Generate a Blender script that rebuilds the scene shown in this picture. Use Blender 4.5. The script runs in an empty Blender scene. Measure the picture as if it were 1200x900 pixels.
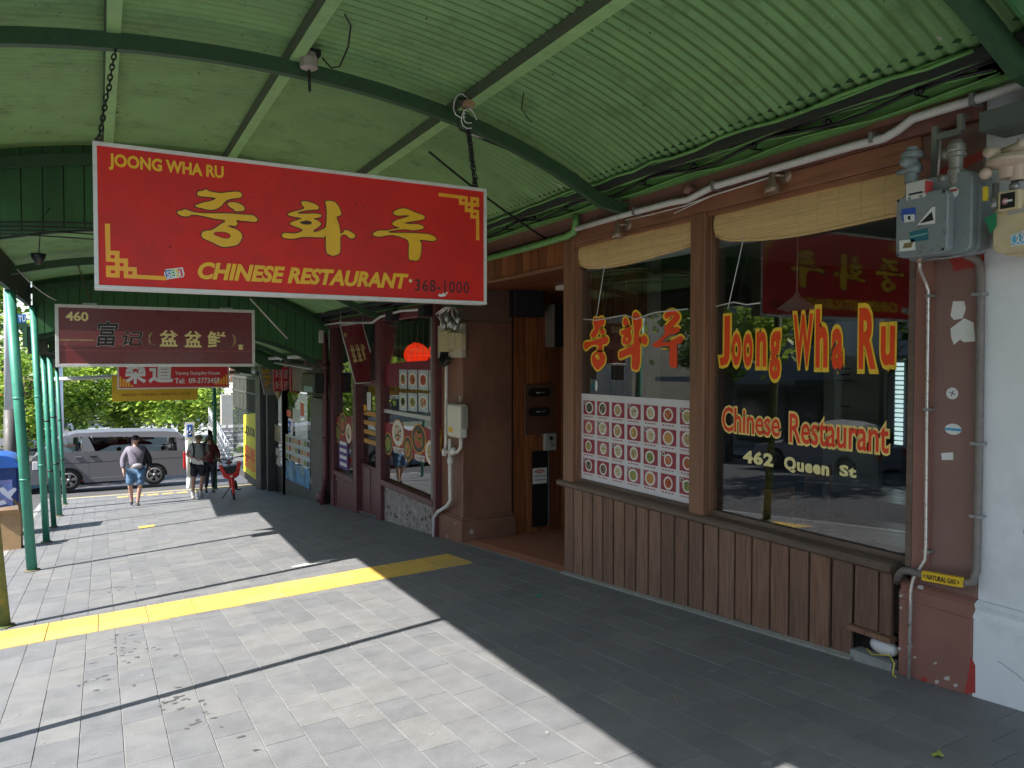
import bpy, bmesh, math, random
from mathutils import Vector, Matrix
R = math.radians
rnd = random.Random(7)
S = bpy.context.scene
COL = S.collection

# ------------------------------------------------------------------ camera
F, YAW, PITCH = 887.0, R(28.6), R(1.68)
cam = bpy.data.cameras.new('camera'); camo = bpy.data.objects.new('camera', cam); COL.objects.link(camo)
cam.sensor_width = 36; cam.lens = F/1200*36; cam.clip_start = .05; cam.clip_end = 2000
camo.location = (0, 0, 0); camo.rotation_euler = (math.pi/2-PITCH, 0, -YAW)
S.camera = camo
# ------------------------------------------------------------------ world, sun, exposure
SUNV = Vector((.96, .145, -1)).normalized()          # direction the light travels
elev = math.asin(-SUNV.z); az = math.atan2(-SUNV.x, -SUNV.y)
w = bpy.data.worlds.new('World'); S.world = w; w.use_nodes = True
nt = w.node_tree; nt.nodes.clear()
sky = nt.nodes.new('ShaderNodeTexSky'); sky.sky_type = 'NISHITA'; sky.sun_disc = False
sky.sun_elevation = elev; sky.sun_rotation = az
bg = nt.nodes.new('ShaderNodeBackground'); bg.inputs[1].default_value = .125
out = nt.nodes.new('ShaderNodeOutputWorld')
nt.links.new(sky.outputs[0], bg.inputs[0]); nt.links.new(bg.outputs[0], out.inputs[0])
sun = bpy.data.lights.new('sun', 'SUN'); sun.energy = 4.3; sun.angle = R(.5); sun.color = (1, .96, .9)
suno = bpy.data.objects.new('sun', sun); COL.objects.link(suno)
suno.rotation_euler = SUNV.to_track_quat('-Z', 'Y').to_euler()
S.view_settings.view_transform = 'Standard'; S.view_settings.look = 'None'
S.view_settings.exposure = 1.42; S.view_settings.gamma = 1
S.cycles.max_bounces = 10; S.cycles.diffuse_bounces = 6; S.cycles.transparent_max_bounces = 16
S.cycles.caustics_reflective = False; S.cycles.caustics_refractive = False

# ------------------------------------------------------------------ pixel <-> place
_F = Vector((math.sin(YAW)*math.cos(PITCH), math.cos(YAW)*math.cos(PITCH), -math.sin(PITCH)))
_R = Vector((math.cos(YAW), -math.sin(YAW), 0)); _U = _R.cross(_F)
def ray(x, y): return _F + _R*((x-600)/F) - _U*((y-450)/F)
def onX(x, y, X): d = ray(x, y); return d*(X/d.x)
def onY(x, y, Y): d = ray(x, y); return d*(Y/d.y)
def proj(P):
    P = Vector(P); c = P.dot(_F)
    return (600+F*P.dot(_R)/c, 450-F*P.dot(_U)/c, c)
def gz(X, Y):
    """height of the footpath / road surface"""
    cf = .039*max(0, min(1, (24-Y)/7))
    if X < -1.36: X = -1.36-(X+1.36)*-.3 if X > -8 else -3.36
    z = -1.817 - .086*min(Y, 30) + cf*X
    if Y > 30: z -= .05*(min(Y, 120)-30)
    return z
FX = 4.3

# ------------------------------------------------------------------ materials
MC = {}
def mat(name, col, rough=.6, var=.15, scale=8, stretch=(1, 1, 1), metal=0, bump=0, bscale=None, dirt=None, damt=.5, dscale=3, spec=.5, emit=None, fleck=None, trans=0):
    if name in MC: return MC[name]
    m = bpy.data.materials.new(name); m.use_nodes = True; n = m.node_tree.nodes; l = m.node_tree.links
    b = n['Principled BSDF']; b.inputs['Roughness'].default_value = rough; b.inputs['Metallic'].default_value = metal
    b.inputs['Specular IOR Level'].default_value = spec
    c = (*col, 1)
    tc = n.new('ShaderNodeTexCoord'); mp = n.new('ShaderNodeMapping'); mp.inputs['Scale'].default_value = stretch
    geo = n.new('ShaderNodeNewGeometry')
    l.new(geo.outputs['Position'], mp.inputs[0])
    cur = None
    if var:
        t = n.new('ShaderNodeTexNoise'); t.inputs['Scale'].default_value = scale; t.inputs['Detail'].default_value = 6; t.inputs['Roughness'].default_value = .65
        l.new(mp.outputs[0], t.inputs[0])
        r = n.new('ShaderNodeMapRange'); r.inputs[1].default_value = .3; r.inputs[2].default_value = .7
        r.inputs[3].default_value = 1-var; r.inputs[4].default_value = 1+var; l.new(t.outputs[0], r.inputs[0])
        v = n.new('ShaderNodeVectorMath'); v.operation = 'SCALE'; v.inputs[0].default_value = col; l.new(r.outputs[0], v.inputs['Scale'])
        cur = v.outputs[0]
        rr = n.new('ShaderNodeMapRange'); rr.inputs[1].default_value = .3; rr.inputs[2].default_value = .7
        rr.inputs[3].default_value = max(0, rough-.08); rr.inputs[4].default_value = min(1, rough+.1); l.new(t.outputs[0], rr.inputs[0]); l.new(rr.outputs[0], b.inputs['Roughness'])
    if dirt:
        t2 = n.new('ShaderNodeTexNoise'); t2.inputs['Scale'].default_value = dscale; t2.inputs['Detail'].default_value = 8; t2.inputs['Roughness'].default_value = .7
        l.new(mp.outputs[0], t2.inputs[0])
        r2 = n.new('ShaderNodeMapRange'); r2.inputs[1].default_value = .52; r2.inputs[2].default_value = .72; r2.inputs[3].default_value = 0; r2.inputs[4].default_value = damt
        l.new(t2.outputs[0], r2.inputs[0])
        mx = n.new('ShaderNodeMix'); mx.data_type = 'RGBA'; l.new(r2.outputs[0], mx.inputs[0])
        if cur: l.new(cur, mx.inputs[6])
        else: mx.inputs[6].default_value = c
        mx.inputs[7].default_value = (*dirt, 1); cur = mx.outputs[2]
    if fleck:
        t3 = n.new('ShaderNodeTexNoise'); t3.inputs['Scale'].default_value = fleck[1]; t3.inputs['Detail'].default_value = 3
        l.new(geo.outputs['Position'], t3.inputs[0])
        r3 = n.new('ShaderNodeMapRange'); r3.inputs[1].default_value = fleck[2]; r3.inputs[2].default_value = fleck[2]+.03; l.new(t3.outputs[0], r3.inputs[0])
        mx = n.new('ShaderNodeMix'); mx.data_type = 'RGBA'; l.new(r3.outputs[0], mx.inputs[0])
        if cur: l.new(cur, mx.inputs[6])
        else: mx.inputs[6].default_value = c
        mx.inputs[7].default_value = (*fleck[0], 1); cur = mx.outputs[2]
    if cur: l.new(cur, b.inputs['Base Color'])
    else: b.inputs['Base Color'].default_value = c
    if bump:
        t4 = n.new('ShaderNodeTexNoise'); t4.inputs['Scale'].default_value = bscale or scale*3; t4.inputs['Detail'].default_value = 5
        l.new(mp.outputs[0], t4.inputs[0])
        bp = n.new('ShaderNodeBump'); bp.inputs['Strength'].default_value = bump; bp.inputs['Distance'].default_value = .01
        l.new(t4.outputs[0], bp.inputs['Height']); l.new(bp.outputs[0], b.inputs['Normal'])
    if emit: b.inputs['Emission Color'].default_value = (*emit[0], 1); b.inputs['Emission Strength'].default_value = emit[1]
    if trans:
        tr = n.new('ShaderNodeBsdfTranslucent'); ms = n.new('ShaderNodeMixShader'); ms.inputs[0].default_value = trans
        if cur: l.new(cur, tr.inputs[0])
        else: tr.inputs[0].default_value = c
        l.new(b.outputs[0], ms.inputs[1]); l.new(tr.outputs[0], ms.inputs[2]); l.new(ms.outputs[0], n['Material Output'].inputs[0])
    MC[name] = m; return m
def glass(name, tint=(.9, .93, .92), k=1.0, ior=1.55):
    if name in MC: return MC[name]
    m = bpy.data.materials.new(name); m.use_nodes = True; n = m.node_tree.nodes; l = m.node_tree.links; n.clear()
    o = n.new('ShaderNodeOutputMaterial'); mx = n.new('ShaderNodeMixShader'); t = n.new('ShaderNodeBsdfTransparent'); g = n.new('ShaderNodeBsdfGlossy')
    fr = n.new('ShaderNodeFresnel'); ge = n.new('ShaderNodeNewGeometry'); mr = n.new('ShaderNodeMapRange'); mr.inputs[3].default_value = ior; mr.inputs[4].default_value = 1/ior
    l.new(ge.outputs['Backfacing'], mr.inputs[0]); l.new(mr.outputs[0], fr.inputs[0])
    mm = n.new('ShaderNodeMath'); mm.operation = 'MULTIPLY'; mm.inputs[1].default_value = k*1.8; mm.use_clamp = True
    t.inputs[0].default_value = (*tint, 1); g.inputs['Roughness'].default_value = .005
    l.new(fr.outputs[0], mm.inputs[0]); l.new(mm.outputs[0], mx.inputs[0]); l.new(t.outputs[0], mx.inputs[1]); l.new(g.outputs[0], mx.inputs[2]); l.new(mx.outputs[0], o.inputs[0])
    MC[name] = m; return m
def solid(name, col, rough=.55, **k): return mat(name, col, rough, var=k.pop('var', .06), **k)

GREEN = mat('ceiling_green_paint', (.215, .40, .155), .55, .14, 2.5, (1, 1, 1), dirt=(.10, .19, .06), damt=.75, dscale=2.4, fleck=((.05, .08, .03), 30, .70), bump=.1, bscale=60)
GREEN_G = mat('ceiling_green_groove_shade', (.12, .25, .075), .6, .2, 3, dirt=(.12, .17, .07), damt=.6, dscale=2)  # groove shading put into the colour, with random dirt blotches over it
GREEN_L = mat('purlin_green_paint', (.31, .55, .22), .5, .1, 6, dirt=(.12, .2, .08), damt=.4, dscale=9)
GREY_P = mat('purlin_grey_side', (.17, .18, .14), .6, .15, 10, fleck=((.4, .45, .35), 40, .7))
GREEN_D = mat('dark_green_steel', (.035, .09, .04), .5, .2, 20, bump=.15, bscale=120)
GREEN_B = mat('board_green_paint', (.045, .16, .05), .5, .15, 4, (1, 1, .3), dirt=(.02, .06, .02), damt=.5)
GREEN_W = mat('wall_plate_green', (.17, .38, .11), .45, .12, 3, dirt=(.06, .13, .04), damt=.6, dscale=4)
EAVE = mat('eave_beam_dark', (.03, .035, .03), .6, .2, 8)
WOODW = [mat('weathered_board_%s' % 'abcd'[i], c, .62, .42, 34, (1.6, 1.6, .10), dirt=d, damt=.55, dscale=7, bump=.35, bscale=30, fleck=((.34, .27, .21), 26, .735))
         for i, (c, d) in enumerate([((.20, .108, .070), (.055, .033, .026)), ((.235, .132, .086), (.07, .04, .03)), ((.165, .090, .060), (.16, .10, .07)), ((.225, .118, .074), (.20, .13, .09))])]
WOODR = [mat('stained_board_%s' % 'abc'[i], c, .42, .5, 30, (1.6, 1.6, .07), dirt=(.06, .022, .012), damt=.6, dscale=4, bump=.2, bscale=30)
         for i, c in enumerate([(.25, .080, .028), (.31, .105, .036), (.19, .058, .022)])]
WOODF = mat('frame_timber', (.25, .115, .062), .45, .35, 12, (2, 2, .15), dirt=(.07, .03, .02), damt=.6, dscale=6, bump=.3, bscale=40)
WOODH = mat('header_timber', (.29, .125, .066), .45, .35, 12, (2, .2, 2), dirt=(.07, .03, .02), damt=.6, dscale=6, bump=.3, bscale=40)
WOODRAIL = mat('rail_timber', (.15, .10, .075), .6, .35, 12, (2, .2, 2), dirt=(.2, .14, .1), damt=.45, dscale=9, bump=.3, bscale=40)
BROWNR = mat('fascia_brown_paint', (.235, .108, .085), .5, .12, 4, dirt=(.09, .04, .03), damt=.5, dscale=5)
PILB = mat('pilaster_brown_paint', (.25, .14, .118), .5, .1, 3, dirt=(.22, .085, .055), damt=.35, dscale=1.2, bump=.08, bscale=30, fleck=((.3, .2, .17), 30, .75))
PILR = mat('plinth_red_brown_paint', (.285, .13, .10), .55, .1, 3, dirt=(.20, .10, .08), damt=.5, dscale=2, bump=.12, bscale=30, fleck=((.5, .44, .4), 9, .71))
PILO = mat('pillar_orange_brown_paint', (.225, .105, .065), .45, .22, 2.2, (1, 1, .45), dirt=(.09, .04, .026), damt=.6, dscale=1.3, bump=.06, bscale=20, fleck=((.38, .28, .22), 24, .73))
REDPATCH = mat('old_red_paint', (.40, .05, .04), .5, .15, 8)
WHITEW = mat('white_stucco', (.82, .83, .85), .7, .05, 3, dirt=(.50, .51, .52), damt=.42, dscale=1.6, bump=.35, bscale=14)
WHITEP = mat('white_paint', (.78, .78, .76), .4, .06, 10)
PVC = mat('white_conduit', (.72, .71, .68), .4, .08, 12, dirt=(.4, .38, .34), damt=.4, dscale=9)
STEEL = mat('galvanised_steel', (.36, .37, .37), .4, .15, 20, metal=.6)
PIPEGREY = mat('grey_pipe_paint', (.20, .17, .155), .5, .2, 20, dirt=(.1, .07, .05), damt=.4, dscale=12)
METERG = mat('meter_grey_paint', (.25, .285, .30), .45, .1, 14, dirt=(.17, .14, .11), damt=.7, dscale=14, bump=.1, bscale=80)
METERC = mat('meter_cream_paint', (.66, .54, .33), .5, .08, 14, dirt=(.35, .27, .17), damt=.4, dscale=14)
BRASS = mat('old_brass', (.32, .24, .17), .45, .15, 20, metal=.5)
BLACK = solid('black_plastic', (.012, .012, .013), .45)
RUBBER = solid('rubber', (.02, .02, .02), .8)
CREAM = mat('cream_paint', (.6, .56, .46), .6, .08, 5)
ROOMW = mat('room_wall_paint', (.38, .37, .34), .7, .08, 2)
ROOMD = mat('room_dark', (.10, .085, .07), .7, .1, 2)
FLOORI = mat('room_floor', (.09, .05, .035), .35, .2, 5)
TERRA = mat('terracotta_floor', (.36, .15, .09), .5, .12, 5, dirt=(.22, .1, .07), damt=.5)
BLIND = mat('bamboo_blind', (.80, .55, .25), .6, .3, 60, (.3, .06, 5), dirt=(.45, .25, .09), damt=.5, dscale=6, trans=.1)
SREDM = mat('sign_red', (.70, .026, .02), .42, .16, 1.3, spec=.25, dirt=(.44, .028, .022), damt=.6, dscale=2.2, fleck=((.24, .015, .012), 20, .70))
SYEL = solid('sign_yellow', (.90, .50, .008), .4)
SORN = solid('sign_orange', (.92, .42, .02), .4)
SLINE = solid('sign_outline_dark', (.06, .012, .008), .5)
ALU = mat('aluminium_frame', (.60, .60, .58), .4, .08, 10, metal=.2, dirt=(.36, .34, .3), damt=.4, dscale=8)
MAROON = mat('sign_maroon', (.16, .016, .02), .28, .08, 2)
MPAINT = mat('maroon_joinery_paint', (.12, .038, .042), .4, .15, 6, dirt=(.13, .06, .055), damt=.4, dscale=5)
MPAINT2 = mat('maroon_fascia_paint', (.18, .045, .055), .4, .15, 6)
PINK = solid('sign_pink_band', (.30, .055, .06), .3)
PALEY = solid('sign_pale_yellow', (.90, .78, .36), .45)
LRED = solid('letter_red', (.95, .075, .012), .4)
LYEL = solid('letter_yellow', (.98, .62, .05), .4)
WHT = solid('print_white', (.78, .78, .76), .5)
BLK = solid('print_black', (.015, .015, .016), .5)
YSIGN = solid('yellow_sign_panel', (.80, .47, .008), .4)
RSIGN = solid('bright_red_sign_panel', (.60, .012, .02), .4)
POST = mat('post_green_paint', (.05, .26, .18), .42, .12, 7, dirt=(.045, .20, .13), damt=.6, dscale=5, fleck=((.42, .36, .2), 7, .70))
POSTY = mat('post_olive_paint', (.10, .14, .05), .6, .3, 9, dirt=(.3, .2, .05), damt=.8, dscale=12)
ASPH = mat('asphalt', (.085, .085, .09), .85, .18, 60, dirt=(.12, .12, .12), damt=.5, dscale=2, bump=.4, bscale=150)
GROUT = mat('paving_grout', (.31, .30, .28), .9, .15, 30)
KERB = mat('kerb_stone', (.30, .30, .29), .75, .15, 20, bump=.2, bscale=80)
def paver_mat(i, c): return mat('paver_stone_%s' % 'abcdef'[i], c, .62, .13, 5, dirt=(c[0]*.74, c[1]*.74, c[2]*.76), damt=.42, dscale=1.6, bump=.25, bscale=110, fleck=((c[0]*1.35, c[1]*1.35, c[2]*1.3), 210, .62))
PAV = [paver_mat(i, c) for i, c in enumerate([(.172, .174, .180), (.182, .184, .188), (.160, .163, .170), (.192, .192, .192), (.176, .177, .180), (.166, .169, .177)])]
TACT = mat('tactile_yellow', (.72, .47, .10), .6, .14, 6, dirt=(.50, .34, .11), damt=.7, dscale=7, fleck=((.42, .36, .24), 30, .70), bump=.15, bscale=60)
TACT2 = mat('tactile_yellow_worn', (.64, .43, .12), .6, .14, 6, dirt=(.42, .31, .14), damt=.8, dscale=6, fleck=((.36, .32, .24), 30, .66))
GLS = glass('window_glass', (.92, .95, .95), .85)
GLS2 = glass('shop_glass', (.93, .96, .95), .55)
GLSC = glass('car_glass', (.35, .4, .42), 1.2)
SKIN = mat('skin', (.50, .27, .19), .5, .05, 20)

# ------------------------------------------------------------------ mesh builder
ORG = {}
class MB:
    def __init__(s): s.v = []; s.f = []; s.m = []; s.sm = []
    def add(s, v, f, mi=0, sm=False):
        o = len(s.v); s.v += [tuple(p) for p in v]; s.f += [tuple(i+o for i in q) for q in f]; s.m += [mi]*len(f); s.sm += [sm]*len(f); return s
    def box(s, x0, x1, y0, y1, z0, z1, mi=0):
        if x0 > x1: x0, x1 = x1, x0
        if y0 > y1: y0, y1 = y1, y0
        if z0 > z1: z0, z1 = z1, z0
        v = [(x, y, z) for z in (z0, z1) for y in (y0, y1) for x in (x0, x1)]
        return s.add(v, [(0, 2, 3, 1), (4, 5, 7, 6), (0, 1, 5, 4), (2, 6, 7, 3), (0, 4, 6, 2), (1, 3, 7, 5)], mi)
    def obox(s, c, size, rot=None, mi=0):
        h = [a/2 for a in size]; rot = rot or Matrix.Identity(3); c = Vector(c)
        v = [c+rot @ Vector((x*h[0], y*h[1], z*h[2])) for z in (-1, 1) for y in (-1, 1) for x in (-1, 1)]
        return s.add(v, [(0, 2, 3, 1), (4, 5, 7, 6), (0, 1, 5, 4), (2, 6, 7, 3), (0, 4, 6, 2), (1, 3, 7, 5)], mi)
    def tube(s, pts, r, n=8, mi=0, caps=True):
        pts = [Vector(p) for p in pts]; rr = r if isinstance(r, (list, tuple)) else [r]*len(pts)
        V = []; prev = None
        for i, p in enumerate(pts):
            d = (pts[min(i+1, len(pts)-1)]-pts[max(i-1, 0)])
            if d.length < 1e-9: d = Vector((0, 0, 1))
            d.normalize()
            if prev is None:
                a = Vector((0, 0, 1)) if abs(d.z) < .9 else Vector((1, 0, 0)); u = d.cross(a).normalized()
            else: u = (prev-d*prev.dot(d)).normalized()
            prev = u; w_ = d.cross(u)
            V += [p+(u*math.cos(2*math.pi*k/n)+w_*math.sin(2*math.pi*k/n))*rr[i] for k in range(n)]
        Fc = [(i*n+k, i*n+(k+1) % n, (i+1)*n+(k+1) % n, (i+1)*n+k) for i in range(len(pts)-1) for k in range(n)]
        s.add(V, Fc, mi, True)
        if caps:
            o = len(s.v)-len(V); s.f.append(tuple(o+k for k in reversed(range(n)))); s.f.append(tuple(o+(len(pts)-1)*n+k for k in range(n))); s.m += [mi]*2; s.sm += [False]*2
        return s
    def sphere(s, c, r, sc=(1, 1, 1), nu=12, nv=8, mi=0, rot=None):
        V = []; c = Vector(c)
        for j in range(nv+1):
            t = math.pi*j/nv
            for i in range(nu):
                a = 2*math.pi*i/nu; p = Vector((math.sin(t)*math.cos(a)*sc[0], math.sin(t)*math.sin(a)*sc[1], math.cos(t)*sc[2]))*r
                V.append(c+(rot @ p if rot else p))
        Fc = [(j*nu+i, (j+1)*nu+i, (j+1)*nu+(i+1) % nu, j*nu+(i+1) % nu) for j in range(nv) for i in range(nu)]
        return s.add(V, Fc, mi, True)
    def lathe(s, c, prof, n=16, axis='z', mi=0, sm=True):
        V = []; c = Vector(c)
        for (r, h) in prof:
            for i in range(n):
                a = 2*math.pi*i/n; x, y = r*math.cos(a), r*math.sin(a)
                V.append(c+Vector({'z': (x, y, h), 'y': (x, h, y), 'x': (h, x, y)}[axis]))
        Fc = [(j*n+i, j*n+(i+1) % n, (j+1)*n+(i+1) % n, (j+1)*n+i) for j in range(len(prof)-1) for i in range(n)]
        s.add(V, Fc, mi, sm); return s
    def prism(s, poly, fn, t0, t1, mi=0):
        """poly (u,v) list, fn(u,v,t)->point"""
        n = len(poly); V = [fn(u, v, t0) for u, v in poly]+[fn(u, v, t1) for u, v in poly]
        Fc = [tuple(range(n)), tuple(reversed(range(n, 2*n)))]+[(i, (i+1) % n, n+(i+1) % n, n+i)[::-1] for i in range(n)]
        return s.add(V, Fc, mi)
    def mesh(s, name, mats, off=Vector((0, 0, 0)), bevel=0, fix=True):
        me = bpy.data.meshes.new(name); me.from_pydata([tuple(Vector(p)-off) for p in s.v], [], s.f)
        mats = mats if isinstance(mats, (list, tuple)) else [mats]
        for m in mats: me.materials.append(m)
        me.polygons.foreach_set('material_index', s.m); me.polygons.foreach_set('use_smooth', s.sm)
        if bevel or fix:
            bm = bmesh.new(); bm.from_mesh(me)
            if fix: bmesh.ops.recalc_face_normals(bm, faces=bm.faces)
            if bevel: bmesh.ops.bevel(bm, geom=bm.edges, offset=bevel, segments=1, affect='EDGES', clamp_overlap=True)
            bm.to_mesh(me); bm.free()
        me.update(); return me
def org(p): return ORG.get(p.name, Vector((0, 0, 0))) if p else Vector((0, 0, 0))
def part(name, mb, mats, parent, bevel=0, label=None, kind=None):
    off = org(parent); me = mb.mesh(name, mats, off, bevel); o = bpy.data.objects.new(name, me); COL.objects.link(o); o.parent = parent
    ORG[o.name] = off
    if label: o['label'] = label
    if kind: o['kind'] = kind
    return o
def psplit(name, mb, mats, parent, bevel=0, label=None):
    """one part for every separate piece of mb"""
    par = list(range(len(mb.v)))
    def find(a):
        while par[a] != a: par[a] = par[par[a]]; a = par[a]
        return a
    for f in mb.f:
        a = find(f[0])
        for b in f[1:]: par[find(b)] = a
    g = {}
    for i, f in enumerate(mb.f): g.setdefault(find(f[0]), []).append(i)
    for fs in g.values():
        q = MB(); used = sorted({v for i in fs for v in mb.f[i]}); ix = {v: k for k, v in enumerate(used)}
        mm_ = sorted({mb.m[i] for i in fs}); ml = mats if isinstance(mats, (list, tuple)) else [mats]
        q.v = [mb.v[v] for v in used]; q.f = [tuple(ix[v] for v in mb.f[i]) for i in fs]; q.m = [mm_.index(mb.m[i]) for i in fs]; q.sm = [mb.sm[i] for i in fs]
        part(name, q, [ml[k] for k in mm_], parent, bevel, label)
def thing(name, label, cat, loc, group=None):
    o = bpy.data.objects.new(name, None); o.empty_display_size = .1; COL.objects.link(o); o.location = loc; ORG[o.name] = Vector(loc)
    o['label'] = label; o['category'] = cat
    if group: o['group'] = group
    return o
def solo(name, mb, mats, label, cat, group=None, bevel=0):
    xs = [p[0] for p in mb.v]; ys = [p[1] for p in mb.v]; zs = [p[2] for p in mb.v]
    off = Vector(((min(xs)+max(xs))/2, (min(ys)+max(ys))/2, min(zs)))
    o = bpy.data.objects.new(name, mb.mesh(name, mats, off, bevel)); COL.objects.link(o); o.location = off; ORG[o.name] = off
    o['label'] = label; o['category'] = cat
    if group: o['group'] = group
    return o
def struct(name, mb, mats, parent=None, bevel=0, kind='structure'):
    o = bpy.data.objects.new(name, mb.mesh(name, mats, Vector((0, 0, 0)), bevel)); COL.objects.link(o); o['kind'] = kind; ORG[o.name] = Vector((0, 0, 0))
    if parent: o.parent = parent
    return o
def copy_tree(o, parent=None):
    c = o.copy(); COL.objects.link(c)
    if parent: c.parent = parent
    for ch in list(o.children): copy_tree(ch, c)
    return c
# ---- flat print: text and traced outlines
def curve_mesh(cu):
    o = bpy.data.objects.new('tmp', cu); COL.objects.link(o)
    me = bpy.data.meshes.new_from_object(o.evaluated_get(bpy.context.evaluated_depsgraph_get()))
    bpy.data.objects.remove(o); bpy.data.curves.remove(cu)
    v = [tuple(p.co) for p in me.vertices]; f = [tuple(p.vertices) for p in me.polygons]; bpy.data.meshes.remove(me); return v, f
TXC = {}
def text_vf(s, off=0, shear=0, sp=1.0):
    k = (s, off, shear, sp)
    if k not in TXC:
        cu = bpy.data.curves.new('t', 'FONT'); cu.body = s; cu.offset = off; cu.shear = shear; cu.resolution_u = 3; cu.extrude = .01; cu.space_character = sp
        TXC[k] = curve_mesh(cu)
    return TXC[k]
def mapper(plane, c, off, th=.0015):
    # depth: off in front of the plane, th thickness
    if plane == 'Y': return lambda u, v, t: (u, c-off-t*th, v)
    return lambda u, v, t: (c-off-t*th, u, v)
def text(mb, s, plane, c, box, off=.002, bold=0, shear=0, mi=0, sp=1.0, ref=None, th=.0015):
    """fit the letters of s into box (u0,v0,u1,v1); ref = bold value whose bounds are fitted"""
    v, f = text_vf(s, bold, shear, sp)
    rv = v if ref is None else text_vf(s, ref, shear, sp)[0]
    x0, x1 = min(p[0] for p in rv), max(p[0] for p in rv); y0, y1 = min(p[1] for p in rv), max(p[1] for p in rv)
    fn = mapper(plane, c, off, th); u0, v0, u1, v1 = box
    mb.add([fn(u0+(p[0]-x0)/(x1-x0)*(u1-u0), v0+(p[1]-y0)/(y1-y0)*(v1-v0), 1 if p[2] > 0 else 0) for p in v], f, mi)
def chaikin(L):
    o = []
    for i in range(len(L)):
        a, b = L[i], L[(i+1) % len(L)]
        o += [(a[0]*.75+b[0]*.25, a[1]*.75+b[1]*.25), (a[0]*.25+b[0]*.75, a[1]*.25+b[1]*.75)]
    return o
def shape(mb, loops, plane, c, off=.002, grow=0, smooth=True, mi=0, th=.0015):
    cu = bpy.data.curves.new('s', 'CURVE'); cu.dimensions = '2D'; cu.fill_mode = 'BOTH'; cu.extrude = .01; cu.offset = grow
    for L in loops:
        if smooth: L = chaikin(L)
        sp = cu.splines.new('POLY'); sp.points.add(len(L)-1)
        for p, q in zip(sp.points, L): p.co = (q[0], q[1], 0, 1)
        sp.use_cyclic_u = True
    v, f = curve_mesh(cu); fn = mapper(plane, c, off, th)
    mb.add([fn(p[0], p[1], 1 if p[2] > 0 else 0) for p in v], f, mi)
def pxl(L, ox, oy, sc, plane, c):
    g = onY if plane == 'Y' else onX; o = []
    for x, y in L:
        P = g(ox+x/sc, oy+y/sc, c); o.append((P.x if plane == 'Y' else P.y, P.z))
    return o
def pbox(x0, y0, x1, y1, plane, c):
    """box from the pixel of the lower left and of the upper right corner of the writing"""
    g = onY if plane == 'Y' else onX; a, b = g(x0, y0, c), g(x1, y1, c)
    return (a.x, a.z, b.x, b.z) if plane == 'Y' else (a.y, a.z, b.y, b.z)
def wpt(x, y, X=FX): p = onX(x, y, X); return (p.x, p.y, p.z)
def sag(a, b, d=.05, n=10):
    a = Vector(a); b = Vector(b); return [a.lerp(b, i/n)-Vector((0, 0, d*4*(i/n)*(1-i/n))) for i in range(n+1)]
exec_parts = []
# ================================================================== GROUND
def road_z(X, Y):
    z = gz(-1.36, Y)-.13
    d = -1.5-X
    return z + (.02*d if d < 6 else .02*max(-6, 12-d)) if d > 0 else z
def sheet(fn, xs, ys, mb=None, mi=0):
    mb = mb or MB(); nx = len(xs); V = [(x, y, fn(x, y)) for y in ys for x in xs]
    mb.add(V, [(j*nx+i, j*nx+i+1, (j+1)*nx+i+1, (j+1)*nx+i) for j in range(len(ys)-1) for i in range(nx-1)], mi); return mb
def fr(a, b, n): return [a+(b-a)*i/n for i in range(n+1)]
YS = fr(-14, 30, 44)+[34, 40, 50, 70, 100, 150]
o = sheet(lambda x, y: road_z(min(x, -1.5), y)-.3, [-900, -60, -20, 0, 20, 60, 900], [-900, -60]+YS[:1]+YS[1:]+[300, 900])
for i, p in enumerate(o.v):
    x, y, z = p; o.v[i] = (x, y, (gz(0, y)-1.2) if -15 < y < 200 else (gz(0, 150)-1.2 if y > 0 else 1-1.2+.086*14-2.5))
struct('ground', o, mat('far_ground', (.12, .13, .09), .9, .2, .3))
struct('road', sheet(road_z, fr(-14, -1.46, 8), YS), ASPH)
struct('cross_street', sheet(lambda x, y: gz(0, y)-.03-.006*abs(y-30), fr(-1.46, 40, 12), fr(25.62, 34.2, 8)), ASPH)
m = sheet(lambda x, y: gz(x, y)-.005, fr(-1.36, 4.3, 4), YS[:40])
FOOT = struct('footpath', m, GROUT)
farp = sheet(lambda x, y: gz(x, y)+.05, [-1.36, 4.3, 30], [34.2, 40, 50, 70, 100, 150]); struct('far_footpath', farp, mat('far_concrete', (.30, .30, .29), .8, .1, 3))
# kerb stones, one by one
kerb_me = {}
y = 1.0; k = 0
while y < 25.5:
    L = .9; mb = MB()
    if 0 not in kerb_me: kerb_me[0] = MB().box(-.075, .075, -.445, .445, -.2, 0).mesh('kerb_stone', KERB, bevel=.008)
    o = bpy.data.objects.new('kerb_stone', kerb_me[0]); COL.objects.link(o); o.parent = FOOT
    o.location = (-1.435, y+L/2, gz(-1.4, y+L/2)+.002); o.rotation_euler = (-math.atan(.086), 0, 0); y += L
mb = MB()
for yy in fr(25.5, 25.6, 1)[:1]: mb.box(-1.5, 4.3, 25.45, 25.6, gz(0, 25.5)-.25, gz(0, 25.5)+.01)
part('end_kerb', mb, KERB, FOOT)
# far kerb of the main street and its footpath
farw = sheet(lambda x, y: road_z(-14, y)+.13, [-19, -14], YS); struct('opposite_footpath', farw, mat('far_concrete', (.3, .3, .29)))
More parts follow.
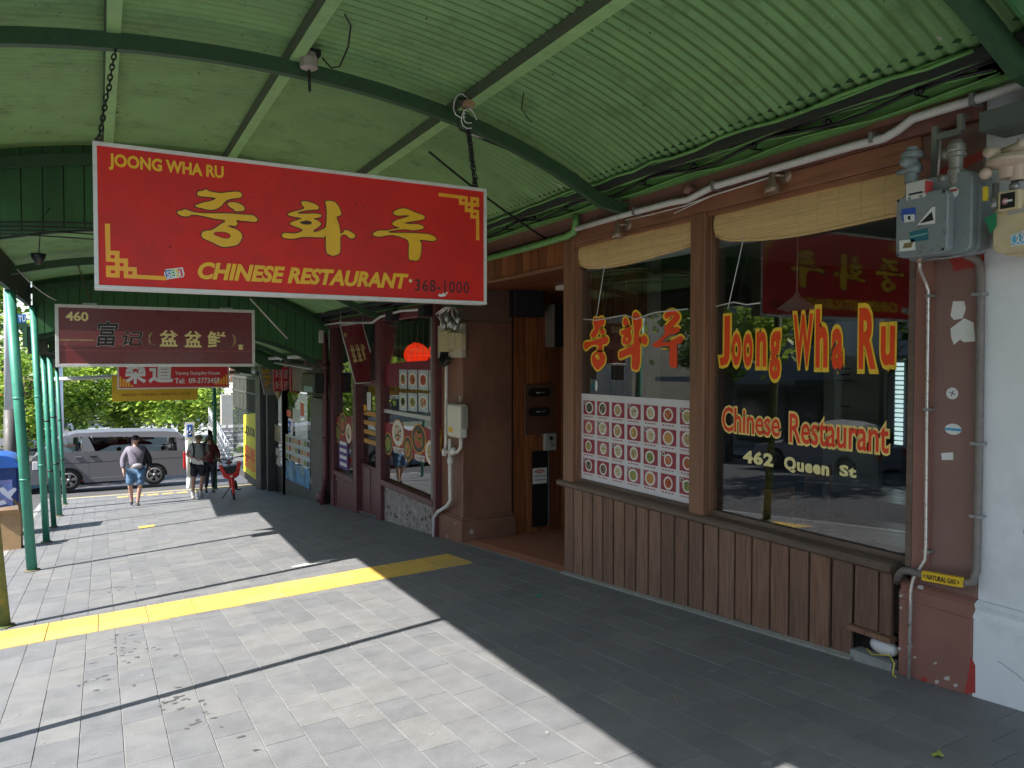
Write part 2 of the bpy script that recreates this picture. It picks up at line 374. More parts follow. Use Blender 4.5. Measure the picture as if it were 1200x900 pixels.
# pavers: columns run along the street, joints staggered
e1 = Vector((1, 0, .039)).normalized(); e2 = Vector((0, 1, -.086)); e3 = e1.cross(e2).normalized(); e2 = e3.cross(e1)
PROT = Matrix((e1, e2, e3)).transposed()
TACY = (7.95, 8.69)
pavers = []; CW = .2305
for c in range(-5, 25):
    x0 = -.365+CW*c+.0; x1 = x0+CW
    if x1 < -1.36 or x0 > 4.27: continue
    x0c, x1c = max(x0, -1.355), min(x1, 4.262)
    if x1c-x0c < .04: continue
    y = -1.4-rnd.random()*.4
    while y < 25.4:
        L = rnd.choice((.23, .345, .345, .46, .46)); y1 = y+L
        full = (x1c-x0c) > CW-.002
        a, b = y, min(y1, 25.42)
        segs = [(a, b)]
        if x0c > -.9 and x1c < 4.0:
            if a < TACY[0] < b: segs = [(a, TACY[0])]+([(TACY[1], b)] if b > TACY[1] else [])
            elif a >= TACY[0] and b <= TACY[1]: segs = []
            elif a < TACY[1] < b: segs = [(TACY[1], b)]
        for a, b in segs:
            if b-a > .03: pavers.append((x0c, x1c, a, b, rnd.randrange(6), rnd.uniform(-.0012, .0012)))
        y = y1
def parea(p):
    cx, cy = (p[0]+p[1])/2, (p[2]+p[3])/2
    if cy < .8: return 0
    X, Y, c = proj((cx, cy, gz(cx, cy)))
    if c < .3 or not (-20 < X < 1220 and -20 < Y < 925): return 0
    return (p[1]-p[0])*(p[3]-p[2])/c**3
pavers.sort(key=parea, reverse=True)
pme = {}; stuff = MB()
for i, (x0, x1, a, b, t, dz) in enumerate(pavers):
    g = .0021; sx, sy = x1-x0-2*g, b-a-2*g
    cx, cy = (x0+x1)/2, (a+b)/2
    if i < 290 and parea(pavers[i]) > 0:
        k = (round(sx, 3), round(sy, 3), t)
        if k not in pme: pme[k] = MB().box(-sx/2, sx/2, -sy/2, sy/2, -.03, 0).mesh('paver', PAV[t], bevel=.0016)
        o = bpy.data.objects.new('paver', pme[k]); COL.objects.link(o); o.parent = FOOT
        o.matrix_basis = Matrix.Translation((cx, cy, gz(cx, cy)+dz)) @ PROT.to_4x4()
    else:
        h = lambda x, y: gz(x, y)+dz
        X0, X1, Y0, Y1 = cx-sx/2, cx+sx/2, cy-sy/2, cy+sy/2; q = .0015
        V = [(X0, Y0), (X1, Y0), (X1, Y1), (X0, Y1)]; W = [(X0+q, Y0+q), (X1-q, Y0+q), (X1-q, Y1-q), (X0+q, Y1-q)]
        stuff.add([(x, y, h(x, y)-.01) for x, y in V]+[(x, y, h(x, y)) for x, y in W], [(4, 5, 6, 7), (0, 1, 5, 4), (1, 2, 6, 5), (2, 3, 7, 6), (3, 0, 4, 7)], t)
part('paving', stuff, PAV, FOOT, kind='stuff')
# tactile strip across the footpath: two rows of yellow slabs
def slab(x0, x1, y0, y1, name='tactile_slab', studs=False):
    mb = MB(); cx, cy = (x0+x1)/2, (y0+y1)/2; z = gz(cx, cy)
    sx, sy = x1-x0, y1-y0
    mb.box(-sx/2+.004, sx/2-.004, -sy/2+.003, sy/2-.003, -.02, .004+rnd.uniform(-.001, .001))
    if studs:
        n = 6
        for i in range(6):
            u = -sx/2+sx*(i+.5)/6
            mb.box(u-.012, u+.012, -sy/2+.03, sy/2-.03, .003, .0085)
    o = bpy.data.objects.new(name, mb.mesh(name, rnd.choice((TACT, TACT, TACT2)), bevel=.0012)); COL.objects.link(o); o.parent = FOOT
    o.matrix_basis = Matrix.Translation((cx, cy, z)) @ PROT.to_4x4(); return o
n = 11; xa, xb = -.9, 3.82
for i in range(n):
    u0 = xa+(xb-xa)*i/n; u1 = xa+(xb-xa)*(i+1)/n
    for (ya, yb) in ((7.95, 8.32), (8.32, 8.69)): slab(u0, u1, ya, yb)
slab(.62, .90, 15.86, 16.25)
for i in range(6): slab(.3+i*.4, .7+i*.4, 24.6, 24.95, studs=False)
# dark drip stains and gum spots (own shapes)
def blob(cx, cy, rx, ry, mb, n=9, dz=.0012):
    ph = rnd.random()*6; V = []
    for i in range(n):
        a = 2*math.pi*i/n; k = 1+.35*math.sin(2*a+ph)+rnd.uniform(-.2, .2)
        x, y = cx+rx*k*math.cos(a), cy+ry*k*math.sin(a); V.append((x, y, gz(x, y)+dz+.0013))
    mb.add(V, [tuple(range(n))])
mb = MB()
for (px, py, n_, sp) in [(285, 690, 7, .10), (262, 712, 8, .12), (275, 755, 12, .16), (255, 790, 7, .12), (283, 770, 6, .1), (415, 800, 0, 0), (220, 838, 12, .13), (275, 822, 5, .1), (300, 880, 4, .12)]:
    g = Vector(ray(px/1.0 if py < 690 else px*.5+0, py)); 
for (px, py, n_, sp) in [(142, 690, 9, .13), (150, 677, 6, .1), (141, 762, 12, .14), (160, 770, 8, .14), (120, 798, 8, .12), (205, 826, 16, .14), (238, 855, 5, .12), (141, 748, 5, .08), (232, 848, 4, .08), (300, 878, 2, .05)]:
    d = ray(px, py); t = -1.817/(d.z+.086*d.y-.039*d.x); P = d*t
    for _ in range(n_): blob(P.x+rnd.gauss(0, sp*.7), P.y+rnd.gauss(0, sp), rnd.uniform(.010, .028), rnd.uniform(.006, .02), mb)
o = part('stain', mb, mat('damp_stain', (.105, .105, .11), .5), FOOT, kind='stuff')
mb = MB()
for _ in range(130):
    x, y = rnd.uniform(-.8, 4.1), rnd.uniform(2, 15); blob(x, y, rnd.uniform(.010, .02), rnd.uniform(.008, .018), mb)
part('gum_spot', mb, mat('gum', (.27, .27, .265), .6), FOOT, kind='stuff')
mb = MB(); blob(2.35, 9.55, .28, .07, mb, 16, .002); part('worn_white_patch', mb, mat('worn_white', (.62, .62, .6), .5, .12, 8), FOOT)
# litter
def leafy(px, py, name, col, label, s=.05):
    d = ray(px, py); t = -1.817/(d.z+.086*d.y-.039*d.x); P = d*t; mb = MB(); V = []
    for i in range(10):
        a = i*.628; k = s*(1 if i % 2 else .55); V.append((P.x+k*math.cos(a), P.y+k*.7*math.sin(a), gz(P.x, P.y)+.006+.008*math.sin(a*2)))
    mb.add(V+[(P.x, P.y, gz(P.x, P.y)+.014)], [(i, (i+1) % 10, 10) for i in range(10)])
    solo(name, mb, mat(name+'_'+'%.2f' % col[0], col, .6), label, 'leaf' if name == 'fallen_leaf' else 'litter')
leafy(1100, 886, 'fallen_leaf', (.33, .36, .06), 'yellow green fallen leaf on the shaded paving near the bottom right', .045)
leafy(631, 699, 'crumpled_wrapper', (.02, .34, .22), 'small green wrapper lying on the shaded paving', .05)
leafy(789, 818, 'fallen_leaf', (.25, .2, .13), 'small curled brown leaf on the shaded paving right of the sunlit edge', .028)

# ================================================================== CANOPIES
def arch(X): d = X-.95; return 2.14-.058*d*d-.0018*d**4
SHT = .155
def sheet_panel(Y0, Y1, dz):
    mb = MB(); xs = fr(-1.13, 3.97, 26); nw = max(1, round((Y1-Y0)/.094)); ny = nw*8
    V = []; cols = len(xs)
    for j in range(ny+1):
        y = Y0+(Y1-Y0)*j/ny; h = .0125*math.cos(2*math.pi*j/8)
        for x in xs: V.append((x, y, arch(x)+SHT+dz+h))
    mb.add(V, [(j*cols+i, j*cols+i+1, (j+1)*cols+i+1, (j+1)*cols+i) for j in range(ny) for i in range(cols-1)], 0, True)
    mb.m = [1 if (k//(cols-1)) % 8 in (7, 0) else 0 for k in range(len(mb.f))]  # groove faces get the darker green, painted shading of the corrugation
    return mb
CAN = []
def canopy(name, Y0, Y1, dz, beam0, label, ribs, ztip):
    t = thing('street_canopy', label, 'canopy', (1.6, (Y0+Y1)/2, arch(1.6)+dz))
    n = max(1, round((Y1-Y0)/.762)); w_ = (Y1-Y0)/n
    for i in range(n):
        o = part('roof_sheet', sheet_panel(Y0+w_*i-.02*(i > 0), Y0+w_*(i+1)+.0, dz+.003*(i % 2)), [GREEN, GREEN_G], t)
    for x in (.10, 1.27, 2.60):
        a = math.atan(-(2*.058*(x-.95)+4*.0018*(x-.95)**3)); zc = arch(x)+dz+SHT-.012
        mb = MB(); u = Vector((math.cos(a), 0, math.sin(a))); nrm = Vector((-math.sin(a), 0, math.cos(a)))
        hw, hh = .042, .115; c0 = Vector((x, 0, zc))
        P = [c0+u*sx*hw+nrm*sz for sx, sz in ((-1, 0), (1, 0), (1, -hh), (-1, -hh))]
        V = [(p.x, Y0+.01, p.z) for p in P]+[(p.x, Y1-.03, p.z) for p in P]
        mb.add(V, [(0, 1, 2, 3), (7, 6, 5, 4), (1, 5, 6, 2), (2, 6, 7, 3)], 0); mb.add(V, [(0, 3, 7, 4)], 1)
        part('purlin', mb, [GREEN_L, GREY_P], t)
    for yr in ribs:
        mb = MB(); xs = fr(-1.08, 4.0, 22); V = []
        for x in xs:
            a = math.atan(-(2*.058*(x-.95)+4*.0018*(x-.95)**3)); nrm = Vector((-math.sin(a), 0, math.cos(a))); c = Vector((x, yr, arch(x)+dz+.035))
            V += [c+Vector((0, -.033, 0)), c+Vector((0, .033, 0)), c+Vector((0, .033, 0))-nrm*.105, c+Vector((0, -.033, 0))-nrm*.105]
        e = V[-4:]; V += [Vector((4.26, p.y, p.z-.045)) for p in e]
        ns = len(V)//4
        mb.add(V, [(i*4+k, i*4+(k+1) % 4, (i+1)*4+(k+1) % 4, (i+1)*4+k) for i in range(ns-1) for k in range(4)]+[(0, 1, 2, 3), tuple(reversed(range(ns*4-4, ns*4)))])
        rb = part('rib', mb, GREEN_D, t)
        mb = MB(); zb = V[-4].z
        mb.box(4.05, 4.27, yr-.055, yr+.055, zb-.012, zb+.006)
        for xx in (4.10, 4.2): mb.lathe((xx, yr-.045, zb-.014), [(0, -.016), (.014, -.016), (.014, 0)], 6)
        part('bracket', mb, GREEN_D, rb)
    mb = MB(); zt = arch(-1.1)+SHT+dz-.01
    mb.box(-1.10, -1.035, Y0, Y1-.002, beam0, zt); part('eave_beam', mb, EAVE, t)
    mb = MB(); mb.box(-1.17, -1.103, Y0-.02, Y1, beam0+.12, zt+.09); mb.tube([(-1.21, Y0, zt+.04), (-1.21, Y1, zt+.02)], .06, 8); part('gutter', mb, GREEN_D, t)
    # wall plate of painted timber, with its shelf
    mb = MB(); z0 = 1.475+dz
    mb.box(4.2, 4.29, Y0, Y1, z0, z0+.17); mb.box(4.185, 4.198, Y0, Y1, z0-.0, z0+.03); part('wall_plate', mb, GREEN_W, t)
    mb = MB(); mb.box(3.90, 4.32, Y0+.0, Y1, z0+.175, z0+.20); mb.box(4.255, 4.32, Y0, Y1, z0+.20, z0+.75); part('flashing', mb, GREEN_D, t)
    part('edge_batten', MB().box(3.93, 4.0, Y0, Y1, arch(3.97)+dz+SHT-.075, arch(3.97)+dz+SHT-.026), EAVE, t)
    # vertical boards closing the step down to the next canopy
    if ztip is not None:
        x = -1.02; w_ = .182
        while x < 4.2:
            x1 = min(x+w_, 4.22); g = .006
            up = lambda q: arch(min(q, 3.97))+dz+SHT+.01; lo = lambda q: arch(min(q, 3.97))+dz+SHT-ztip
            P = [(x+g, lo(x)), (x1-g, lo(x1)), (x1-g, up(x1)), (x+g, up(x))]
            part('gable_board', MB().prism(P, lambda u, v, tt: (u, Y1-.035+tt*.022+rnd.uniform(0, .001), v), 0, 1), GREEN_B, t)
            x = x1
        part('gable_backing', MB().prism([(-1.03, arch(-1.03)+dz+SHT-ztip+.02)]+[(xx, arch(min(xx, 3.97))+dz+SHT-ztip+.02) for xx in fr(-1.0, 4.2, 16)]+[(xx, arch(min(xx, 3.97))+dz+SHT-.0) for xx in fr(4.2, -1.0, 16)], lambda u, v, tt: (u, Y1-.012+tt*.01, v), 0, 1), EAVE, t)
    return t
canopy('a', -3.0, 1.98, .62, 2.20, 'uphill bay of the green barrel canopy, its ribs just showing at the upper right corner', (-1.2, 1.85), .80)
C1 = canopy('b', 1.98, 9.0, 0, 1.60, 'large bay of green corrugated barrel canopy over the red hanging sign', (2.10, 5.62, 8.86), .86)
C2 = canopy('c', 9.0, 15.75, -.63, .98, 'lower green barrel canopy bay above the maroon hanging sign', (9.2, 12.3, 15.6), .95)
C3 = canopy('d', 15.75, 20.6, -1.42, .14, 'third step of the green barrel canopy beyond the maroon sign', (16.0, 18.1, 20.4), .40)
C4 = canopy('e', 20.6, 25.2, -1.74, -.16, 'last and lowest bay of the green barrel canopy at the street corner', (23.0, 25.0), .25)

def post(Y, ztop, r, label, lean=.14, m=POST, xb=-.86):
    b = Vector((xb, Y, gz(xb, Y))); tp = Vector((xb-lean, Y+.02, ztop))
    t = thing('canopy_post', label, 'post', b, 'posts holding up the kerb side of the canopy')
    part('tube', MB().tube([b-Vector((0, 0, .01)), b.lerp(tp, .5), tp], r, 14), m, t)
    mb = MB()
    for f_ in (.33, .62):
        c = b.lerp(tp, f_); mb.tube([c-Vector((0, 0, .015)), c+Vector((0, 0, .015))], r+.004, 14)
    part('band', mb, BLACK if Y > 18 else m, t)
    mb = MB(); mb.lathe(b, [(r+.0, .0), (r+.035, .0), (r+.035, .02), (r, .025)], 14)
    part('base_collar', mb, m if m is not POST else mat('post_rust', (.14, .12, .07), .8, .3, 20), t)
    mb = MB(); mb.box(tp.x-.06, tp.x+.10, Y-.05, Y+.05, ztop-.012, ztop+.004); part('top_bracket', mb, EAVE, t)
    return t
post(2.1, 1.6, .055, 'olive canopy post nearest the camera on the kerb', m=POSTY)
post(5.45, 1.6, .045, 'canopy post just left of the picture that throws the nearest long shadow')
post(8.87, 1.6, .062, 'olive and rusty canopy post at the left edge beside the yellow strip', lean=.30, m=POSTY)
post(12.4, .98, .066, 'thick green canopy post standing at the left beside the blue bin', lean=.20)
post(15.6, .98, .056, 'second clear green canopy post from the left, front of the close pair')
post(18.05, .14, .050, 'thin green canopy post just behind the front one of the close pair')
post(20.4, .14, .062, 'bright green canopy post with black bands in front of the van bonnet')
post(23.6, -.16, .045, 'slender green canopy post farthest along the kerb')
b = onY(252.5, 569, 25.0); t = thing('canopy_post', 'lone green post by the street corner behind the woman', 'post', (b.x, 25.0, gz(b.x, 25)), 'posts holding up the kerb side of the canopy')
part('tube', MB().tube([(b.x, 25.0, gz(b.x, 25)), (b.x, 25.0, arch(b.x)-1.7)], .055, 12), POST, t)
part('base_collar', MB().lathe((b.x, 25.0, gz(b.x, 25)), [(.055, 0), (.09, 0), (.09, .02), (.055, .025)], 12), POST, t)

# cable bundle lying on the wall plate of canopy b
for (ya, yb, dz, lab) in ((2.3, 8.9, 0, 'bundle of green painted cables along the wall plate over the restaurant windows'), (9.1, 15.6, -.63, 'dark bundle of cables under the canopy beside the maroon shop')):
    mb = MB(); n = 26
    for k in range(9):
        off = rnd.uniform(0, .15); amp = rnd.uniform(.006, .022); ph = rnd.random()*6
        P = [(4.02+off+amp*.5*math.sin(i*.9+ph), ya+(yb-ya)*i/n, 1.655+dz-.10+.01*k-off*.35+amp*math.sin(i*1.3+ph)-.02*abs(math.sin(i*.7+k))) for i in range(n+1)]
        mb.tube(P, rnd.choice((.006, .008, .011)), 6, rnd.choice((0, 0, 1)))
    for k in range(9):
        off = rnd.uniform(0, .11); ph = rnd.random()*6; am = rnd.uniform(.004, .014)
        mb.tube([(3.925+off+am*math.sin(i*1.1+ph), ya+(yb-ya)*i/n, 1.612+dz-off*.25-rnd.uniform(.0, .028)-am*abs(math.sin(i*.8+ph))) for i in range(n+1)], rnd.choice((.007, .010, .014)), 6, rnd.choice((0, 1, 1)))
    y = ya+.4
    while y < yb:
        mb.tube([(4.0, y, 1.66+dz), (4.08, y+.01, 1.51+dz), (4.2, y+.015, 1.52+dz)], .007, 5, 1); mb.sphere((4.11, y, 1.535+dz), .022, nu=7, nv=5, mi=1); y += .62
    solo('cable_bundle', mb, [GREEN_W if dz == 0 else BLACK, BLACK], lab, 'cables')

# loose cable diagonals and the fittings on the ceiling
def cable(pts, r, m_, label, name='loose_cable'): return solo(name, MB().tube(pts, r, 6), m_, label, 'cable')
P1 = onY(503, 178, 6.6); P2 = onX(640, 280, 4.25)
cable(sag(P1, P2, .03), .011, BLACK, 'thick black cable slanting from a purlin down to the green pipe')
a = onY(548, 150, 5.56); bb = onX(700, 212, 4.05)
cable(sag(a+Vector((0, .15, .03)), bb, .02), .009, BLACK, 'black cable running beside the rib from the chain to the wall')
cable(sag(a+Vector((.05, .05, -.03)), onY(605, 165, 5.9), .02), .007, PVC, 'short white cable leaving the junction above the red sign')
c = onY(372, 62, 5.5)
cable([onY(404, 17, 4.9), onY(411, 30, 5.0), onY(408, 55, 5.1), onY(398, 78, 5.2), onY(388, 80, 5.3), onY(378, 68, 5.4)], .006, BLACK, 'black cable looping down from the purlin to the grey sensor box')
cable([onY(615, 98, 5.1), onY(611, 128, 5.1), onY(623, 144, 5.1)], .004, BLACK, 'thin broken wire hanging from the third purlin')
t = thing('ceiling_sensor', 'grey faceted sensor box with a black rod hanging from the canopy rib', 'sensor', onY(362, 62, 5.5))
c = onY(362, 74, 5.5)
part('housing', MB().lathe(c, [(.001, .07), (.05, .07), (.068, .03), (.064, -.035), (.03, -.05), (.001, -.05)], 8, sm=False), solid('sensor_grey', (.42, .36, .32), .5), t)
part('rod', MB().tube([c+Vector((.0, 0, -.04)), c+Vector((.005, 0, -.20))], .011, 8), BLACK, t)
part('mount', MB().box(c.x-.08, c.x+.08, c.y-.03, c.y+.05, c.z+.06, c.z+.10), BLACK, t)
c = onY(598, 107, 5.25)
t = solo('white_label', MB().obox(c, (.16, .11, .006), Matrix.Rotation(.2, 3, 'Y')), WHT, 'pale worn sticker on the underside of the third purlin', 'label')
c = onY(548, 122, 5.35)
t = thing('junction_box', 'small tan junction block tangled in wires where chain, rib and purlin meet', 'junction box', c)
part('block', MB().obox(c, (.07, .09, .05), Matrix.Rotation(.4, 3, 'Z')), solid('tan_plastic', (.45, .28, .18)), t, .006)
mb = MB()
for k in range(7):
    r_ = rnd.uniform(.03, .08); q = c+Vector((rnd.uniform(-.1, .05), rnd.uniform(-.02, .1), rnd.uniform(-.12, .02)))
    mb.tube([q+Vector((r_*math.cos(i*.5), .02*math.sin(i), r_*1.2*math.sin(i*.5))) for i in range(11)], .005, 5, k % 2)
part('wire_tangle', mb, [BLACK, PVC], t)

# cables and lamp of canopy c
z = arch(0)-.63
mb = MB()
for k in range(4): mb.tube(sag((-1.0, 8.93, arch(-1)+SHT-.80+k*.035), (3.9, 8.93, arch(3.9)+SHT-.80+k*.03), -.14-.03*k, 14), .008, 6)
solo('cable_run', mb, BLACK, 'dark cables strung across the green step boards behind the red sign', 'cables')
P = [onY(58, 244, 8.92), onY(50, 255, 9.0), onY(47, 275, 9.1), onY(45, 302, 9.16)]
t = thing('canopy_flood_lamp', 'small black lamp hanging on a wire from the rib behind the red sign', 'lamp', P[-1])
part('wire', MB().tube(P, .006, 6), BLACK, t)
part('lamp_head', MB().lathe(P[-1], [(.001, .05), (.07, .04), (.06, -.01), (.02, -.07), (.001, -.07)], 10), BLACK, t)
cable(sag(onY(20, 315, 12.0), onY(66, 352, 12.2), .05), .006, PVC, 'thin pale wire sagging from the eave to the maroon sign')
solo('brace_rod', MB().tube([onY(293, 350, 12.3), onY(337, 397, 12.8)], .012, 8), WHITEP, 'thin white diagonal brace rod at the right of the maroon sign', 'rod')
# ================================================================== HANGING SIGNS
def chain(P0, P1, r=.012, col=BLACK):
    P0, P1 = Vector(P0), Vector(P1); L = (P1-P0).length; n = max(3, int(L/.032)); mb = MB(); d = (P1-P0).normalized()
    for i in range(n):
        c = P0.lerp(P1, (i+.5)/n)+Vector((rnd.uniform(-.004, .004), rnd.uniform(-.004, .004), 0)); u = Vector((1, 0, 0)) if i % 2 else Vector((0, 1, 0))
        mb.tube([c+d*(.024*math.sin(a))+u*(.013*math.cos(a)) for a in [2*math.pi*k/8 for k in range(9)]], .0052, 5, caps=False)
    return mb
def sign_box(name, label, plane_y, x0, x1, z0, z1, th, panel_m, frame_m, fw=.028, cat='sign', fd=.012):
    t = thing(name, label, cat, ((x0+x1)/2, plane_y, z0))
    part('panel', MB().box(x0+fw*.6, x1-fw*.6, plane_y, plane_y+th, z0+fw*.6, z1-fw*.6), panel_m, t)
    mb = MB(); f = plane_y-fd; bk = plane_y+th+fd
    mb.box(x0, x1, f, bk, z0, z0+fw); mb.box(x0, x1, f, bk, z1-fw, z1)
    mb.box(x0, x0+fw, f, bk, z0+fw, z1-fw); mb.box(x1-fw, x1, f, bk, z0+fw, z1-fw)
    part('frame', mb, frame_m, t, .003); return t
SY = 5.6
A, B_ = onY(108, 165, SY), onY(570, 357, SY)
sx0, sx1, sz0, sz1 = A.x, B_.x, B_.z, A.z
SG = sign_box('hanging_sign', 'big red signboard with yellow brush lettering hanging across the footpath on chains', SY, sx0, sx1, sz0, sz1, .10, SREDM, mat('white_sign_frame', (.70, .69, .66), .4, .07, 10, dirt=(.45, .44, .4), damt=.5, dscale=9), .026)
px = lambda L, ox, oy, sc: pxl(L, ox, oy, sc, 'Y', SY)
G = []
o_ = (200, 215, 10.909)
G.append([px([(340,115),(360,98),(410,95),(440,78),(465,78),(485,100),(560,115),(640,125),(720,115),(800,105),(870,105),(900,125),(915,150),(895,180),(840,188),(770,195),(720,212),(690,235),(660,275),(620,310),(560,335),(480,338),(420,322),(345,305),(300,290),(350,265),(430,240),(500,230),(550,210),(585,190),(540,178),(450,170),(370,165),(340,145)], *o_)])
G.append([px([(722,255),(750,240),(830,240),(900,265),(945,305),(945,340),(920,352),(860,355),(815,356),(822,342),(760,305),(730,280)], *o_)])
G.append([px([(75,368),(105,350),(145,348),(165,332),(200,335),(260,358),(330,375),(450,383),(600,383),(780,385),(880,395),(1000,402),(1050,405),(1095,435),(1112,465),(1100,488),(1050,492),(970,480),(900,478),(850,465),(835,470),(855,505),(850,530),(820,548),(770,535),(715,540),(760,560),(850,590),(905,635),(918,690),(890,740),(860,785),(790,800),(700,815),(630,805),(560,765),(480,730),(410,700),(390,660),(405,620),(450,605),(520,600),(580,565),(640,520),(700,490),(690,465),(580,455),(450,425),(330,400),(260,400),(230,422),(150,420),(100,395)], *o_),
          px([(540,640),(580,618),(680,618),(750,640),(770,670),(750,700),(690,708),(620,685),(560,660)], *o_)])
o_ = (325, 225, 11.25)
G.append([px([(318,125),(350,118),(450,140),(520,170),(555,205),(535,232),(450,235),(350,245),(270,270),(255,285),(380,290),(470,280),(560,292),(588,312),(560,335),(460,352),(530,375),(575,410),(570,440),(530,470),(480,500),(470,520),(490,530),(560,510),(620,480),(641,460),(641,600),(540,598),(420,592),(300,595),(260,610),(180,618),(100,610),(60,590),(60,560),(90,540),(130,540),(220,550),(290,535),(335,510),(330,490),(260,465),(165,428),(170,405),(230,380),(330,350),(300,340),(170,318),(135,300),(145,280),(200,262),(300,240),(365,215),(320,165)], *o_),
          px([(285,400),(330,385),(395,372),(455,395),(455,420),(400,435),(330,425)], *o_)])
G.append([px([(625,125),(680,115),(750,125),(790,165),(830,240),(845,290),(820,315),(785,320),(780,350),(810,420),(825,500),(825,555),(875,530),(885,500),(930,505),(1000,545),(1030,575),(1015,605),(975,618),(940,600),(895,555),(825,575),(830,680),(828,780),(810,820),(730,845),(690,825),(650,810),(640,740),(638,600),(638,460),(650,350),(650,250),(640,170)], *o_)])
o_ = (430, 235, 12)
G.append([px([(360,170),(400,140),(480,110),(560,115),(640,150),(720,185),(790,205),(820,240),(790,268),(680,285),(560,305),(500,318),(580,330),(680,330),(760,340),(803,375),(785,400),(700,415),(640,422),(560,405),(470,405),(380,420),(290,435),(320,455),(430,455),(600,455),(780,465),(880,475),(940,500),(985,545),(940,572),(870,565),(780,552),(730,555),(765,600),(765,680),(750,790),(720,840),(680,850),(640,835),(590,840),(585,750),(588,650),(590,590),(560,545),(480,515),(380,485),(270,490),(190,512),(110,500),(72,475),(130,430),(210,420),(280,425),(350,405),(480,385),(430,375),(350,340),(360,305),(420,270),(520,245),(610,215),(550,205),(450,215),(390,205)], *o_)])
mb = MB()
for g in G: shape(mb, [g[0]], 'Y', SY, .0006, grow=.0075, mi=1, th=.0008)
for g in G: shape(mb, g, 'Y', SY, .0022, th=.001)
shape(mb, [px([(540,640),(580,618),(680,618),(750,640),(770,670),(750,700),(690,708),(620,685),(560,660)], 200, 215, 10.909)], 'Y', SY, .0016, grow=-.004, mi=2, th=.0004)
part('brush_lettering', mb, [SYEL, SLINE, SREDM], SG)
# corner fret ornaments
O1 = [[(32,78),(98,78),(103,422),(220,428),(218,522),(328,525),(328,632),(438,635),(442,730),(818,750),(818,803),(272,772),(272,680),(222,678),(222,770),(48,760),(45,612),(160,615),(160,570),(45,562)], [(105,478),(158,480),(158,522),(105,520)], [(222,580),(270,580),(270,625),(222,622)], [(108,675),(162,675),(162,712),(108,712)], [(330,685),(383,687),(383,728),(330,725)]]
O1 = [px(L, 120, 255, 10.909) for L in O1]
uc, vc = (sx0+sx1)/2, (sz0+sz1)/2
for L in (O1, [[(2*uc-u, 2*vc-v) for u, v in l] for l in O1]):
    mb = MB(); shape(mb, L, 'Y', SY, .001, smooth=False); part('corner_ornament', mb, SORN, SG)
mb = MB(); text(mb, 'JOONG WHA RU', 'Y', SY, pbox(127.5, 199, 262, 195, 'Y', SY), bold=.036); part('upper_lettering', mb, SYEL, SG)
mb = MB(); text(mb, 'CHINESE RESTAURANT', 'Y', SY, pbox(232, 327, 478.5, 321, 'Y', SY), bold=.042, shear=.25); part('lower_lettering', mb, SYEL, SG)
mb = MB(); text(mb, '368-1000', 'Y', SY, pbox(486.5, 341, 549.5, 330.5, 'Y', SY), bold=.004, sp=1.15); part('phone_number', mb, BLK, SG)
q = onY(481, 329, SY); mb = MB().lathe((q.x, SY-.003, q.z), [(.0, 0), (.014, 0), (.014, .002)], 14, 'y'); part('dot', mb, PALEY, SG)
mb = MB(); q = onY(204.5, 320.5, SY)
def stk(u, v, t): c_, s_ = math.cos(.17), math.sin(.17); return (q.x+u*c_-v*s_, SY-.0012-t*.0008, q.z+u*s_+v*c_)
mb.prism([(-.062, -.035), (.052, -.030), (.062, -.01), (.058, .035), (-.05, .034), (-.064, .01)], stk, 0, 1, 0)
for k, (u0, u1) in enumerate(((-.056, -.026), (-.026, 0), (0, .024), (.024, .050))): mb.prism([(u0, -.026), (u1, -.024), (u1, .026), (u0, .027)], stk, 1.1, 2, k+1)
v_, f_ = text_vf('SEN', .03)
mb.add([stk(-.052+(p[0])/2.0*.105, -.022+p[1]/.72*.042, 2.4+(p[2] > 0)*.8) for p in v_], f_, 0)
part('rainbow_sticker', mb, [WHT, solid('st_blue', (.02, .09, .45)), solid('st_green', (.03, .4, .12)), solid('st_yellow', (.85, .7, .05)), solid('st_red', (.75, .05, .07))], SG)
q = onY(519, 345, SY); mb = MB().prism([(-.045, -.012), (-.02, -.02), (.02, -.014), (.045, .02), (.03, .02), (.02, -.002), (.005, .018), (-.01, -.002), (-.03, .005)], lambda u, v, t: (q.x+u, SY-.001-.001*t, q.z+v), 0, 1)
part('torn_sticker', mb, WHT, SG)
rz = lambda x, dz=0: arch(x)+dz-.02
chA = onY(115, 165, SY+.05); chB = onY(556, 219, SY+.05)
part('chain', chain(onY(138, 46, 5.6), chA), BLACK, SG); 
part('chain', chain(onY(546, 140, 5.6), chB), BLACK, SG); part('chain', chain(onY(547, 150, 5.6)+Vector((.02, 0, 0)), chB+Vector((.02, 0, 0))), BLACK, SG)
mb = MB()
for c_ in (chA, chB): mb.box(c_.x-.02, c_.x+.02, SY+.03, SY+.07, sz1-.003, sz1+.03)
psplit('hanger', mb, BLACK, SG)

# maroon sign 460
MY = 12.2
A, B_ = onY(64, 356, MY), onY(299, 429.5, MY)
MS = sign_box('hanging_sign', 'maroon lightbox sign numbered 460 with pale yellow characters, behind the red sign', MY, A.x, B_.x, B_.z, A.z, .22, MAROON, ALU, .045)
mx0, mx1, mz0, mz1 = A.x, B_.x, B_.z, A.z
def ybox(x0, y0, x1, y1, yy): return pbox(x0, y0, x1, y1, 'Y', yy)
mb = MB(); u0, v0, u1, v1 = ybox(69, 405, 162, 391, MY)
mb.box(mx0+.05, u1, MY-.002, MY, v0, v1+.03); mb.box(mx0+.05, mx1-.05, MY-.0015, MY, onY(70, 410.5, MY).z-.006, onY(70, 410.5, MY).z+.006)
part('pink_band', mb, PINK, MS)
mb = MB(); text(mb, '460', 'Y', MY, ybox(77, 376, 103.5, 365.5, MY), .004, .03); part('street_number', mb, PALEY, MS)
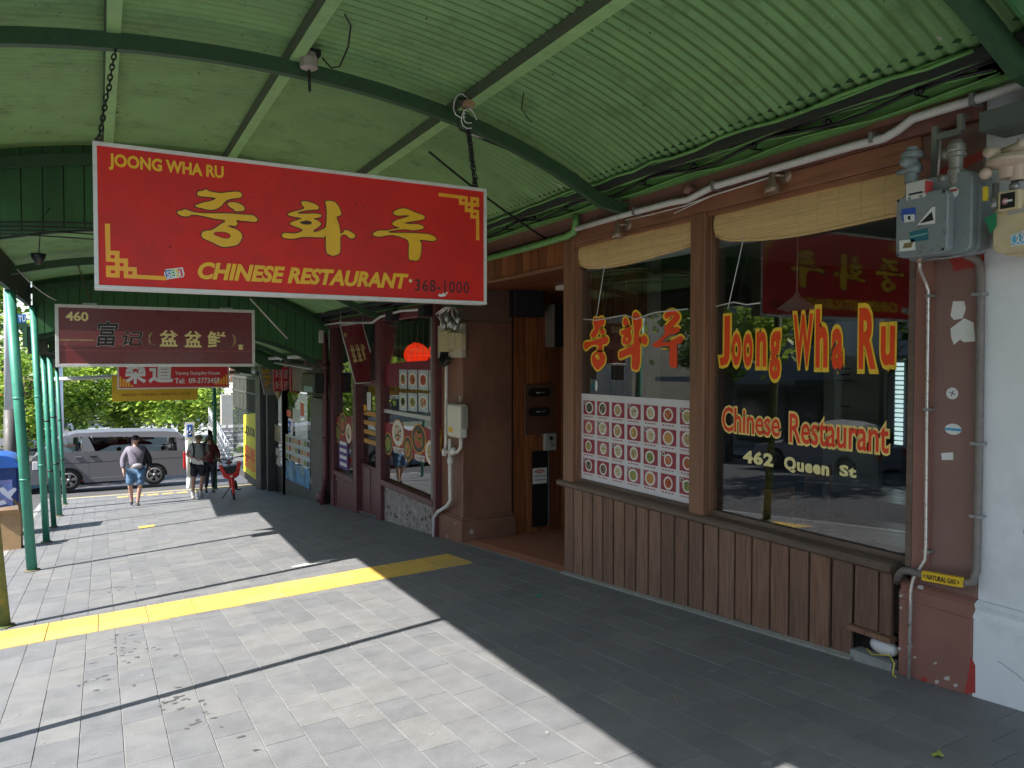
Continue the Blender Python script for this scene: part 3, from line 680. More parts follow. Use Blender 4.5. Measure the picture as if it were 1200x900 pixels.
mb = MB()
for s_, bx in (('富', (113, 406, 139, 376.5)), ('记', (142.5, 405.5, 167.5, 388))):
    text(mb, s_, 'Y', MY, ybox(*bx, MY), .004, .030, .18, 1, ref=.02, th=.001); text(mb, s_, 'Y', MY, ybox(*bx, MY), .006, .016, .18, 0, ref=.02)
part('calligraphy', mb, [BLK, solid('sign_white_line', (.72, .64, .66))], MS)
for s_, bx in (('盆', (187, 406, 208.5, 387)), ('盆', (216, 407, 236.5, 388)), ('鲜', (243, 408, 264.5, 388.5))): mb = MB(); text(mb, s_, 'Y', MY, ybox(*bx, MY), .004, .022); part('character', mb, PALEY, MS)
mb = MB(); text(mb, '富', 'Y', MY, ybox(279, 410, 285, 403.5, MY), .004, .03)
part('small_seal', mb, PALEY, MS)
mb = MB()
for (cx, cy, sg) in ((179, 397, 1), (271, 399, -1)):
    mb = MB()
    for k in range(16):
        a = -1.2+k*.2; q = onY(cx-sg*6*math.cos(a)*.7, cy+7*math.sin(a), MY); s_ = rnd.uniform(.012, .022)
        mb.prism([(-s_, 0), (0, -s_*.6), (s_, 0), (0, s_*.7)], lambda u, v, t, q=q: (q.x+u, MY-.004-.001*t, q.z+v), 0, 1)
    part('floral_sprig', mb, mat('sprig_gold', (.55, .42, .2), .5), MS, kind='stuff')
mb = MB(); text(mb, 'CHONGQING STYLE CHINESE RESTAURANT', 'Y', MY, ybox(70, 399.5, 111, 397.8, MY), .004, .01); part('small_print', mb, PALEY, MS)
part('chain', chain(onY(89, 303, 12.3), onY(105, 352, MY+.05)), mat('rusty_chain', (.12, .07, .05), .7, .3, 40), MS)
part('chain', chain(onY(270, 340, 12.3), onY(268, 360, MY+.05)), BLACK, MS)
mb = MB(); q = onY(105, 352, MY); mb.box(q.x-.09, q.x+.09, MY+.06, MY+.15, mz1-.002, mz1+.03); q = onY(266, 361, MY); mb.box(q.x-.09, q.x+.09, MY+.06, MY+.15, mz1-.002, mz1+.03); psplit('hanger', mb, STEEL, MS)
mb = MB(); q = onY(299, 432, MY); mb.lathe((q.x-.01, MY+.02, q.z-.03), [(.001, -.05), (.04, -.04), (.05, 0), (.035, .04), (.001, .05)], 10); mb.tube([(q.x-.01, MY+.02, q.z), (q.x, MY+.02, q.z+.07)], .015, 6)
solo('spot_lamp', mb, STEEL, 'small grey spot lamp at the lower right corner of the maroon sign', 'lamp')

# red dumpling sign
DY = 16.4
A, B_ = onY(137, 414, DY), onY(269, 453.5, DY)
DS = sign_box('hanging_sign', 'bright red dumpling house sign with white characters, half hidden below the maroon sign', DY, A.x, B_.x, onY(137, 456.5, DY).z, A.z, .15, RSIGN, solid('sign_pale_edge', (.75, .6, .55)), .03)
mb = MB()
for s_, bx in (('樂', (146, 450, 171, 420)), ('道', (174, 449, 203, 421))): text(mb, s_, 'Y', DY, ybox(*bx, DY), .004, .03, .05)
text(mb, 'Yummy Dumpling House', 'Y', DY, ybox(205, 440.5, 257.5, 435, DY), .004, .02); text(mb, 'Tel:  09-3773458', 'Y', DY, ybox(205, 449.5, 257.5, 442.5, DY), .004, .02)
part('lettering', mb, WHT, DS)
mb = MB()
for (cx, cy, s1, s2) in ((140, 453.5, 1, 1), (266.5, 450.5, -1, 1)):
    q = onY(cx, cy, DY)
    for k in range(5): mb.box(q.x+s1*k*.05, q.x+s1*(k*.05+.035), DY-.006, DY-.001, q.z, q.z+.20-k*.04); 
part('corner_ornament', mb, SORN, DS)
mb = MB()
for xx in (A.x+.2, B_.x-.2): mb.tube([(xx, DY+.07, A.z), (xx, DY+.07, arch(xx)-1.4)], .012, 6)
psplit('hanger', mb, STEEL, DS)
# yellow sign
LY = 20.2
A, B_ = onY(131, 440, LY), onY(232, 469, LY)
YS_ = sign_box('hanging_sign', 'yellow bottle shop sign with orange brown letters hanging lowest of the row', LY, A.x, B_.x, onY(131, 470.5, LY).z, A.z, .12, YSIGN, YSIGN, .01, fd=.002)
mb = MB(); text(mb, 'BEERS I WINES I SPIRITS I RTD', 'Y', LY, ybox(142.5, 464.5, 223.5, 460, LY), .004, .025); part('lettering', mb, solid('sign_orange_brown', (.45, .16, .01)), YS_)
mb = MB()
for xx in (A.x+.2, B_.x-.2): mb.tube([(xx, LY+.05, A.z-.02), (xx, LY+.05, arch(xx)-1.35)], .012, 6)
psplit('hanger', mb, STEEL, YS_)
q0, q1 = onY(59, 445, 25.15), onY(136, 441, 25.15)
solo('canopy_end_pipe', MB().tube([q0, q1, (3.9, 25.15, q1.z+.1)], .06, 10), PVC, 'long white pipe running across under the far end of the canopy', 'pipe')

# ================================================================== RESTAURANT BUILDING
RB = thing('restaurant_building', 'brown timber fronted Korean Chinese restaurant at number 462 with two large windows', 'building', (4.3, 5.9, gz(4.3, 5.9)))
GX = 4.372
y_pl, y_pr = 2.44, onX(1072, 450, 4.295).y                       # pilaster
YW = dict(w2l=onX(838, 400, GX).y, w1r=onX(808, 400, 4.262).y, w1l=onX(680.5, 400, GX).y, end=onX(660, 400, 4.262).y)
Y_END = YW['end']; PY0, PY1 = 9.28, 10.0
zr0, zr1 = -1.305, -1.245                      # sill rail
# masonry behind and above
mb = MB(); mb.box(4.36, 4.9, y_pl, PY1, 1.335, 5.6); part('upper_wall', mb, BROWNR, RB)
mb = MB(); mb.box(4.25, 4.36, y_pl+.0, 9.28, 1.335, 1.56); mb.box(4.235, 4.249, 2.9, 9.25, 1.345, 1.37); part('fascia', mb, BROWNR, RB)
mb = MB(); mb.box(4.225, 4.25, 2.44, 3.1, 1.44, 1.55); part('fascia_moulding', mb, BROWNR, RB, .004)
part('header_beam', MB().box(4.27, 4.40, 2.80, Y_END, 1.20, 1.333), WOODH, RB, .005)
part('header_beam', MB().box(4.29, 4.42, 2.80, Y_END-.1, 1.165, 1.199), WOODH, RB, .003)
# pilaster, plinth
part('pilaster', MB().box(4.295, 4.9, y_pl, y_pr, -1.33, 1.334), PILB, RB, .008)
part('pilaster_edge', MB().box(4.285, 4.2949, y_pr-.115, y_pr-.003, -1.30, 1.19), PILR, RB)
part('plinth', MB().box(4.25, 4.9, y_pl, y_pr+.055, -2.2, -1.43), PILR, RB, .01)
part('plinth_moulding', MB().prism([(4.25, -1.43), (4.25, -1.40), (4.27, -1.37), (4.262, -1.34), (4.29, -1.325), (4.9, -1.325), (4.9, -1.43)], lambda u, v, t: (u, t, v), y_pl, y_pr+.05), PILR, RB)
mb = MB()
def patch(mb, L, X, mi=0, dx=.0015):
    P = [onX(x, y, X) for x, y in L]; mb.add([(X-dx, p.y, p.z) for p in P]+[(X, p.y, p.z) for p in P], [tuple(range(len(P)))]+[(i, (i+1) % len(P), len(P)+(i+1) % len(P), len(P)+i) for i in range(len(P))], mi)
patch(mb, [(1086, 205), (1152, 176), (1152, 186), (1118, 205), (1110, 240), (1086, 240)], 4.295); patch(mb, [(1150, 270), (1158, 300), (1148, 312), (1118, 318), (1112, 300), (1142, 296)], 4.295)
patch(mb, [(1138, 770), (1143, 780), (1143, 812), (1130, 812), (1134, 795)], 4.25); patch(mb, [(1080, 792), (1087, 795), (1086, 802), (1079, 800)], 4.25)
psplit('old_red_paint', mb, REDPATCH, RB)
mb = MB()
patch(mb, [(1117, 353), (1130, 353), (1132, 362), (1128, 373), (1118, 375), (1114, 370)], 4.295); patch(mb, [(1114, 385), (1130, 373), (1141, 378), (1143, 400), (1130, 401), (1125, 398), (1118, 404), (1115, 396)], 4.295)
psplit('torn_paper', mb, WHT, RB)
def disc_patch(x, y, ry, rz, X, mi, mb, dx=.0015, n=18):
    q = onX(x, y, X); mb.prism([(ry*math.cos(2*math.pi*i/n), rz*math.sin(2*math.pi*i/n)) for i in range(n)], lambda u, v, t: (X-dx*t, q.y+u, q.z+v), 0, 1, mi)
mb = MB(); disc_patch(1116, 461, .035, .034, 4.295, 0, mb); q = onX(1116, 461, 4.293)
for k in range(4): a = k*1.6+.3; mb.tube([(4.2925, q.y, q.z), (4.2925, q.y+.018*math.cos(a), q.z+.018*math.sin(a))], .002, 4, 1)
part('round_sticker', mb, [WHT, BLK], RB)
mb = MB(); disc_patch(1117, 503, .048, .032, 4.295, 0, mb); q = onX(1117, 503.5, 4.293); mb.box(4.2915, 4.2935, q.y-.045, q.y+.045, q.z-.006, q.z+.008, 1); part('oval_sticker', mb, [WHT, solid('st_cyan', (.05, .35, .6))], RB)
mb = MB(); patch(mb, [(1103, 531), (1117, 530), (1117, 539), (1104, 539)], 4.295); part('paper_scrap', mb, WHT, RB)
mb = MB()
for (x, y, s_) in [(1066, 757, 4), (1072, 770, 3), (1110, 795, 5), (1098, 799, 4), (1085, 804, 6), (1054, 760, 3), (1056, 698, 3), (1056, 712, 2.5), (1120, 803, 4), (1075, 803, 5), (1096, 777, 2.5), (1079, 688, 5)]:
    patch(mb, [(x+s_*math.cos(a)*rnd.uniform(.5, 1), y+s_*.8*math.sin(a)*rnd.uniform(.5, 1)) for a in [k*.9 for k in range(7)]], 4.25)
psplit('chipped_paint', mb, mat('bare_render', (.5, .46, .42), .8, .15, 30), RB)
# dado boards
bx0 = 3.215; nb = 20; bw = (Y_END-.005-bx0)/nb
for i in range(nb):
    a = bx0+bw*i; g = rnd.uniform(.009, .013); zb = gz(4.28, a+bw/2)+rnd.uniform(.012, .03)
    part('board', MB().box(4.272+rnd.uniform(-.002, .002), 4.30, a+g, a+bw-g, zb, zr0-.002), WOODW[rnd.choice((0, 0, 1, 1, 2, 3))], RB, .003)
for a, b in ((2.94, 3.03), (3.035, 3.208)): part('board', MB().box(4.272, 4.30, a+.004, b-.004, -1.70, zr0-.002), WOODW[2], RB, .003)
part('vent_ledge', MB().box(4.235, 4.32, 2.93, 3.235, -1.735, -1.702), WOODW[3], RB, .003)
part('board_backing', MB().box(4.335, 4.36, 3.215, Y_END, -2.6, zr0), solid('joint_dark', (.012, .01, .009), .9), RB)
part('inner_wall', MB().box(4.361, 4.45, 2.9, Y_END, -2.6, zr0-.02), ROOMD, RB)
part('sill_rail', MB().prism([(4.235, zr0+.015), (4.235, zr1-.015), (4.25, zr1), (4.34, zr1+.012), (4.34, zr0), (4.25, zr0)], lambda u, v, t: (u, t, v), 2.93, Y_END+.09), WOODRAIL, RB)
part('base_strip', MB().add([(x, y, gz(4.3, y)+dz) for y in fr(3.2, Y_END, 6) for x, dz in ((4.235, -.05), (4.235, .012), (4.27, .022), (4.305, .022), (4.305, -.05))], [(j*5+k, j*5+k+1, j*5+k+6, j*5+k+5) for j in range(6) for k in range(4)]), mat('concrete_strip', (.30, .29, .26), .9, .2, 25), RB)
mb = MB(); mb.box(4.36, 4.5, 2.93, 3.22, -2.3, -1.7); part('vent_recess', mb, solid('joint_dark', (.012, .01, .009)), RB)
mb = MB(); mb.box(4.26, 4.36, 2.93, 3.22, -2.3, gz(4.28, 3.07)+.05); part('vent_floor', mb, KERB, RB)
solo('white_bag', MB().sphere((4.33, 3.03, -1.80), .1, (.4, 1.0, .55)), WHT, 'white plastic bag stuffed in the hole below the short end boards', 'bag')
P = [onX(1016, 760, 4.26), onX(1022, 767, 4.25), onX(1043, 768, 4.24), onX(1048, 778, 4.2), onX(1046, 790, 4.19), onX(1052, 796, 4.18), onX(1060, 798, 4.2)]
solo('yellow_cable', MB().tube(P, .005, 6), solid('cord_yellow', (.62, .5, .08)), 'thin yellow cord trailing from the hole below the window to the footpath', 'cable')
# window posts and frames
part('post', MB().box(4.262, 4.40, onX(825, 400, 4.262).y, YW['w1r'], zr1, 1.199), WOODF, RB, .006)
part('post', MB().box(4.325, 4.41, YW['w2l'], onX(825, 400, 4.262).y-.001, zr1, 1.165), WOODF, RB, .005)
part('post', MB().box(4.262, 4.44, onX(671, 400, 4.262).y, Y_END, zr1, 1.333), WOODF, RB, .006)
part('post', MB().box(4.30, 4.41, onX(675.5, 400, 4.30).y, onX(671, 400, 4.262).y-.001, zr1, 1.165), WOODF, RB, .005)
part('post', MB().box(4.335, 4.415, YW['w1l']-.01, onX(675.5, 400, 4.30).y-.001, zr1, 1.165), WOODF, RB, .005)
part('post', MB().box(4.29, 4.41, y_pr+.001, onX(1063, 450, 4.29).y, zr1, 1.165), WOODRAIL, RB, .005)
part('post', MB().box(4.262, 4.305, Y_END-.17, Y_END-.002, gz(4.3, Y_END)+.02, zr0-.003), WOODW[3], RB, .004) if False else None
W2 = part('window', MB().box(4.345, 4.41, 2.90, YW['w2l'], zr1+.0, zr1+.045), WOODRAIL, RB, label='larger right window with the english lettering')
p_ = part('pane', MB().box(GX, GX+.006, 2.86, YW['w2l']+.0, zr1+.02, 1.18), GLS, W2)
W1 = part('window', MB().box(4.345, 4.41, YW['w1r'], YW['w1l'], zr1, zr1+.045), WOODRAIL, RB, label='narrower left window with korean lettering and the menu board')
part('pane', MB().box(GX, GX+.006, YW['w1r']-.0, YW['w1l'], zr1+.02, 1.18), GLS, W1)
# window lettering: korean
wp = lambda L: pxl(L, 680, 350, 9.23, 'X', GX)
KG = [[[(148,215),(165,205),(185,218),(205,215),(225,200),(250,205),(265,230),(265,265),(245,295),(215,310),(200,330),(195,370),(175,405),(145,425),(118,415),(115,385),(135,355),(160,320),(150,290),(145,260)]],
 [[(222,330),(245,325),(268,350),(265,380),(245,395),(222,380),(215,355)]],
 [[(45,480),(70,465),(110,465),(170,445),(240,420),(275,405),(300,420),(308,450),(295,480),(270,495),(245,490),(240,515),(245,545),(235,560),(205,560),(185,550),(200,530),(195,505),(160,495),(120,505),(90,530),(65,555),(45,535),(40,505)]],
 [[(180,575),(215,575),(250,585),(270,620),(275,665),(255,715),(225,745),(190,775),(165,755),(140,710),(125,665),(128,620),(150,590)],[(180,600),(200,605),(212,640),(205,665),(190,660),(165,635),(160,615)]],
 [[(480,205),(505,215),(525,250),(530,280),(500,295),(470,295),(465,260),(470,225)]],
 [[(440,350),(480,335),(520,305),(550,305),(560,325),(540,350),(550,380),(560,420),(555,460),(530,495),(500,500),(465,490),(455,455),(465,420),(480,395),(450,390),(437,370)],[(495,425),(512,420),(520,440),(510,460),(495,455)]],
 [[(580,150),(610,140),(645,175),(665,235),(665,300),(645,335),(635,370),(640,420),(650,520),(650,620),(645,720),(625,775),(590,768),(562,760),(560,700),(565,600),(520,610),(460,640),(430,650),(420,620),(420,575),(460,560),(510,535),(560,505),(580,480),(585,400),(585,330),(575,260),(570,200)]],
 [[(648,440),(670,400),(700,390),(725,420),(733,460),(720,495),(695,505),(665,475)]],
 [[(910,185),(925,155),(960,130),(1000,120),(1045,140),(1080,180),(1080,215),(1050,260),(1010,295),(985,310),(1010,315),(1050,300),(1080,320),(1075,355),(1040,375),(990,390),(960,395),(870,470),(950,470),(1000,450),(1050,415),(1095,400),(1120,430),(1110,465),(1080,490),(1045,485),(1050,540),(1050,650),(1050,740),(1030,755),(1000,745),(970,740),(965,650),(970,560),(965,515),(900,510),(840,530),(800,525),(782,505),(785,485),(830,465),(925,375),(910,325),(920,295),(960,255),(1000,210),(1015,185),(1000,180),(970,200),(935,220),(915,210)]]]
mb = MB()
for g in KG: shape(mb, [wp(g[0])], 'X', GX, .0008, grow=.020, mi=1, th=.0006)
for g in KG:
    shape(mb, [wp(L) for L in g], 'X', GX, .0022, th=.0008)
    if len(g) > 1: shape(mb, [wp(g[1])], 'X', GX, .0016, grow=-.002, mi=1, th=.0004)
part('korean_lettering', mb, [LRED, LYEL], W1)
mb = MB()
def wtext(s, x0, y0, x1, y1, b0, b1, lay=1):
    bx = pbox(x0, y0, x1, y1, 'X', GX)
    if lay: text(mb, s, 'X', GX, bx, .0008, b1, 0, 1, ref=b1, th=.0006)
    text(mb, s, 'X', GX, bx, .0024, b0, 0, 0, ref=b1, th=.0008)
for s_, bx in (('J', (841, 432, 858, 366.5)), ('o', (856.5, 433, 870, 385.5)), ('o', (870, 434, 883.5, 386)), ('n', (885, 434, 900, 383.5)), ('g', (900.5, 449, 917, 383.5)), ('W', (928, 434, 955, 362.5)), ('h', (954, 436, 972.5, 355.5)), ('a', (973, 438, 990.5, 379)), ('R', (1004.5, 438, 1031.5, 353.5)), ('u', (1030, 437, 1051.5, 376.5))):
    wtext(s_, *bx, .034, .092)
part('name_lettering', mb, [LRED, LYEL], W2)
mb = MB()
wtext('Chinese', 845.5, 507, 916, 479, .012, .068); wtext('Restaurant', 924, 521.5, 1044, 490, .012, .068)
part('restaurant_lettering', mb, [solid('letter_dark_red', (.88, .06, .02), .4), solid('letter_pale_yellow', (.95, .70, .22), .4)], W2)
for s_, bx in (('462', (871, 542, 906.5, 531.5)), ('Queen', (919, 552.5, 972, 541.5)), ('St', (984, 557.5, 1004, 547))):
    mb = MB(); text(mb, s_, 'X', GX, pbox(*bx, 'X', GX), .0015, .05, sp=1.12); part('address_word', mb, PALEY, W2)
# menu board behind window 1
PX_ = 4.358
mm = thing('menu_board', 'white menu board of photographed dishes in the left window below the korean lettering', 'menu', (PX_, 5.7, -1.2))
ya, yb = YW['w1r']-.02, onX(681, 500, PX_).y; za, zb = zr1+.03, onX(680, 461, PX_).z
part('sheet', MB().box(PX_+.003, PX_+.010, ya-.0, yb, za, zb), mat('menu_paper', (.74, .70, .72), .5, .04, 3), mm)
FOOD = [solid('food_%s' % n_, c_, .5, var=.35, scale=90) for n_, c_ in (('green', (.25, .32, .06)), ('dark', (.05, .06, .04)), ('orange', (.62, .27, .06)), ('tan', (.55, .38, .18)), ('red', (.5, .09, .03)), ('cream', (.66, .56, .36)))]
TREDM = solid('menu_photo_red', (.34, .03, .05), .5, var=.12, scale=30); BOWL = solid('bowl_white', (.78, .76, .72), .4)
FI = [[1, 1, 3, 5, 5, 4, 3], [3, 5, 3, 2, 5, 2, 3], [0, 5, 5, 3, 0, 4, 4], [1, 1, 5, 0, 2, 4, 0]]
cw = (yb-ya-.04)/7; HH = zb-za
def dish(fi, k2):
    q = MB(); hw = cw*.40; hz = HH*.080; e_ = rnd.uniform(.9, 1.08); br = hz*.86*e_; oy, oz = rnd.uniform(-.008, .008), rnd.uniform(-.006, .006)
    q.box(0, .003, -hw, hw, -hz, hz, 0)
    el = rnd.choice((1, 1, 1.12)); n = 16
    def disc(r_, x, mi): q.prism([(oy+r_*el*math.cos(2*math.pi*i/n), oz+r_*math.sin(2*math.pi*i/n)) for i in range(n)], lambda u, v, t_: (x-.0004*t_, u, v), 0, 1, mi)
    disc(min(br, hw*.98/el), -.0003, 1); disc(br*.72, -.0009, 2)
    for _ in range(14):
        a, rr_ = rnd.random()*6.3, rnd.random()**.6*br*.56; y_, z_ = oy+rr_*math.cos(a), oz+rr_*math.sin(a); s1, s2, th = rnd.uniform(.004, .014), rnd.uniform(.003, .007), rnd.random()*3
        q.prism([(y_+s1*math.cos(th), z_+s1*math.sin(th)), (y_-s2*math.sin(th), z_+s2*math.cos(th)), (y_-s1*math.cos(th), z_-s1*math.sin(th)), (y_+s2*math.sin(th), z_-s2*math.cos(th))], lambda u, v, t_: (-.0016-.0004*t_, u, v), 0, 1, 3+_ % 2)
    if k2:
        for rr_, x, mi in ((.30, -.0012, 1), (.20, -.0018, 5)): q.prism([(hw*.66+hz*rr_*math.cos(i*.6), hz*.66+hz*rr_*math.sin(i*.6)) for i in range(11)], lambda u, v, t_: (x-.0004*t_, u, v), 0, 1, mi)
    return q.mesh('dish_photo', [rnd.choice((TREDM, TREDM, TRED2)), BOWL, FOOD[fi], FOOD[(fi+rnd.choice((1, 2, 3))) % 6], FOOD[rnd.randrange(6)], FOOD[1]], fix=True)
TRED2 = solid('menu_photo_rose', (.42, .09, .11), .5, var=.12, scale=30)
for r_ in range(4):
    for c_ in range(7):
        cy = yb-.02-cw*(c_+.5); cz = zb-HH*(.155+.222*r_)
        o = bpy.data.objects.new('dish_photo', dish(FI[r_][c_], (r_*2+c_) % 3 == 0)); COL.objects.link(o); o.parent = mm; o.location = Vector((PX_-.001, cy, cz))-Vector((PX_, 5.7, -1.2))
mb = MB()
for r_ in range(4):
    for c_ in range(7):
        cy = yb-.02-cw*(c_+.5); cz = zb-HH*(.155+.222*r_+.105)
        for k in range(4): u = cy+cw*.3-k*cw*.17; mb.box(PX_+.0015, PX_+.003, u-.013, u+.013, cz-.004, cz+.004+rnd.uniform(0, .003))
part('captions', mb, TREDM, mm, kind='stuff')
mb = MB(); q = onX(696, 459, GX); mb.box(GX-.003, GX-.001, q.y-.02, q.y+.05, q.z+.02, q.z+.085); solo('door_sticker', mb, solid('sticker_teal', (.02, .12, .12)), 'small dark teal square sticker on the glass above the menu board', 'sticker')
mb = MB(); disc_patch(699, 452, .022, .055, GX, 0, mb, .003); solo('white_sticker', mb, WHT, 'small white oval sticker on the glass above the menu board', 'sticker')
# blinds
def blind(y0, y1, z1, z0l, z0r, label):
    t = thing('bamboo_blind', label, 'blind', (4.34, (y0+y1)/2, z0l)); mb = MB(); n = 20; V = []
    for i in range(n+1):
        u = i/n; y = y0+(y1-y0)*u; zt = z1-.012*math.sin(math.pi*u); zb_ = z0r+(z0l-z0r)*u-.05*math.sin(math.pi*u**1.3)
        if u > .93: zb_ += .03*(u-.93)/.07
        for f_ in (0, .33, .66, 1): V.append((4.335-.02*math.sin(math.pi*f_), y, zt+(zb_-zt)*f_))
    mb.add(V, [(i*4+k, i*4+k+1, (i+1)*4+k+1, (i+1)*4+k) for i in range(n) for k in range(3)], 0, True)
    mb.add([(p[0]+.012, p[1], p[2]) for p in V], [(i*4+k, (i+1)*4+k, (i+1)*4+k+1, i*4+k+1) for i in range(n) for k in range(3)], 0, True)
    o = part('slats', mb, BLIND, t)
    V2 = V
    mb = MB()
    for i in range(0, n, 2): mb.tube([V2[i*4+k] for k in range(4)], .0022, 4)
    part('stitching', mb, solid('blind_thread', (.70, .48, .2)), t, kind='stuff')
    part('head_cord', MB().tube([V2[i*4] for i in range(n+1)], .006, 6), solid('blind_thread', (.70, .48, .2)), t)
    part('bottom_roll', MB().tube([Vector(V2[i*4+3])+Vector((.008, 0, 0)) for i in range(n+1)], .014, 8), BLIND, t)
    return t
B2 = blind(2.90, YW['w2l']-.03, 1.178, onX(845, 279, 4.33).z+.0, onX(1050, 251, 4.33).z, 'rolled up bamboo blind across the top of the right window')
B1 = blind(YW['w1r'], YW['w1l']-.03, 1.178, onX(692, 311, 4.33).z, onX(808, 287, 4.33).z, 'rolled up bamboo blind across the top of the left window')
for P, pr in (([onX(872, 277, 4.33), onX(853, 362, 4.33)], B2), ([onX(709, 308, 4.33), onX(699, 372, 4.33)], B1)): part('pull_cord', MB().tube(P, .0045, 5), PVC, pr)
solo('cord_loop', MB().tube([onX(839, 359, 4.34), onX(860, 354, 4.36), onX(875, 357, 4.36), onX(891, 355, 4.365)], .006, 5), PVC, 'pale slack cord across the upper left of the right window', 'cord')
solo('cord_loop', MB().tube([onX(684, 374, 4.34), onX(700, 375, 4.36), onX(733, 369, 4.36), onX(745, 374, 4.36), onX(768, 366, 4.36), onX(806, 362, 4.36)], .006, 5), PVC, 'pale slack cord crossing behind the korean letters in the left window', 'cord')
# header boards over the entrance
y = Y_END+.004; k = 0
while y < PY0-.01:
    y1 = min(y+.1755, PY0-.002); part('header_board', MB().box(4.268, 4.30, y+.006, y1-.006, 1.012, 1.332), WOODR[k % 3], RB, .003); y = y1; k += 1
part('header_strip', MB().box(4.255, 4.31, Y_END, PY0, .975, 1.010), WOODH, RB, .003)
part('header_backing', MB().box(4.3005, 4.36, Y_END, PY0, .98, 1.334), solid('joint_dark', (.012, .01, .009)), RB)
part('entrance_ceiling', MB().box(4.361, 6.4, Y_END-.05, PY0+.05, .99, 1.05), WOODR[2], RB)
# pillar
part('pillar', MB().box(4.30, 5.06, PY0, PY1, -2.15, .55), PILO, RB, .008)
part('pillar_top', MB().box(4.30, 5.06, PY0, PY1, .551, 1.334), mat('pillar_dark_brown', (.16, .095, .07), .5, .12, 4, dirt=(.16, .07, .04), damt=.4, dscale=2), RB, .008)
part('pillar_plinth', MB().box(4.255, 5.10, PY0-.045, PY1+.02, -2.8, -2.151).box(4.275, 5.08, PY0-.025, PY1, -2.151, -2.115), mat('pillar_plinth_paint', (.225, .105, .065), .5, .14, 2, dirt=(.09, .04, .026), damt=.5, fleck=((.42, .38, .33), 8, .66)), RB, .01)
# recess back boards
y = 0; xx = 5.10; k = 0
while xx < 6.4:
    part('recess_board', MB().box(xx+.007, xx+.193, PY0+.040, PY0+.07, -2.6, .99), WOODR[(0, 1, 0, 2, 1, 0, 2)[k % 7]], RB, .004); xx += .20; k += 1
part('recess_backing', MB().box(5.06, 6.4, PY0+.071, PY0+.1, -2.6, 1.0), solid('joint_dark', (.012, .01, .009)), RB)
part('recess_end_wall', MB().box(6.4, 6.45, Y_END, PY0+.1, -2.6, 1.0), ROOMD, RB)
part('entrance_floor', MB().add([(x, y, gz(4.3, y)+.018-(.0 if x > 4.42 else .03)) for y in fr(Y_END, PY0+.04, 4) for x in (4.31, 4.43, 6.4)], [(j*3+i, j*3+i+1, j*3+i+4, j*3+i+3) for j in range(4) for i in range(2)]), TERRA, RB)
# partition between entrance and dining room: boards seen through the glass
xx = 4.50; k = 0
for xx in [4.47+.15*i for i in range(6)]:
    part('partition_board', MB().box(xx+.003, xx+.147, Y_END+.0, Y_END+.03, -2.4, 1.0), WOODR[k % 3], RB, .003); k += 1
part('partition_backing', MB().box(4.45, 5.38, Y_END+.031, Y_END+.06, -2.4, 1.0), WOODR[2], RB)
part('partition_column', MB().box(5.38, 5.52, Y_END-.05, Y_END+.09, -2.4, 1.2), mat('column_cream', (.42, .38, .30), .6, .06), RB)
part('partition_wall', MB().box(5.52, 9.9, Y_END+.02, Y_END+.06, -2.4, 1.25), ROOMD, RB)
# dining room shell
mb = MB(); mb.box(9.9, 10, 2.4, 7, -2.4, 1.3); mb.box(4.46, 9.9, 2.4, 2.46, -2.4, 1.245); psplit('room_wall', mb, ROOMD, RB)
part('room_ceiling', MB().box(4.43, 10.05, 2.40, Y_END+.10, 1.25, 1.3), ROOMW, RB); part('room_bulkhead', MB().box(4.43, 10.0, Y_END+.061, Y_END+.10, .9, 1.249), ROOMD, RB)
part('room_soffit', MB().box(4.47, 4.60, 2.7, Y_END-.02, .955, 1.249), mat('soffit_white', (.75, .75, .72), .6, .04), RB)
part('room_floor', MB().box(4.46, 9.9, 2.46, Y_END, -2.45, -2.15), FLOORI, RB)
q0, q1 = onX(966, 378, 7.4), onX(1030, 490, 7.4)
part('room_partition', MB().box(7.4, 7.48, q1.y, q0.y, -2.15, q0.z), mat('room_partition_cream', (.55, .53, .44), .6, .08, 2), RB)
mb = MB(); a, b = onX(975, 393, 7.39), onX(1018, 482, 7.39)
qr = [onX(x, y, 7.395) for x, y in ((983, 428), (1000, 428))]
for (x0, y0, x1, y1) in ((982, 431, 998, 433), (984, 438, 996, 440), (980, 445, 1000, 446.5), (985, 475, 997, 477)):
    P, Q = onX(x0, y0, 7.398), onX(x1, y1, 7.398); mb.box(7.395, 7.399, Q.y, P.y, Q.z, P.z)
psplit('notice_line', mb, BLK, RB)
# louvre window inside
q0, q1 = onX(1051, 424, 9.6), onX(1058, 522, 9.6)
mb = MB(); LV = part('louvre_window', MB().box(9.6, 9.66, q1.y-.04, q0.y+.04, q1.z-.05, q0.z+.05), solid('louvre_frame', (.1, .12, .12)), RB)
n = 18
for i in range(n):
    z0 = q1.z+(q0.z-q1.z)*i/n; part('louvre', MB().box(9.57, 9.6, q1.y, q0.y, z0+.008, z0+(q0.z-q1.z)/n-.012), solid('louvre_glow', (.6, .8, .8), emit=((.7, .9, .9), .4)), LV)

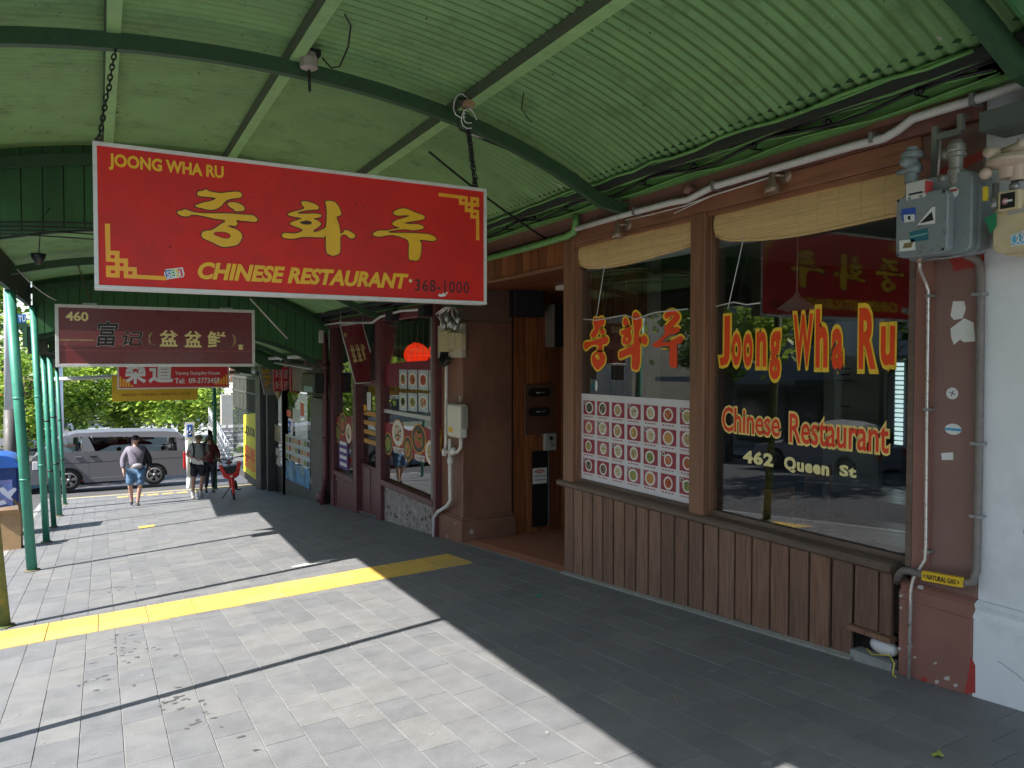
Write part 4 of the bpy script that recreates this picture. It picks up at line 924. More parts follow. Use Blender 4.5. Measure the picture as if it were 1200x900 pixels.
# ---- dining room things
def table(x, y, label):
    t = thing('dining_table', label, 'table', (x, y, -2.15), 'tables inside the restaurant')
    wm = mat('table_wood', (.20, .07, .035), .3, .25, 10, (1, .2, 1))
    part('tabletop', MB().box(x-.4, x+.4, y-.6, y+.6, -1.42, -1.385), wm, t, .005)
    for sx in (-.34, .34):
        for sy in (-.54, .54): part('leg', MB().box(x+sx-.03, x+sx+.03, y+sy-.03, y+sy+.03, -2.15, -1.421), wm, t, .004)
def chair(x, y, rot, label):
    t = thing('dining_chair', label, 'chair', (0, 0, 0), 'chairs inside the restaurant'); wm = mat('chair_wood', (.45, .20, .08), .35, .2, 10)
    part('seat', MB().box(-.21, .21, -.21, .21, .43, .47), wm, t, .006)
    mb = MB().box(-.2, .2, .185, .205, .75, .95); part('backrest', mb, wm, t, .005)
    for sx in (-.19, .19):
        part('leg', MB().box(sx-.02, sx+.02, -.2, -.16, 0, .429), wm, t, .003); part('leg', MB().box(sx-.02, sx+.02, .165, .205, 0, .96), wm, t, .003)
    t.location = (x, y, -2.15); t.rotation_euler = (0, 0, rot)
table(5.6, 3.9, 'dark wood dining table nearest the right window'); table(5.6, 5.6, 'dark wood dining table behind the left window'); table(7.2, 4.8, 'dark wood dining table deeper in the room')
chair(5.6, 4.85, 0, 'wooden chair between the two front tables'); chair(5.6, 3.05, math.pi, 'wooden chair at the right end of the front table'); chair(7.2, 5.7, 0, 'wooden chair at the far table'); chair(6.35, 3.9, -math.pi/2, 'wooden chair behind the front table, against the room'); chair(7.2, 3.9, math.pi, 'wooden chair on the near side of the far table')
q = onX(934, 347, 5.7); t = thing('pendant_lamp', 'white conical pendant lamp hanging inside the right window', 'lamp', (q.x, q.y, q.z-.1))
part('cord', MB().tube([(q.x, q.y, q.z), (q.x, q.y, 1.25)], .006, 6), PVC, t)
part('lamp_shade', MB().lathe((q.x, q.y, q.z-.12), [(.175, 0), (.17, .01), (.03, .12), (.02, .15), (.001, .15)], 20), mat('lamp_shade_cream', (.75, .68, .55), .5, .03, trans=.3), t)

# ---- fittings of the restaurant front
def spot(px_, py_, label):
    c = onX(px_, py_, 4.20); t = thing('wall_spot_lamp', label, 'lamp', (4.27, c.y, c.z))
    part('wall_disc', MB().lathe((4.27, c.y-.06, c.z+.06), [(.0, -.015), (.045, -.012), (.05, .0)], 14, 'x'), BRASS, t)
    part('arm', MB().tube([(4.26, c.y-.06, c.z+.06), (4.21, c.y-.03, c.z+.065), (4.20, c.y, c.z+.06)], .012, 8), BRASS, t)
    part('lamp_head', MB().lathe((4.20, c.y, c.z), [(.001, .09), (.026, .085), (.028, .02), (.05, -.01), (.056, -.055), (.045, -.055), (.03, -.01), (.001, -.01)], 14), BRASS, t)
spot(905, 217, 'old brass spot lamp on the header above the right window'); spot(724, 272, 'old brass spot lamp on the header above the left window')
cd = [wpt(676, 268, 4.2), wpt(735, 251, 4.2), wpt(786, 237.5, 4.2), wpt(806, 234, 4.2), wpt(835, 219, 4.2), wpt(900, 200, 4.2), wpt(1000, 171, 4.2), wpt(1036, 162, 4.2), wpt(1052, 153, 4.2), wpt(1070, 139, 4.2), wpt(1098, 130, 4.2), wpt(1145, 116, 4.2), wpt(1230, 88, 4.2), (4.2, -5.5, 1.47)]
t = thing('white_conduit', 'thick white conduit running along the fascia above both windows', 'pipe', cd[5])
part('tube', MB().tube(cd, .027, 12), PVC, t)
mb = MB()
for (x, y) in ((745, 248), (838, 218), (1024, 162), (1142, 117)):
    p = wpt(x, y, 4.2); mb.box(4.165, 4.26, p[1]-.012, p[1]+.012, p[2]-.032, p[2]+.032); 
psplit('saddle', mb, STEEL, t)
gp = [wpt(560, 306, 4.2), wpt(620, 290, 4.2), wpt(664, 277, 4.2), wpt(673, 272, 4.2), wpt(675, 262, 4.2), wpt(675, 252, 4.2)]
solo('green_conduit', MB().tube(gp, .036, 12), GREEN_W, 'green painted conduit turning up where the white conduit starts', 'pipe')
solo('lamp_cable', MB().tube([wpt(790, 250, 4.22), wpt(835, 229, 4.22), wpt(880, 215, 4.22), wpt(905, 207, 4.22)], .006, 6), PVC, 'thin white cable leading to the spot lamp above the right window', 'cable')
solo('lamp_cable', MB().tube([wpt(733, 258, 4.22), wpt(760, 252, 4.22), wpt(800, 242, 4.22), wpt(835, 229, 4.22)], .005, 6), PVC, 'thin white cable linking the two spot lamps', 'cable')
solo('pipe_stub', MB().lathe((4.2, onX(806, 222, 4.2).y, onX(806, 222, 4.2).z), [(.0, -.03), (.035, -.03), (.035, .06)], 12, 'x'), BROWNR, 'short brown capped pipe stub on the fascia above the window post', 'pipe')

# speakers, mail slots, switch, door strip
q0, q1 = onY(600, 337, 9.2), onY(634, 372, 9.2)
t = thing('wall_speaker', 'square black loudspeaker high on the boards beside the brown pillar', 'speaker', ((q0.x+q1.x)/2, 9.2, q1.z))
part('cabinet', MB().box(q0.x, q1.x, 9.10, 9.32, q1.z, q0.z), BLACK, t, .01); part('grille', MB().box(q0.x+.03, q1.x-.03, 9.09, 9.099, q1.z+.03, q0.z-.03), solid('grille', (.02, .022, .026), .8, var=.3, scale=200), t)
q0, q1 = onY(646, 357, 9.15), onY(660, 407, 9.15)
t = thing('wall_speaker', 'tall black loudspeaker deeper in the entrance, half hidden by the window post', 'speaker', ((q0.x+q1.x)/2, 9.2, q1.z))
part('cabinet', MB().box(q0.x, q1.x+.1, 9.06, 9.3, q1.z, q0.z), BLACK, t, .01); part('edge', MB().box(q0.x-.012, q0.x-.001, 9.06, 9.3, q1.z, q0.z), STEEL, t)
q0, q1 = onY(614.5, 450, 9.3), onY(649, 508, 9.3)
t = thing('letter_plate', 'brown wooden panel with two black slots on the entrance boards', 'mail slot', ((q0.x+q1.x)/2, 9.3, q1.z))
part('panel', MB().box(q0.x, q1.x, 9.285, 9.322, q1.z, q0.z), mat('panel_brown', (.12, .055, .035), .5, .15, 8), t, .006)
for yy in (460, 482.5):
    c = onY(632, yy, 9.28); hw = (q1.x-q0.x)*.38; r_ = .062
    P = [(hw-r_+r_*math.cos(a), r_*math.sin(a)) for a in fr(-math.pi/2, math.pi/2, 6)]+[(-hw+r_+r_*math.cos(a), r_*math.sin(a)) for a in fr(math.pi/2, 1.5*math.pi, 6)]
    sl = part('slot', MB().prism(P, lambda u, v, t_: (c.x+u, 9.283-.006*t_, c.z+v), 0, 1), BLACK, t)
    part('wires', MB().tube([(c.x+.09*math.cos(i*2.1), 9.272, c.z+.02*math.sin(i*3.1)) for i in range(12)], .004, 4), STEEL, sl)
q0, q1 = onY(637, 508, 9.3), onY(650, 527, 9.3)
t = thing('switch_box', 'small grey switch box with two black buttons below the slot panel', 'switch box', ((q0.x+q1.x)/2, 9.3, q1.z))
part('case', MB().box(q0.x, q1.x, 9.25, 9.322, q1.z, q0.z), solid('switch_grey', (.42, .42, .40)), t, .006)
for f_ in (.3, .72): part('button', MB().lathe(((q0.x+q1.x)/2, 9.25, q1.z+(q0.z-q1.z)*f_), [(0, -.012), (.03, -.012), (.03, 0)], 14, 'y'), BLACK if f_ > .5 else STEEL, t)
q0, q1 = onY(624, 529, 9.3), onY(642, 616, 9.3)
t = thing('black_door_strip', 'narrow black panel at the foot of the entrance boards with a danger notice', 'panel', ((q0.x+q1.x)/2, 9.3, q1.z))
part('board', MB().box(q0.x, q1.x, 9.30, 9.322, q1.z, q0.z), BLACK, t); part('edge_strip', MB().box(q1.x+.001, q1.x+.014, 9.29, 9.322, q1.z, q0.z), STEEL, t)
a, b = onY(624.5, 549, 9.29), onY(641, 566, 9.29)
nb_ = part('danger_notice', MB().box(a.x, b.x, 9.295, 9.299, b.z, a.z), WHT, t)
mb = MB(); c = onY(632.5, 552.5, 9.29); mb.prism([(.085*math.cos(x), .026*math.sin(x)) for x in fr(0, 6.1, 15)], lambda u, v, t_: (c.x+u, 9.2945-.001*t_, c.z+v), 0, 1, 0)
text(mb, 'DANGER', 'Y', 9.293, (c.x-.065, c.z-.014, c.x+.065, c.z+.014), .0006, .02, mi=1)
text(mb, 'ON-STREET', 'Y', 9.295, pbox(626, 559, 640, 556.5, 'Y', 9.295), .001, .02, mi=2); text(mb, 'PARKING', 'Y', 9.295, pbox(627, 563.5, 639, 561, 'Y', 9.295), .001, .02, mi=2)
part('notice_print', mb, [solid('danger_red', (.6, .02, .03)), WHT, BLK], nb_)
solo('ceiling_light', MB().box(onY(656, 320, 8.3).x-.0, onY(662, 320, 8.3).x+.15, 8.2, 8.4, .93, .985), WHT, 'small white light fitting under the entrance ceiling', 'lamp')

# gas meter
t = thing('gas_meter', 'grey gas meter with stickers mounted high on the brown pilaster', 'gas meter', (4.15, 2.75, .55))
def X_(x, y, X=4.02): return onX(x, y, X)
a, b = X_(1051, 217), X_(1110, 301)
def rbox(mb, x0, x1, y0, y1, z0, z1, r, mi=0, n=4):
    P = []
    for (cy, cz, a0) in ((y1-r, z1-r, 0), (y0+r, z1-r, math.pi/2), (y0+r, z0+r, math.pi), (y1-r, z0+r, 1.5*math.pi)):
        P += [(cy+r*math.cos(a0+math.pi/2*k/n), cz+r*math.sin(a0+math.pi/2*k/n)) for k in range(n+1)]
    return mb.prism(P, lambda u, v, t_: (x0+(x1-x0)*t_, u, v), 0, 1, mi)
yl, yr_ = onX(1051, 260, 4.0).y, onX(1112, 260, 4.0).y; zt_, zb_ = onX(1080, 222, 4.0).z, onX(1080, 300, 4.0).z
part('front_cover', rbox(MB(), 3.99, 4.05, yr_, yl, zb_, zt_-.02, .05), METERG, t, .006)
yrr = onX(1145, 250, 4.1).y
part('body', rbox(MB(), 4.052, 4.24, yrr, yl-.005, zb_-.0, zt_+.07, .05), METERG, t, .008)
part('body_rim', rbox(MB(), 4.10, 4.16, yrr-.018, yl+.012, zb_-.012, zt_+.03, .06), METERG, t, .004)
mb = MB()
for i in range(5):
    for (yy, zz) in ((yl-.02-(yl-yr_-.04)*i/4, zb_+.018), (yl-.02-(yl-yr_-.04)*i/4, zt_-.04), (yl-.018, zb_+.02+(zt_-zb_-.06)*i/4), (yr_+.018, zb_+.02+(zt_-zb_-.06)*i/4)): mb.lathe((3.99, yy, zz), [(0, -.008), (.009, -.008), (.009, .001)], 6, 'x', sm=False)
psplit('bolt', mb, METERG, t)
q0, q1 = onX(1062, 217, 3.99), onX(1085, 233, 3.99)
ct = part('counter_box', MB().box(3.985, 4.05, q1.y, q0.y, q1.z+.012, q0.z+.01), solid('counter_white', (.62, .60, .56)), t, .004)
mb = MB(); mb.box(3.9835, 3.9845, q1.y+.015, q0.y-.02, q1.z+.035, q1.z+.045, 0); mb.box(3.98, 4.04, q1.y-.008, q1.y-.001, q1.z+.03, q0.z, 1); part('counter_print', mb, [BLK, solid('tag_red', (.5, .06, .06))], ct)
mb = MB(); patch(mb, [(1056.5, 245), (1073, 243), (1073, 257), (1057, 259)], 3.988, 0); patch(mb, [(1075, 264), (1092, 243), (1096, 242), (1096, 262)], 3.988, 1); patch(mb, [(1066, 272), (1087, 267), (1088, 281), (1067, 284)], 3.988, 2); patch(mb, [(1054, 282), (1072, 280), (1073, 293), (1054, 295)], 3.988, 1); patch(mb, [(1059, 252), (1072, 251), (1072, 259), (1060, 261)], 3.987, 1)
patch(mb, [(1078, 262), (1092, 248), (1094, 258), (1082, 261)], 3.986, 3); patch(mb, [(1058, 291), (1060, 285), (1070, 284), (1068, 290)], 3.986, 4); patch(mb, [(1067, 277), (1087, 272.5), (1087.5, 274), (1067, 279)], 3.986, 5); patch(mb, [(1064, 253), (1067, 253), (1067, 258), (1064, 257)], 3.986, 3)
q = onX(1117, 225.5, 4.05); mb.lathe((4.051, q.y, q.z), [(0, -.003), (.03, -.003), (.03, .0)], 14, 'x', 1, False); mb.box(4.0455, 4.048, q.y-.024, q.y+.024, q.z+.004, q.z+.016, 6)
psplit('sticker', mb, [solid('stk_blue', (.04, .1, .45)), WHT, solid('stk_teal', (.02, .16, .2)), BLK, solid('stk_olive', (.25, .18, .07)), solid('stk_teal_light', (.2, .45, .4)), solid('tag_red', (.5, .06, .06))], t)
# regulator (left) and valve stack (right)
q = onX(1071, 190, 4.1)
mb = MB(); c = (4.08, q.y, q.z); mb.lathe(c, [(.0, .085), (.03, .08), (.035, .06), (.055, .05), (.06, .03), (.055, .02), (.03, .01), (.028, -.06), (.036, -.07), (.036, -.12), (.02, -.13)], 20, sm=False)
mb.lathe((4.05, q.y, q.z-.01), [(0, -.05), (.024, -.05), (.03, -.02), (.03, .06)], 12, 'x'); mb.lathe((4.08, q.y, q.z-.045), [(0, .09), (.014, .09), (.018, .06), (.03, .03), (.03, -.05), (.0, -.05)], 10, 'y')
part('regulator', mb, METERG, t)
q = onX(1123, 190, 4.1); c = (4.08, q.y, q.z)
mb = MB(); mb.lathe(c, [(0, .12), (.025, .115), (.042, .09), (.045, .06), (.04, .05), (.048, .045), (.048, .025), (.036, .02), (.034, -.04), (.042, -.045), (.042, -.07), (.036, -.075), (.036, -.11), (.03, -.12), (.03, -.19), (.0, -.19)], 20, sm=False)
mb.lathe((4.08, q.y+.02, q.z+.05), [(0, .06), (.03, .055), (.035, .02), (.035, 0)], 10, 'y'); mb.tube([(4.05, q.y+.07, q.z+.13), (4.05, q.y+.08, q.z-.06)], .007, 6); mb.sphere((4.06, q.y+.06, q.z-.08), .022)
part('valve_stack', mb, mat('worn_brass_grey', (.33, .31, .28), .45, .15, 20, metal=.4), t)
mb = MB(); y1_ = onX(1100, 170, 4.28).y; zc = onX(1100, 158, 4.28).z; zd = onX(1100, 212, 4.28).z
yb1, yb2 = onX(1098, 180, 4.2).y, onX(1128, 160, 4.2).y
mb.box(4.17, 4.2, yb1-.015, yb1+.015, zd-.05, zc+.02); mb.box(4.17, 4.2, yb2-.015, yb2+.015, zc-.04, zc+.05); mb.box(4.172, 4.198, yb2, yb1, zc-.06, zc-.025); mb.box(4.2, 4.3, yb1-.01, yb1+.01, zc-.01, zc+.005); mb.box(4.2, 4.3, yb2-.01, yb2+.01, zc+.03, zc+.045)
part('bracket', mb, STEEL, t)
P = [onX(*p, X) for *p, X in ((1127, 205, 4.08), (1126.5, 240, 4.08), (1126, 280, 4.08), (1127, 292, 4.1), (1133, 299, 4.16), (1144, 304, 4.24), (1149, 312, 4.262), (1149.5, 330, 4.262), (1147.5, 500, 4.262), (1145, 640, 4.25), (1144.5, 668, 4.235), (1140, 682, 4.225), (1125, 684, 4.215), (1090, 677, 4.205), (1068, 669.5, 4.205), (1058, 668.5, 4.205), (1053, 674, 4.22), (1051, 682, 4.26))]
part('supply_pipe', MB().tube(P, .022, 12), PIPEGREY, t)
mb = MB()
for (x, y) in ((1148, 345), (1146.5, 520), (1145.5, 605)):
    p = onX(x, y, 4.26); mb.box(4.232, 4.295, p.y-.03, p.y+.03, p.z-.008, p.z+.008)
psplit('pipe_clip', mb, STEEL, t)
a, b = onX(1080, 670, 4.178), onX(1125, 684, 4.178)
u = (Vector((0, b.y-a.y, (onX(1127, 684, 4.178).z-onX(1080, 674, 4.178).z)))).normalized()
mb = MB()
P0 = onX(1080, 674.5, 4.178); P1 = onX(1126, 683, 4.178); up = Vector((0, 0, .027))
mb.add([P0-up, P1-up, P1+up, P0+up]+[p+Vector((.03, 0, 0)) for p in (P0-up, P1-up, P1+up, P0+up)], [(0, 1, 2, 3), (7, 6, 5, 4), (0, 4, 5, 1), (1, 5, 6, 2), (2, 6, 7, 3), (3, 7, 4, 0)], 0)
v_, f_ = text_vf('< NATURAL GAS >', .02); xm = max(p[0] for p in v_)
mb.add([P0+(P1-P0)*(.03+.94*p[0]/xm)+Vector((-.0012-(.001 if p[2] > 0 else 0), 0, -.014+p[1]/.72*.028)) for p in v_], f_, 1)
part('gas_label', mb, [solid('label_yellow', (.8, .5, .02)), BLK], t)
# thin steel pipe down the pilaster
P = [onX(*p, X) for *p, X in ((1078, 302, 4.1), (1078, 316, 4.15), (1085, 331, 4.25), (1088, 341, 4.262), (1086, 500, 4.262), (1085, 640, 4.25), (1084, 656, 4.24), (1070, 679, 4.225), (1067.5, 690, 4.215), (1065, 798, 4.215))]
t2 = thing('steel_pipe', 'thin bright steel pipe running down the pilaster from the gas meter to the ground', 'pipe', P[-1])
part('tube', MB().tube(P, .0095, 10), mat('bright_steel', (.62, .58, .54), .3, .1, 20, metal=.5), t2)
mb = MB()
for (x, y) in ((1088, 347), (1086, 480), (1085.5, 646)):
    p = onX(x, y, 4.262); mb.box(4.245, 4.297, p.y-.028, p.y+.012, p.z-.008, p.z+.008)
psplit('clip', mb, STEEL, t2)
part('tee', MB().lathe(P[0], [(0, .03), (.018, .03), (.022, 0), (.018, -.03), (0, -.03)], 10), BRASS, t2)
solo('link_pipe', MB().tube([onX(1080, 303, 4.1), onX(1110, 302, 4.1), onX(1140, 297, 4.12), onX(1160, 292, 4.1), onX(1171, 283, 4.08), onX(1173, 275, 4.06)], .007, 8), STEEL, 'thin steel pipe linking the grey meter with the cream meter', 'pipe')

# ================================================================== WHITE BUILDING (nearest, right edge)
WB = thing('white_building', 'white stuccoed wall at the right edge beside the brown pilaster', 'building', (4.3, 0, gz(4.3, 0)))
part('wall', MB().box(4.292, 4.95, -6, y_pl-.002, -1.33, 5.6), WHITEW, WB, .006)
part('lower_wall', MB().box(4.25, 4.95, -6, y_pl-.002, -2.2, -1.431), WHITEW, WB, .008)
part('moulding', MB().prism([(4.25, -1.43), (4.252, -1.41), (4.275, -1.385), (4.262, -1.35), (4.29, -1.331), (4.9, -1.331), (4.9, -1.43)], lambda u, v, t: (u, t, v), -6, y_pl-.003), WHITEW, WB)
part('cornice', MB().box(4.20, 4.2915, -6, y_pl-.001, 1.48, 1.60), WHITEP, WB, .006)
mb = MB().box(4.05, 4.288, 1.8, 2.335, 1.20, 1.30); part('dark_ledge', mb, mat('ledge_grey_green', (.10, .12, .10), .7), WB)
t = thing('gas_meter', 'cream gas meter with a blue sticker cut by the right edge of the photo', 'gas meter', (4.1, 2.1, .5))
yl, yr_ = onX(1163, 280, 4.03).y, onX(1270, 280, 4.03).y; zb_, zt_ = onX(1170, 297, 4.03).z, onX(1170, 247, 4.03).z
part('front_cover', rbox(MB(), 4.03, 4.08, yr_, yl, zb_, zt_+.02, .04), METERC, t, .005); part('body', rbox(MB(), 4.082, 4.24, yr_, yl-.004, zb_-.01, zt_+.02, .05), METERC, t, .006)
mb = MB()
patch(mb, [(1183, 276), (1204, 268), (1204, 286), (1185, 289)], 4.028, 0, .002); patch(mb, [(1184.5, 277.5), (1204, 270.5), (1204, 284), (1186, 287)], 4.026, 1, .002); patch(mb, [(1180, 245), (1204, 240), (1204, 248), (1181, 252)], 4.028, 2, .002)
for k in range(3): q = onX(1189+k*6, 280-k*1.6, 4.022); mb.tube([(4.023, q.y+.018*math.cos(a), q.z+.022*math.sin(a)) for a in fr(0, 6.2, 10)], .0035, 4, 0)
psplit('sticker', mb, [WHT, solid('stk_sky', (.08, .45, .75)), solid('label_grey', (.4, .4, .38))], t)
q0, q1 = onX(1172, 226, 4.02), onX(1197, 242, 4.02)
ct = part('counter_box', MB().box(4.0, 4.09, q1.y, q0.y, q1.z-.01, q0.z), METERC, t, .004)
mb = MB(); mb.box(3.996, 3.9995, q1.y+.02, q0.y-.015, q1.z+.0, q0.z-.012, 0)
q = onX(1178, 236, 3.995); mb.lathe((3.996, q.y, q.z), [(0, -.002), (.016, -.002)], 12, 'x', 1, False); mb.box(3.9935, 3.9955, q1.y+.03, q1.y+.07, q1.z+.03, q1.z+.04, 2)
part('dial', mb, [BLK, solid('dial_pink', (.5, .2, .25)), WHT], ct)
CRM = mat('regulator_cream', (.55, .43, .33), .5, .1, 14)
q = onX(1182, 190, 4.05); c = (4.06, q.y, q.z)
mb = MB(); mb.lathe(c, [(0, .05), (.04, .045), (.09, .03), (.105, .01), (.105, -.005), (.08, -.02), (.05, -.03), (.045, -.08), (0, -.08)], 24, sm=False)
mb.lathe((4.0, q.y+.06, q.z+.055), [(0, -.03), (.026, -.03), (.03, .03), (.02, .08)], 12, 'x'); mb.tube([(4.06, q.y+.05, q.z+.05), (4.06, q.y-.05, q.z+.07), (4.06, q.y-.06, q.z+.1)], .026, 10); mb.lathe((4.06, q.y-.04, q.z-.02), [(.036, 0), (.036, -.07), (.03, -.08)], 12); mb.sphere((4.0, q.y+.085, q.z-.045), .03)
part('regulator', mb, CRM, t)
mb = MB()
for (x, y0, y1) in ((1167, 215, 262), (1189, 208, 232)):
    a, b = onX(x, y0, 4.06), onX(x, y1, 4.06); mb.tube([a, a.lerp(b, .3), a.lerp(b, .31), a.lerp(b, .6), a.lerp(b, .61), b], [.016, .016, .024, .024, .017, .017], 10)
part('unions', mb, STEEL, t)
q = onX(1160.5, 228, 4.05); part('yellow_lever', MB().box(4.0, 4.02, q.y-.008, q.y+.010, q.z-.035, q.z+.035), solid('lever_yellow', (.75, .55, .03)), t)
mb = MB(); patch(mb, [(1154, 256), (1168, 249), (1168, 265), (1161, 274)], 4.0, 0, .003); part('green_tag', mb, solid('tag_green', (.02, .22, .1)), t)
# ================================================================== MAROON SHOP (next door)
BX = 4.25
def fy(x, X=BX): return onX(x, 450, X).y
def fz(x, y, X=BX): return onX(x, y, X).z
MSH = thing('maroon_shop', 'maroon painted shopfront with oval food pictures on its windows and a narrow glazed door', 'building', (4.3, 13.5, gz(4.3, 13.5)))
yA, yB, yC, yD, yE, yF = PY1+.005, fy(446), fy(420), fy(391.5), fy(384), fy(376)
ztop = fz(446, 377)
mb = MB(); mb.box(4.36, 4.9, PY1+.001, 17.9, ztop+.26, 5.4); part('upper_wall', mb, MPAINT, MSH)
mb = MB(); mb.box(4.2, 4.36, PY1+.005, fy(380), ztop, ztop+.24); mb.box(4.15, 4.36, PY1+.005, fy(380), ztop+.241, ztop+.30); part('fascia', mb, MPAINT2, MSH, .006)
part('corner_post', MB().box(4.2, 4.45, PY1+.004, PY1+.10, -2.9, ztop-.001), MPAINT, MSH, .006)
part('window_mullion_bar', MB().box(4.22, 4.33, PY1+.101, PY1+.22, -2.15, ztop-.001), solid('grey_aluminium', (.22, .22, .21), .45, metal=.3), MSH, .004)
part('jamb_post', MB().box(4.2, 4.45, yB-.12, yB+.14, -3.1, ztop-.001), MPAINT, MSH, .008)
part('jamb_post', MB().box(4.2, 4.45, yC+.02, yC+.22, -3.1, ztop-.001), MPAINT, MSH, .008)
part('jamb_post', MB().box(4.2, 4.45, yD-.06, yD+.15, -3.2, ztop-.001), MPAINT, MSH, .008)
zs = fz(447, 560)
W = part('window', MB().box(4.19, 4.38, PY1+.101, yB-.121, zs-.10, zs), MPAINT, MSH, .01, label='big shop window with photo posters and lantern')
part('pane', MB().box(4.285, 4.291, PY1+.22, yB-.12, zs, ztop), GLS2, W)
zc1 = fz(470, 485)
part('cross_bar', MB().box(4.265, 4.31, PY1+.22, yB-.12, zc1-.03, zc1+.03), ALU, W)
part('stall_riser', MB().box(4.27, 4.5, PY1+.102, yB-.121, -3.1, zs-.101), mat('peeling_plaster', (.30, .26, .24), .85, .2, 10, dirt=(.52, .52, .50), damt=.95, dscale=8, fleck=((.08, .04, .04), 12, .60), bump=.4, bscale=25), MSH)
# left small window and its panel
zs2 = fz(392, 549)
W3 = part('window', MB().box(4.19, 4.38, yC+.221, yD-.061, zs2-.10, zs2), MPAINT, MSH, .01, label='narrow left window over a recessed wooden panel')
part('pane', MB().box(4.285, 4.291, yC+.22, yD-.06, zs2, ztop), GLS2, W3)
part('panel', MB().box(4.25, 4.38, yC+.221, yD-.061, -3.2, zs2-.101), MPAINT, MSH)
mb = MB(); a, b, c_, d_ = yC+.26, yD-.10, -2.95, zs2-.16
mb.box(4.235, 4.249, a, b, d_-.05, d_); mb.box(4.235, 4.249, a, b, c_, c_+.05); mb.box(4.235, 4.249, a, a+.05, c_+.05, d_-.05); mb.box(4.235, 4.249, b-.05, b, c_+.05, d_-.05); psplit('panel_moulding', mb, MPAINT, MSH)
# door
zdt = -.05
DR = part('door', MB().box(4.30, 4.35, yB+.141, yC+.019, -3.0, fz(427, 545)), MPAINT, MSH, label='narrow maroon door with a tall glass panel and two lower panels')
zg0, zg1 = fz(427, 540), fz(427, 452)
mb = MB(); mb.box(4.30, 4.35, yB+.141, yB+.24, zg0, zg1+.12); mb.box(4.30, 4.35, yC-.08, yC+.019, zg0, zg1+.12); mb.box(4.30, 4.35, yB+.241, yC-.081, zg1, zg1+.12); part('door_frame', mb, MPAINT, DR)
part('door_pane', MB().box(4.32, 4.326, yB+.24, yC-.08, zg0, zg1), GLS2, DR)
for k in (0, 1):
    a = yB+.20+k*(yC-yB-.26)/2; b = a+(yC-yB-.36)/2
    part('door_panel', MB().box(4.285, 4.30, a, b, -2.85, zg0-.12), MPAINT, DR, .005)
mb = MB()
for k in range(4): mb.box(4.310, 4.314, yB+.27, yC-.12, zg0+.32+k*.17, zg0+.40+k*.17, 0)
psplit('notice_line', mb, solid('notice_orange', (.6, .28, .05)), DR)
part('white_notice', MB().box(4.310, 4.314, yC-.55, yC-.32, zg1-.45, zg1-.12), WHT, DR); part('orange_notice', MB().box(4.310, 4.314, yC-.28, yC-.12, zg1-.50, zg1-.36), SORN, DR)
part('transom', MB().box(4.29, 4.35, yB+.141, yC+.019, zg1+.121, ztop-.001), solid('transom_dark', (.02, .02, .022), .2), MSH)
part('threshold', MB().add([(x, y, gz(4.3, y)+.03) for y in (yB+.14, yC+.02) for x in (4.2, 4.5)], [(0, 1, 3, 2)]), KERB, MSH)
# interior
mb = MB(); mb.box(7.5, 7.6, PY1, 16, -3.3, 1); mb.box(4.9, 7.5, 15.9, 16, -3.3, 1); mb.box(4.9, 7.5, PY1+.01, PY1+.08, -3.3, 1); psplit('room_wall', mb, mat('shop_room_wall', (.16, .17, .14), .7, .15, 3), MSH)
part('room_floor', MB().box(4.5, 7.5, PY1, 16, -3.35, -3.05), FLOORI, MSH); part('room_ceiling', MB().box(4.4, 7.5, PY1, 16, .95, 1), ROOMD, MSH)
# window pictures
def food_pal(k): return FOOD[k % 6]
def oval(cx, cy, ry, rz, k, parent, X=4.28):
    q = onX(cx, cy, X); s_ = MB()
    n = 20; kk = q.y*ry/ry
    yr0 = abs(onX(cx-ry, cy, X).y-onX(cx+ry, cy, X).y)/2; zr = abs(onX(cx, cy-rz, X).z-onX(cx, cy+rz, X).z)/2
    E = lambda s1, dx, mi: s_.prism([(yr0*s1*math.cos(2*math.pi*i/n), zr*s1*math.sin(2*math.pi*i/n)) for i in range(n)], lambda u, v, t: (X-dx-.001*t, q.y+u, q.z+v), 0, 1, mi)
    E(1, 0, 0); E(.92, .0015, 1); E(.62, .003, 2)
    for _ in range(16):
        a, r_ = rnd.random()*6.3, rnd.random()**.5*.55; u0, v0 = yr0*r_*math.cos(a), zr*r_*math.sin(a); w1, w2 = yr0*rnd.uniform(.08, .2), zr*rnd.uniform(.05, .14)
        s_.prism([(u0-w1, v0), (u0, v0-w2), (u0+w1, v0), (u0, v0+w2)], lambda u, v, t: (X-.0045-.001*t, q.y+u, q.z+v), 0, 1, 3+_ % 2)
    part('oval_food_photo', s_, [SORN, BOWL if k % 2 else FOOD[1], food_pal(k), food_pal(k+2), FOOD[4 if k % 2 else 0]], parent)
FP = thing('window_poster', 'row of oval dish photographs on a red band across the big maroon shop window', 'poster', (4.28, fy(480), fz(480, 560)))
mb = MB(); mb.prism([(onX(x, y, 4.282).y, onX(x, y, 4.282).z) for x, y in ((450, 494), (460, 497), (480, 505), (498, 500), (513, 508), (513, 541), (498, 541), (480, 537), (466, 528), (450, 522))], lambda u, v, t: (4.282-.001*t, u, v), 0, 1); part('red_band', mb, solid('band_red', (.30, .03, .04)), FP)
for k, (x, y, rx, rzz) in enumerate(((454.8, 520, 5.2, 13), (466.3, 507.5, 7, 16), (477.8, 526, 5.2, 15), (490.5, 514.5, 8.4, 17.5), (505, 530.5, 7, 15), (514.5, 516, 3.5, 14))): oval(x, y, rx, rzz, (0, 5, 2, 4, 3, 2)[k], FP)
mb = MB()
for (x0, y0, x1, y1) in ((461, 530, 474, 526), (486, 539, 498, 534.5)): text(mb, '招牌菜', 'X', 4.280, pbox(x0, y0, x1, y1, 'X', 4.28), .001, .03)
part('captions', mb, WHT, FP)
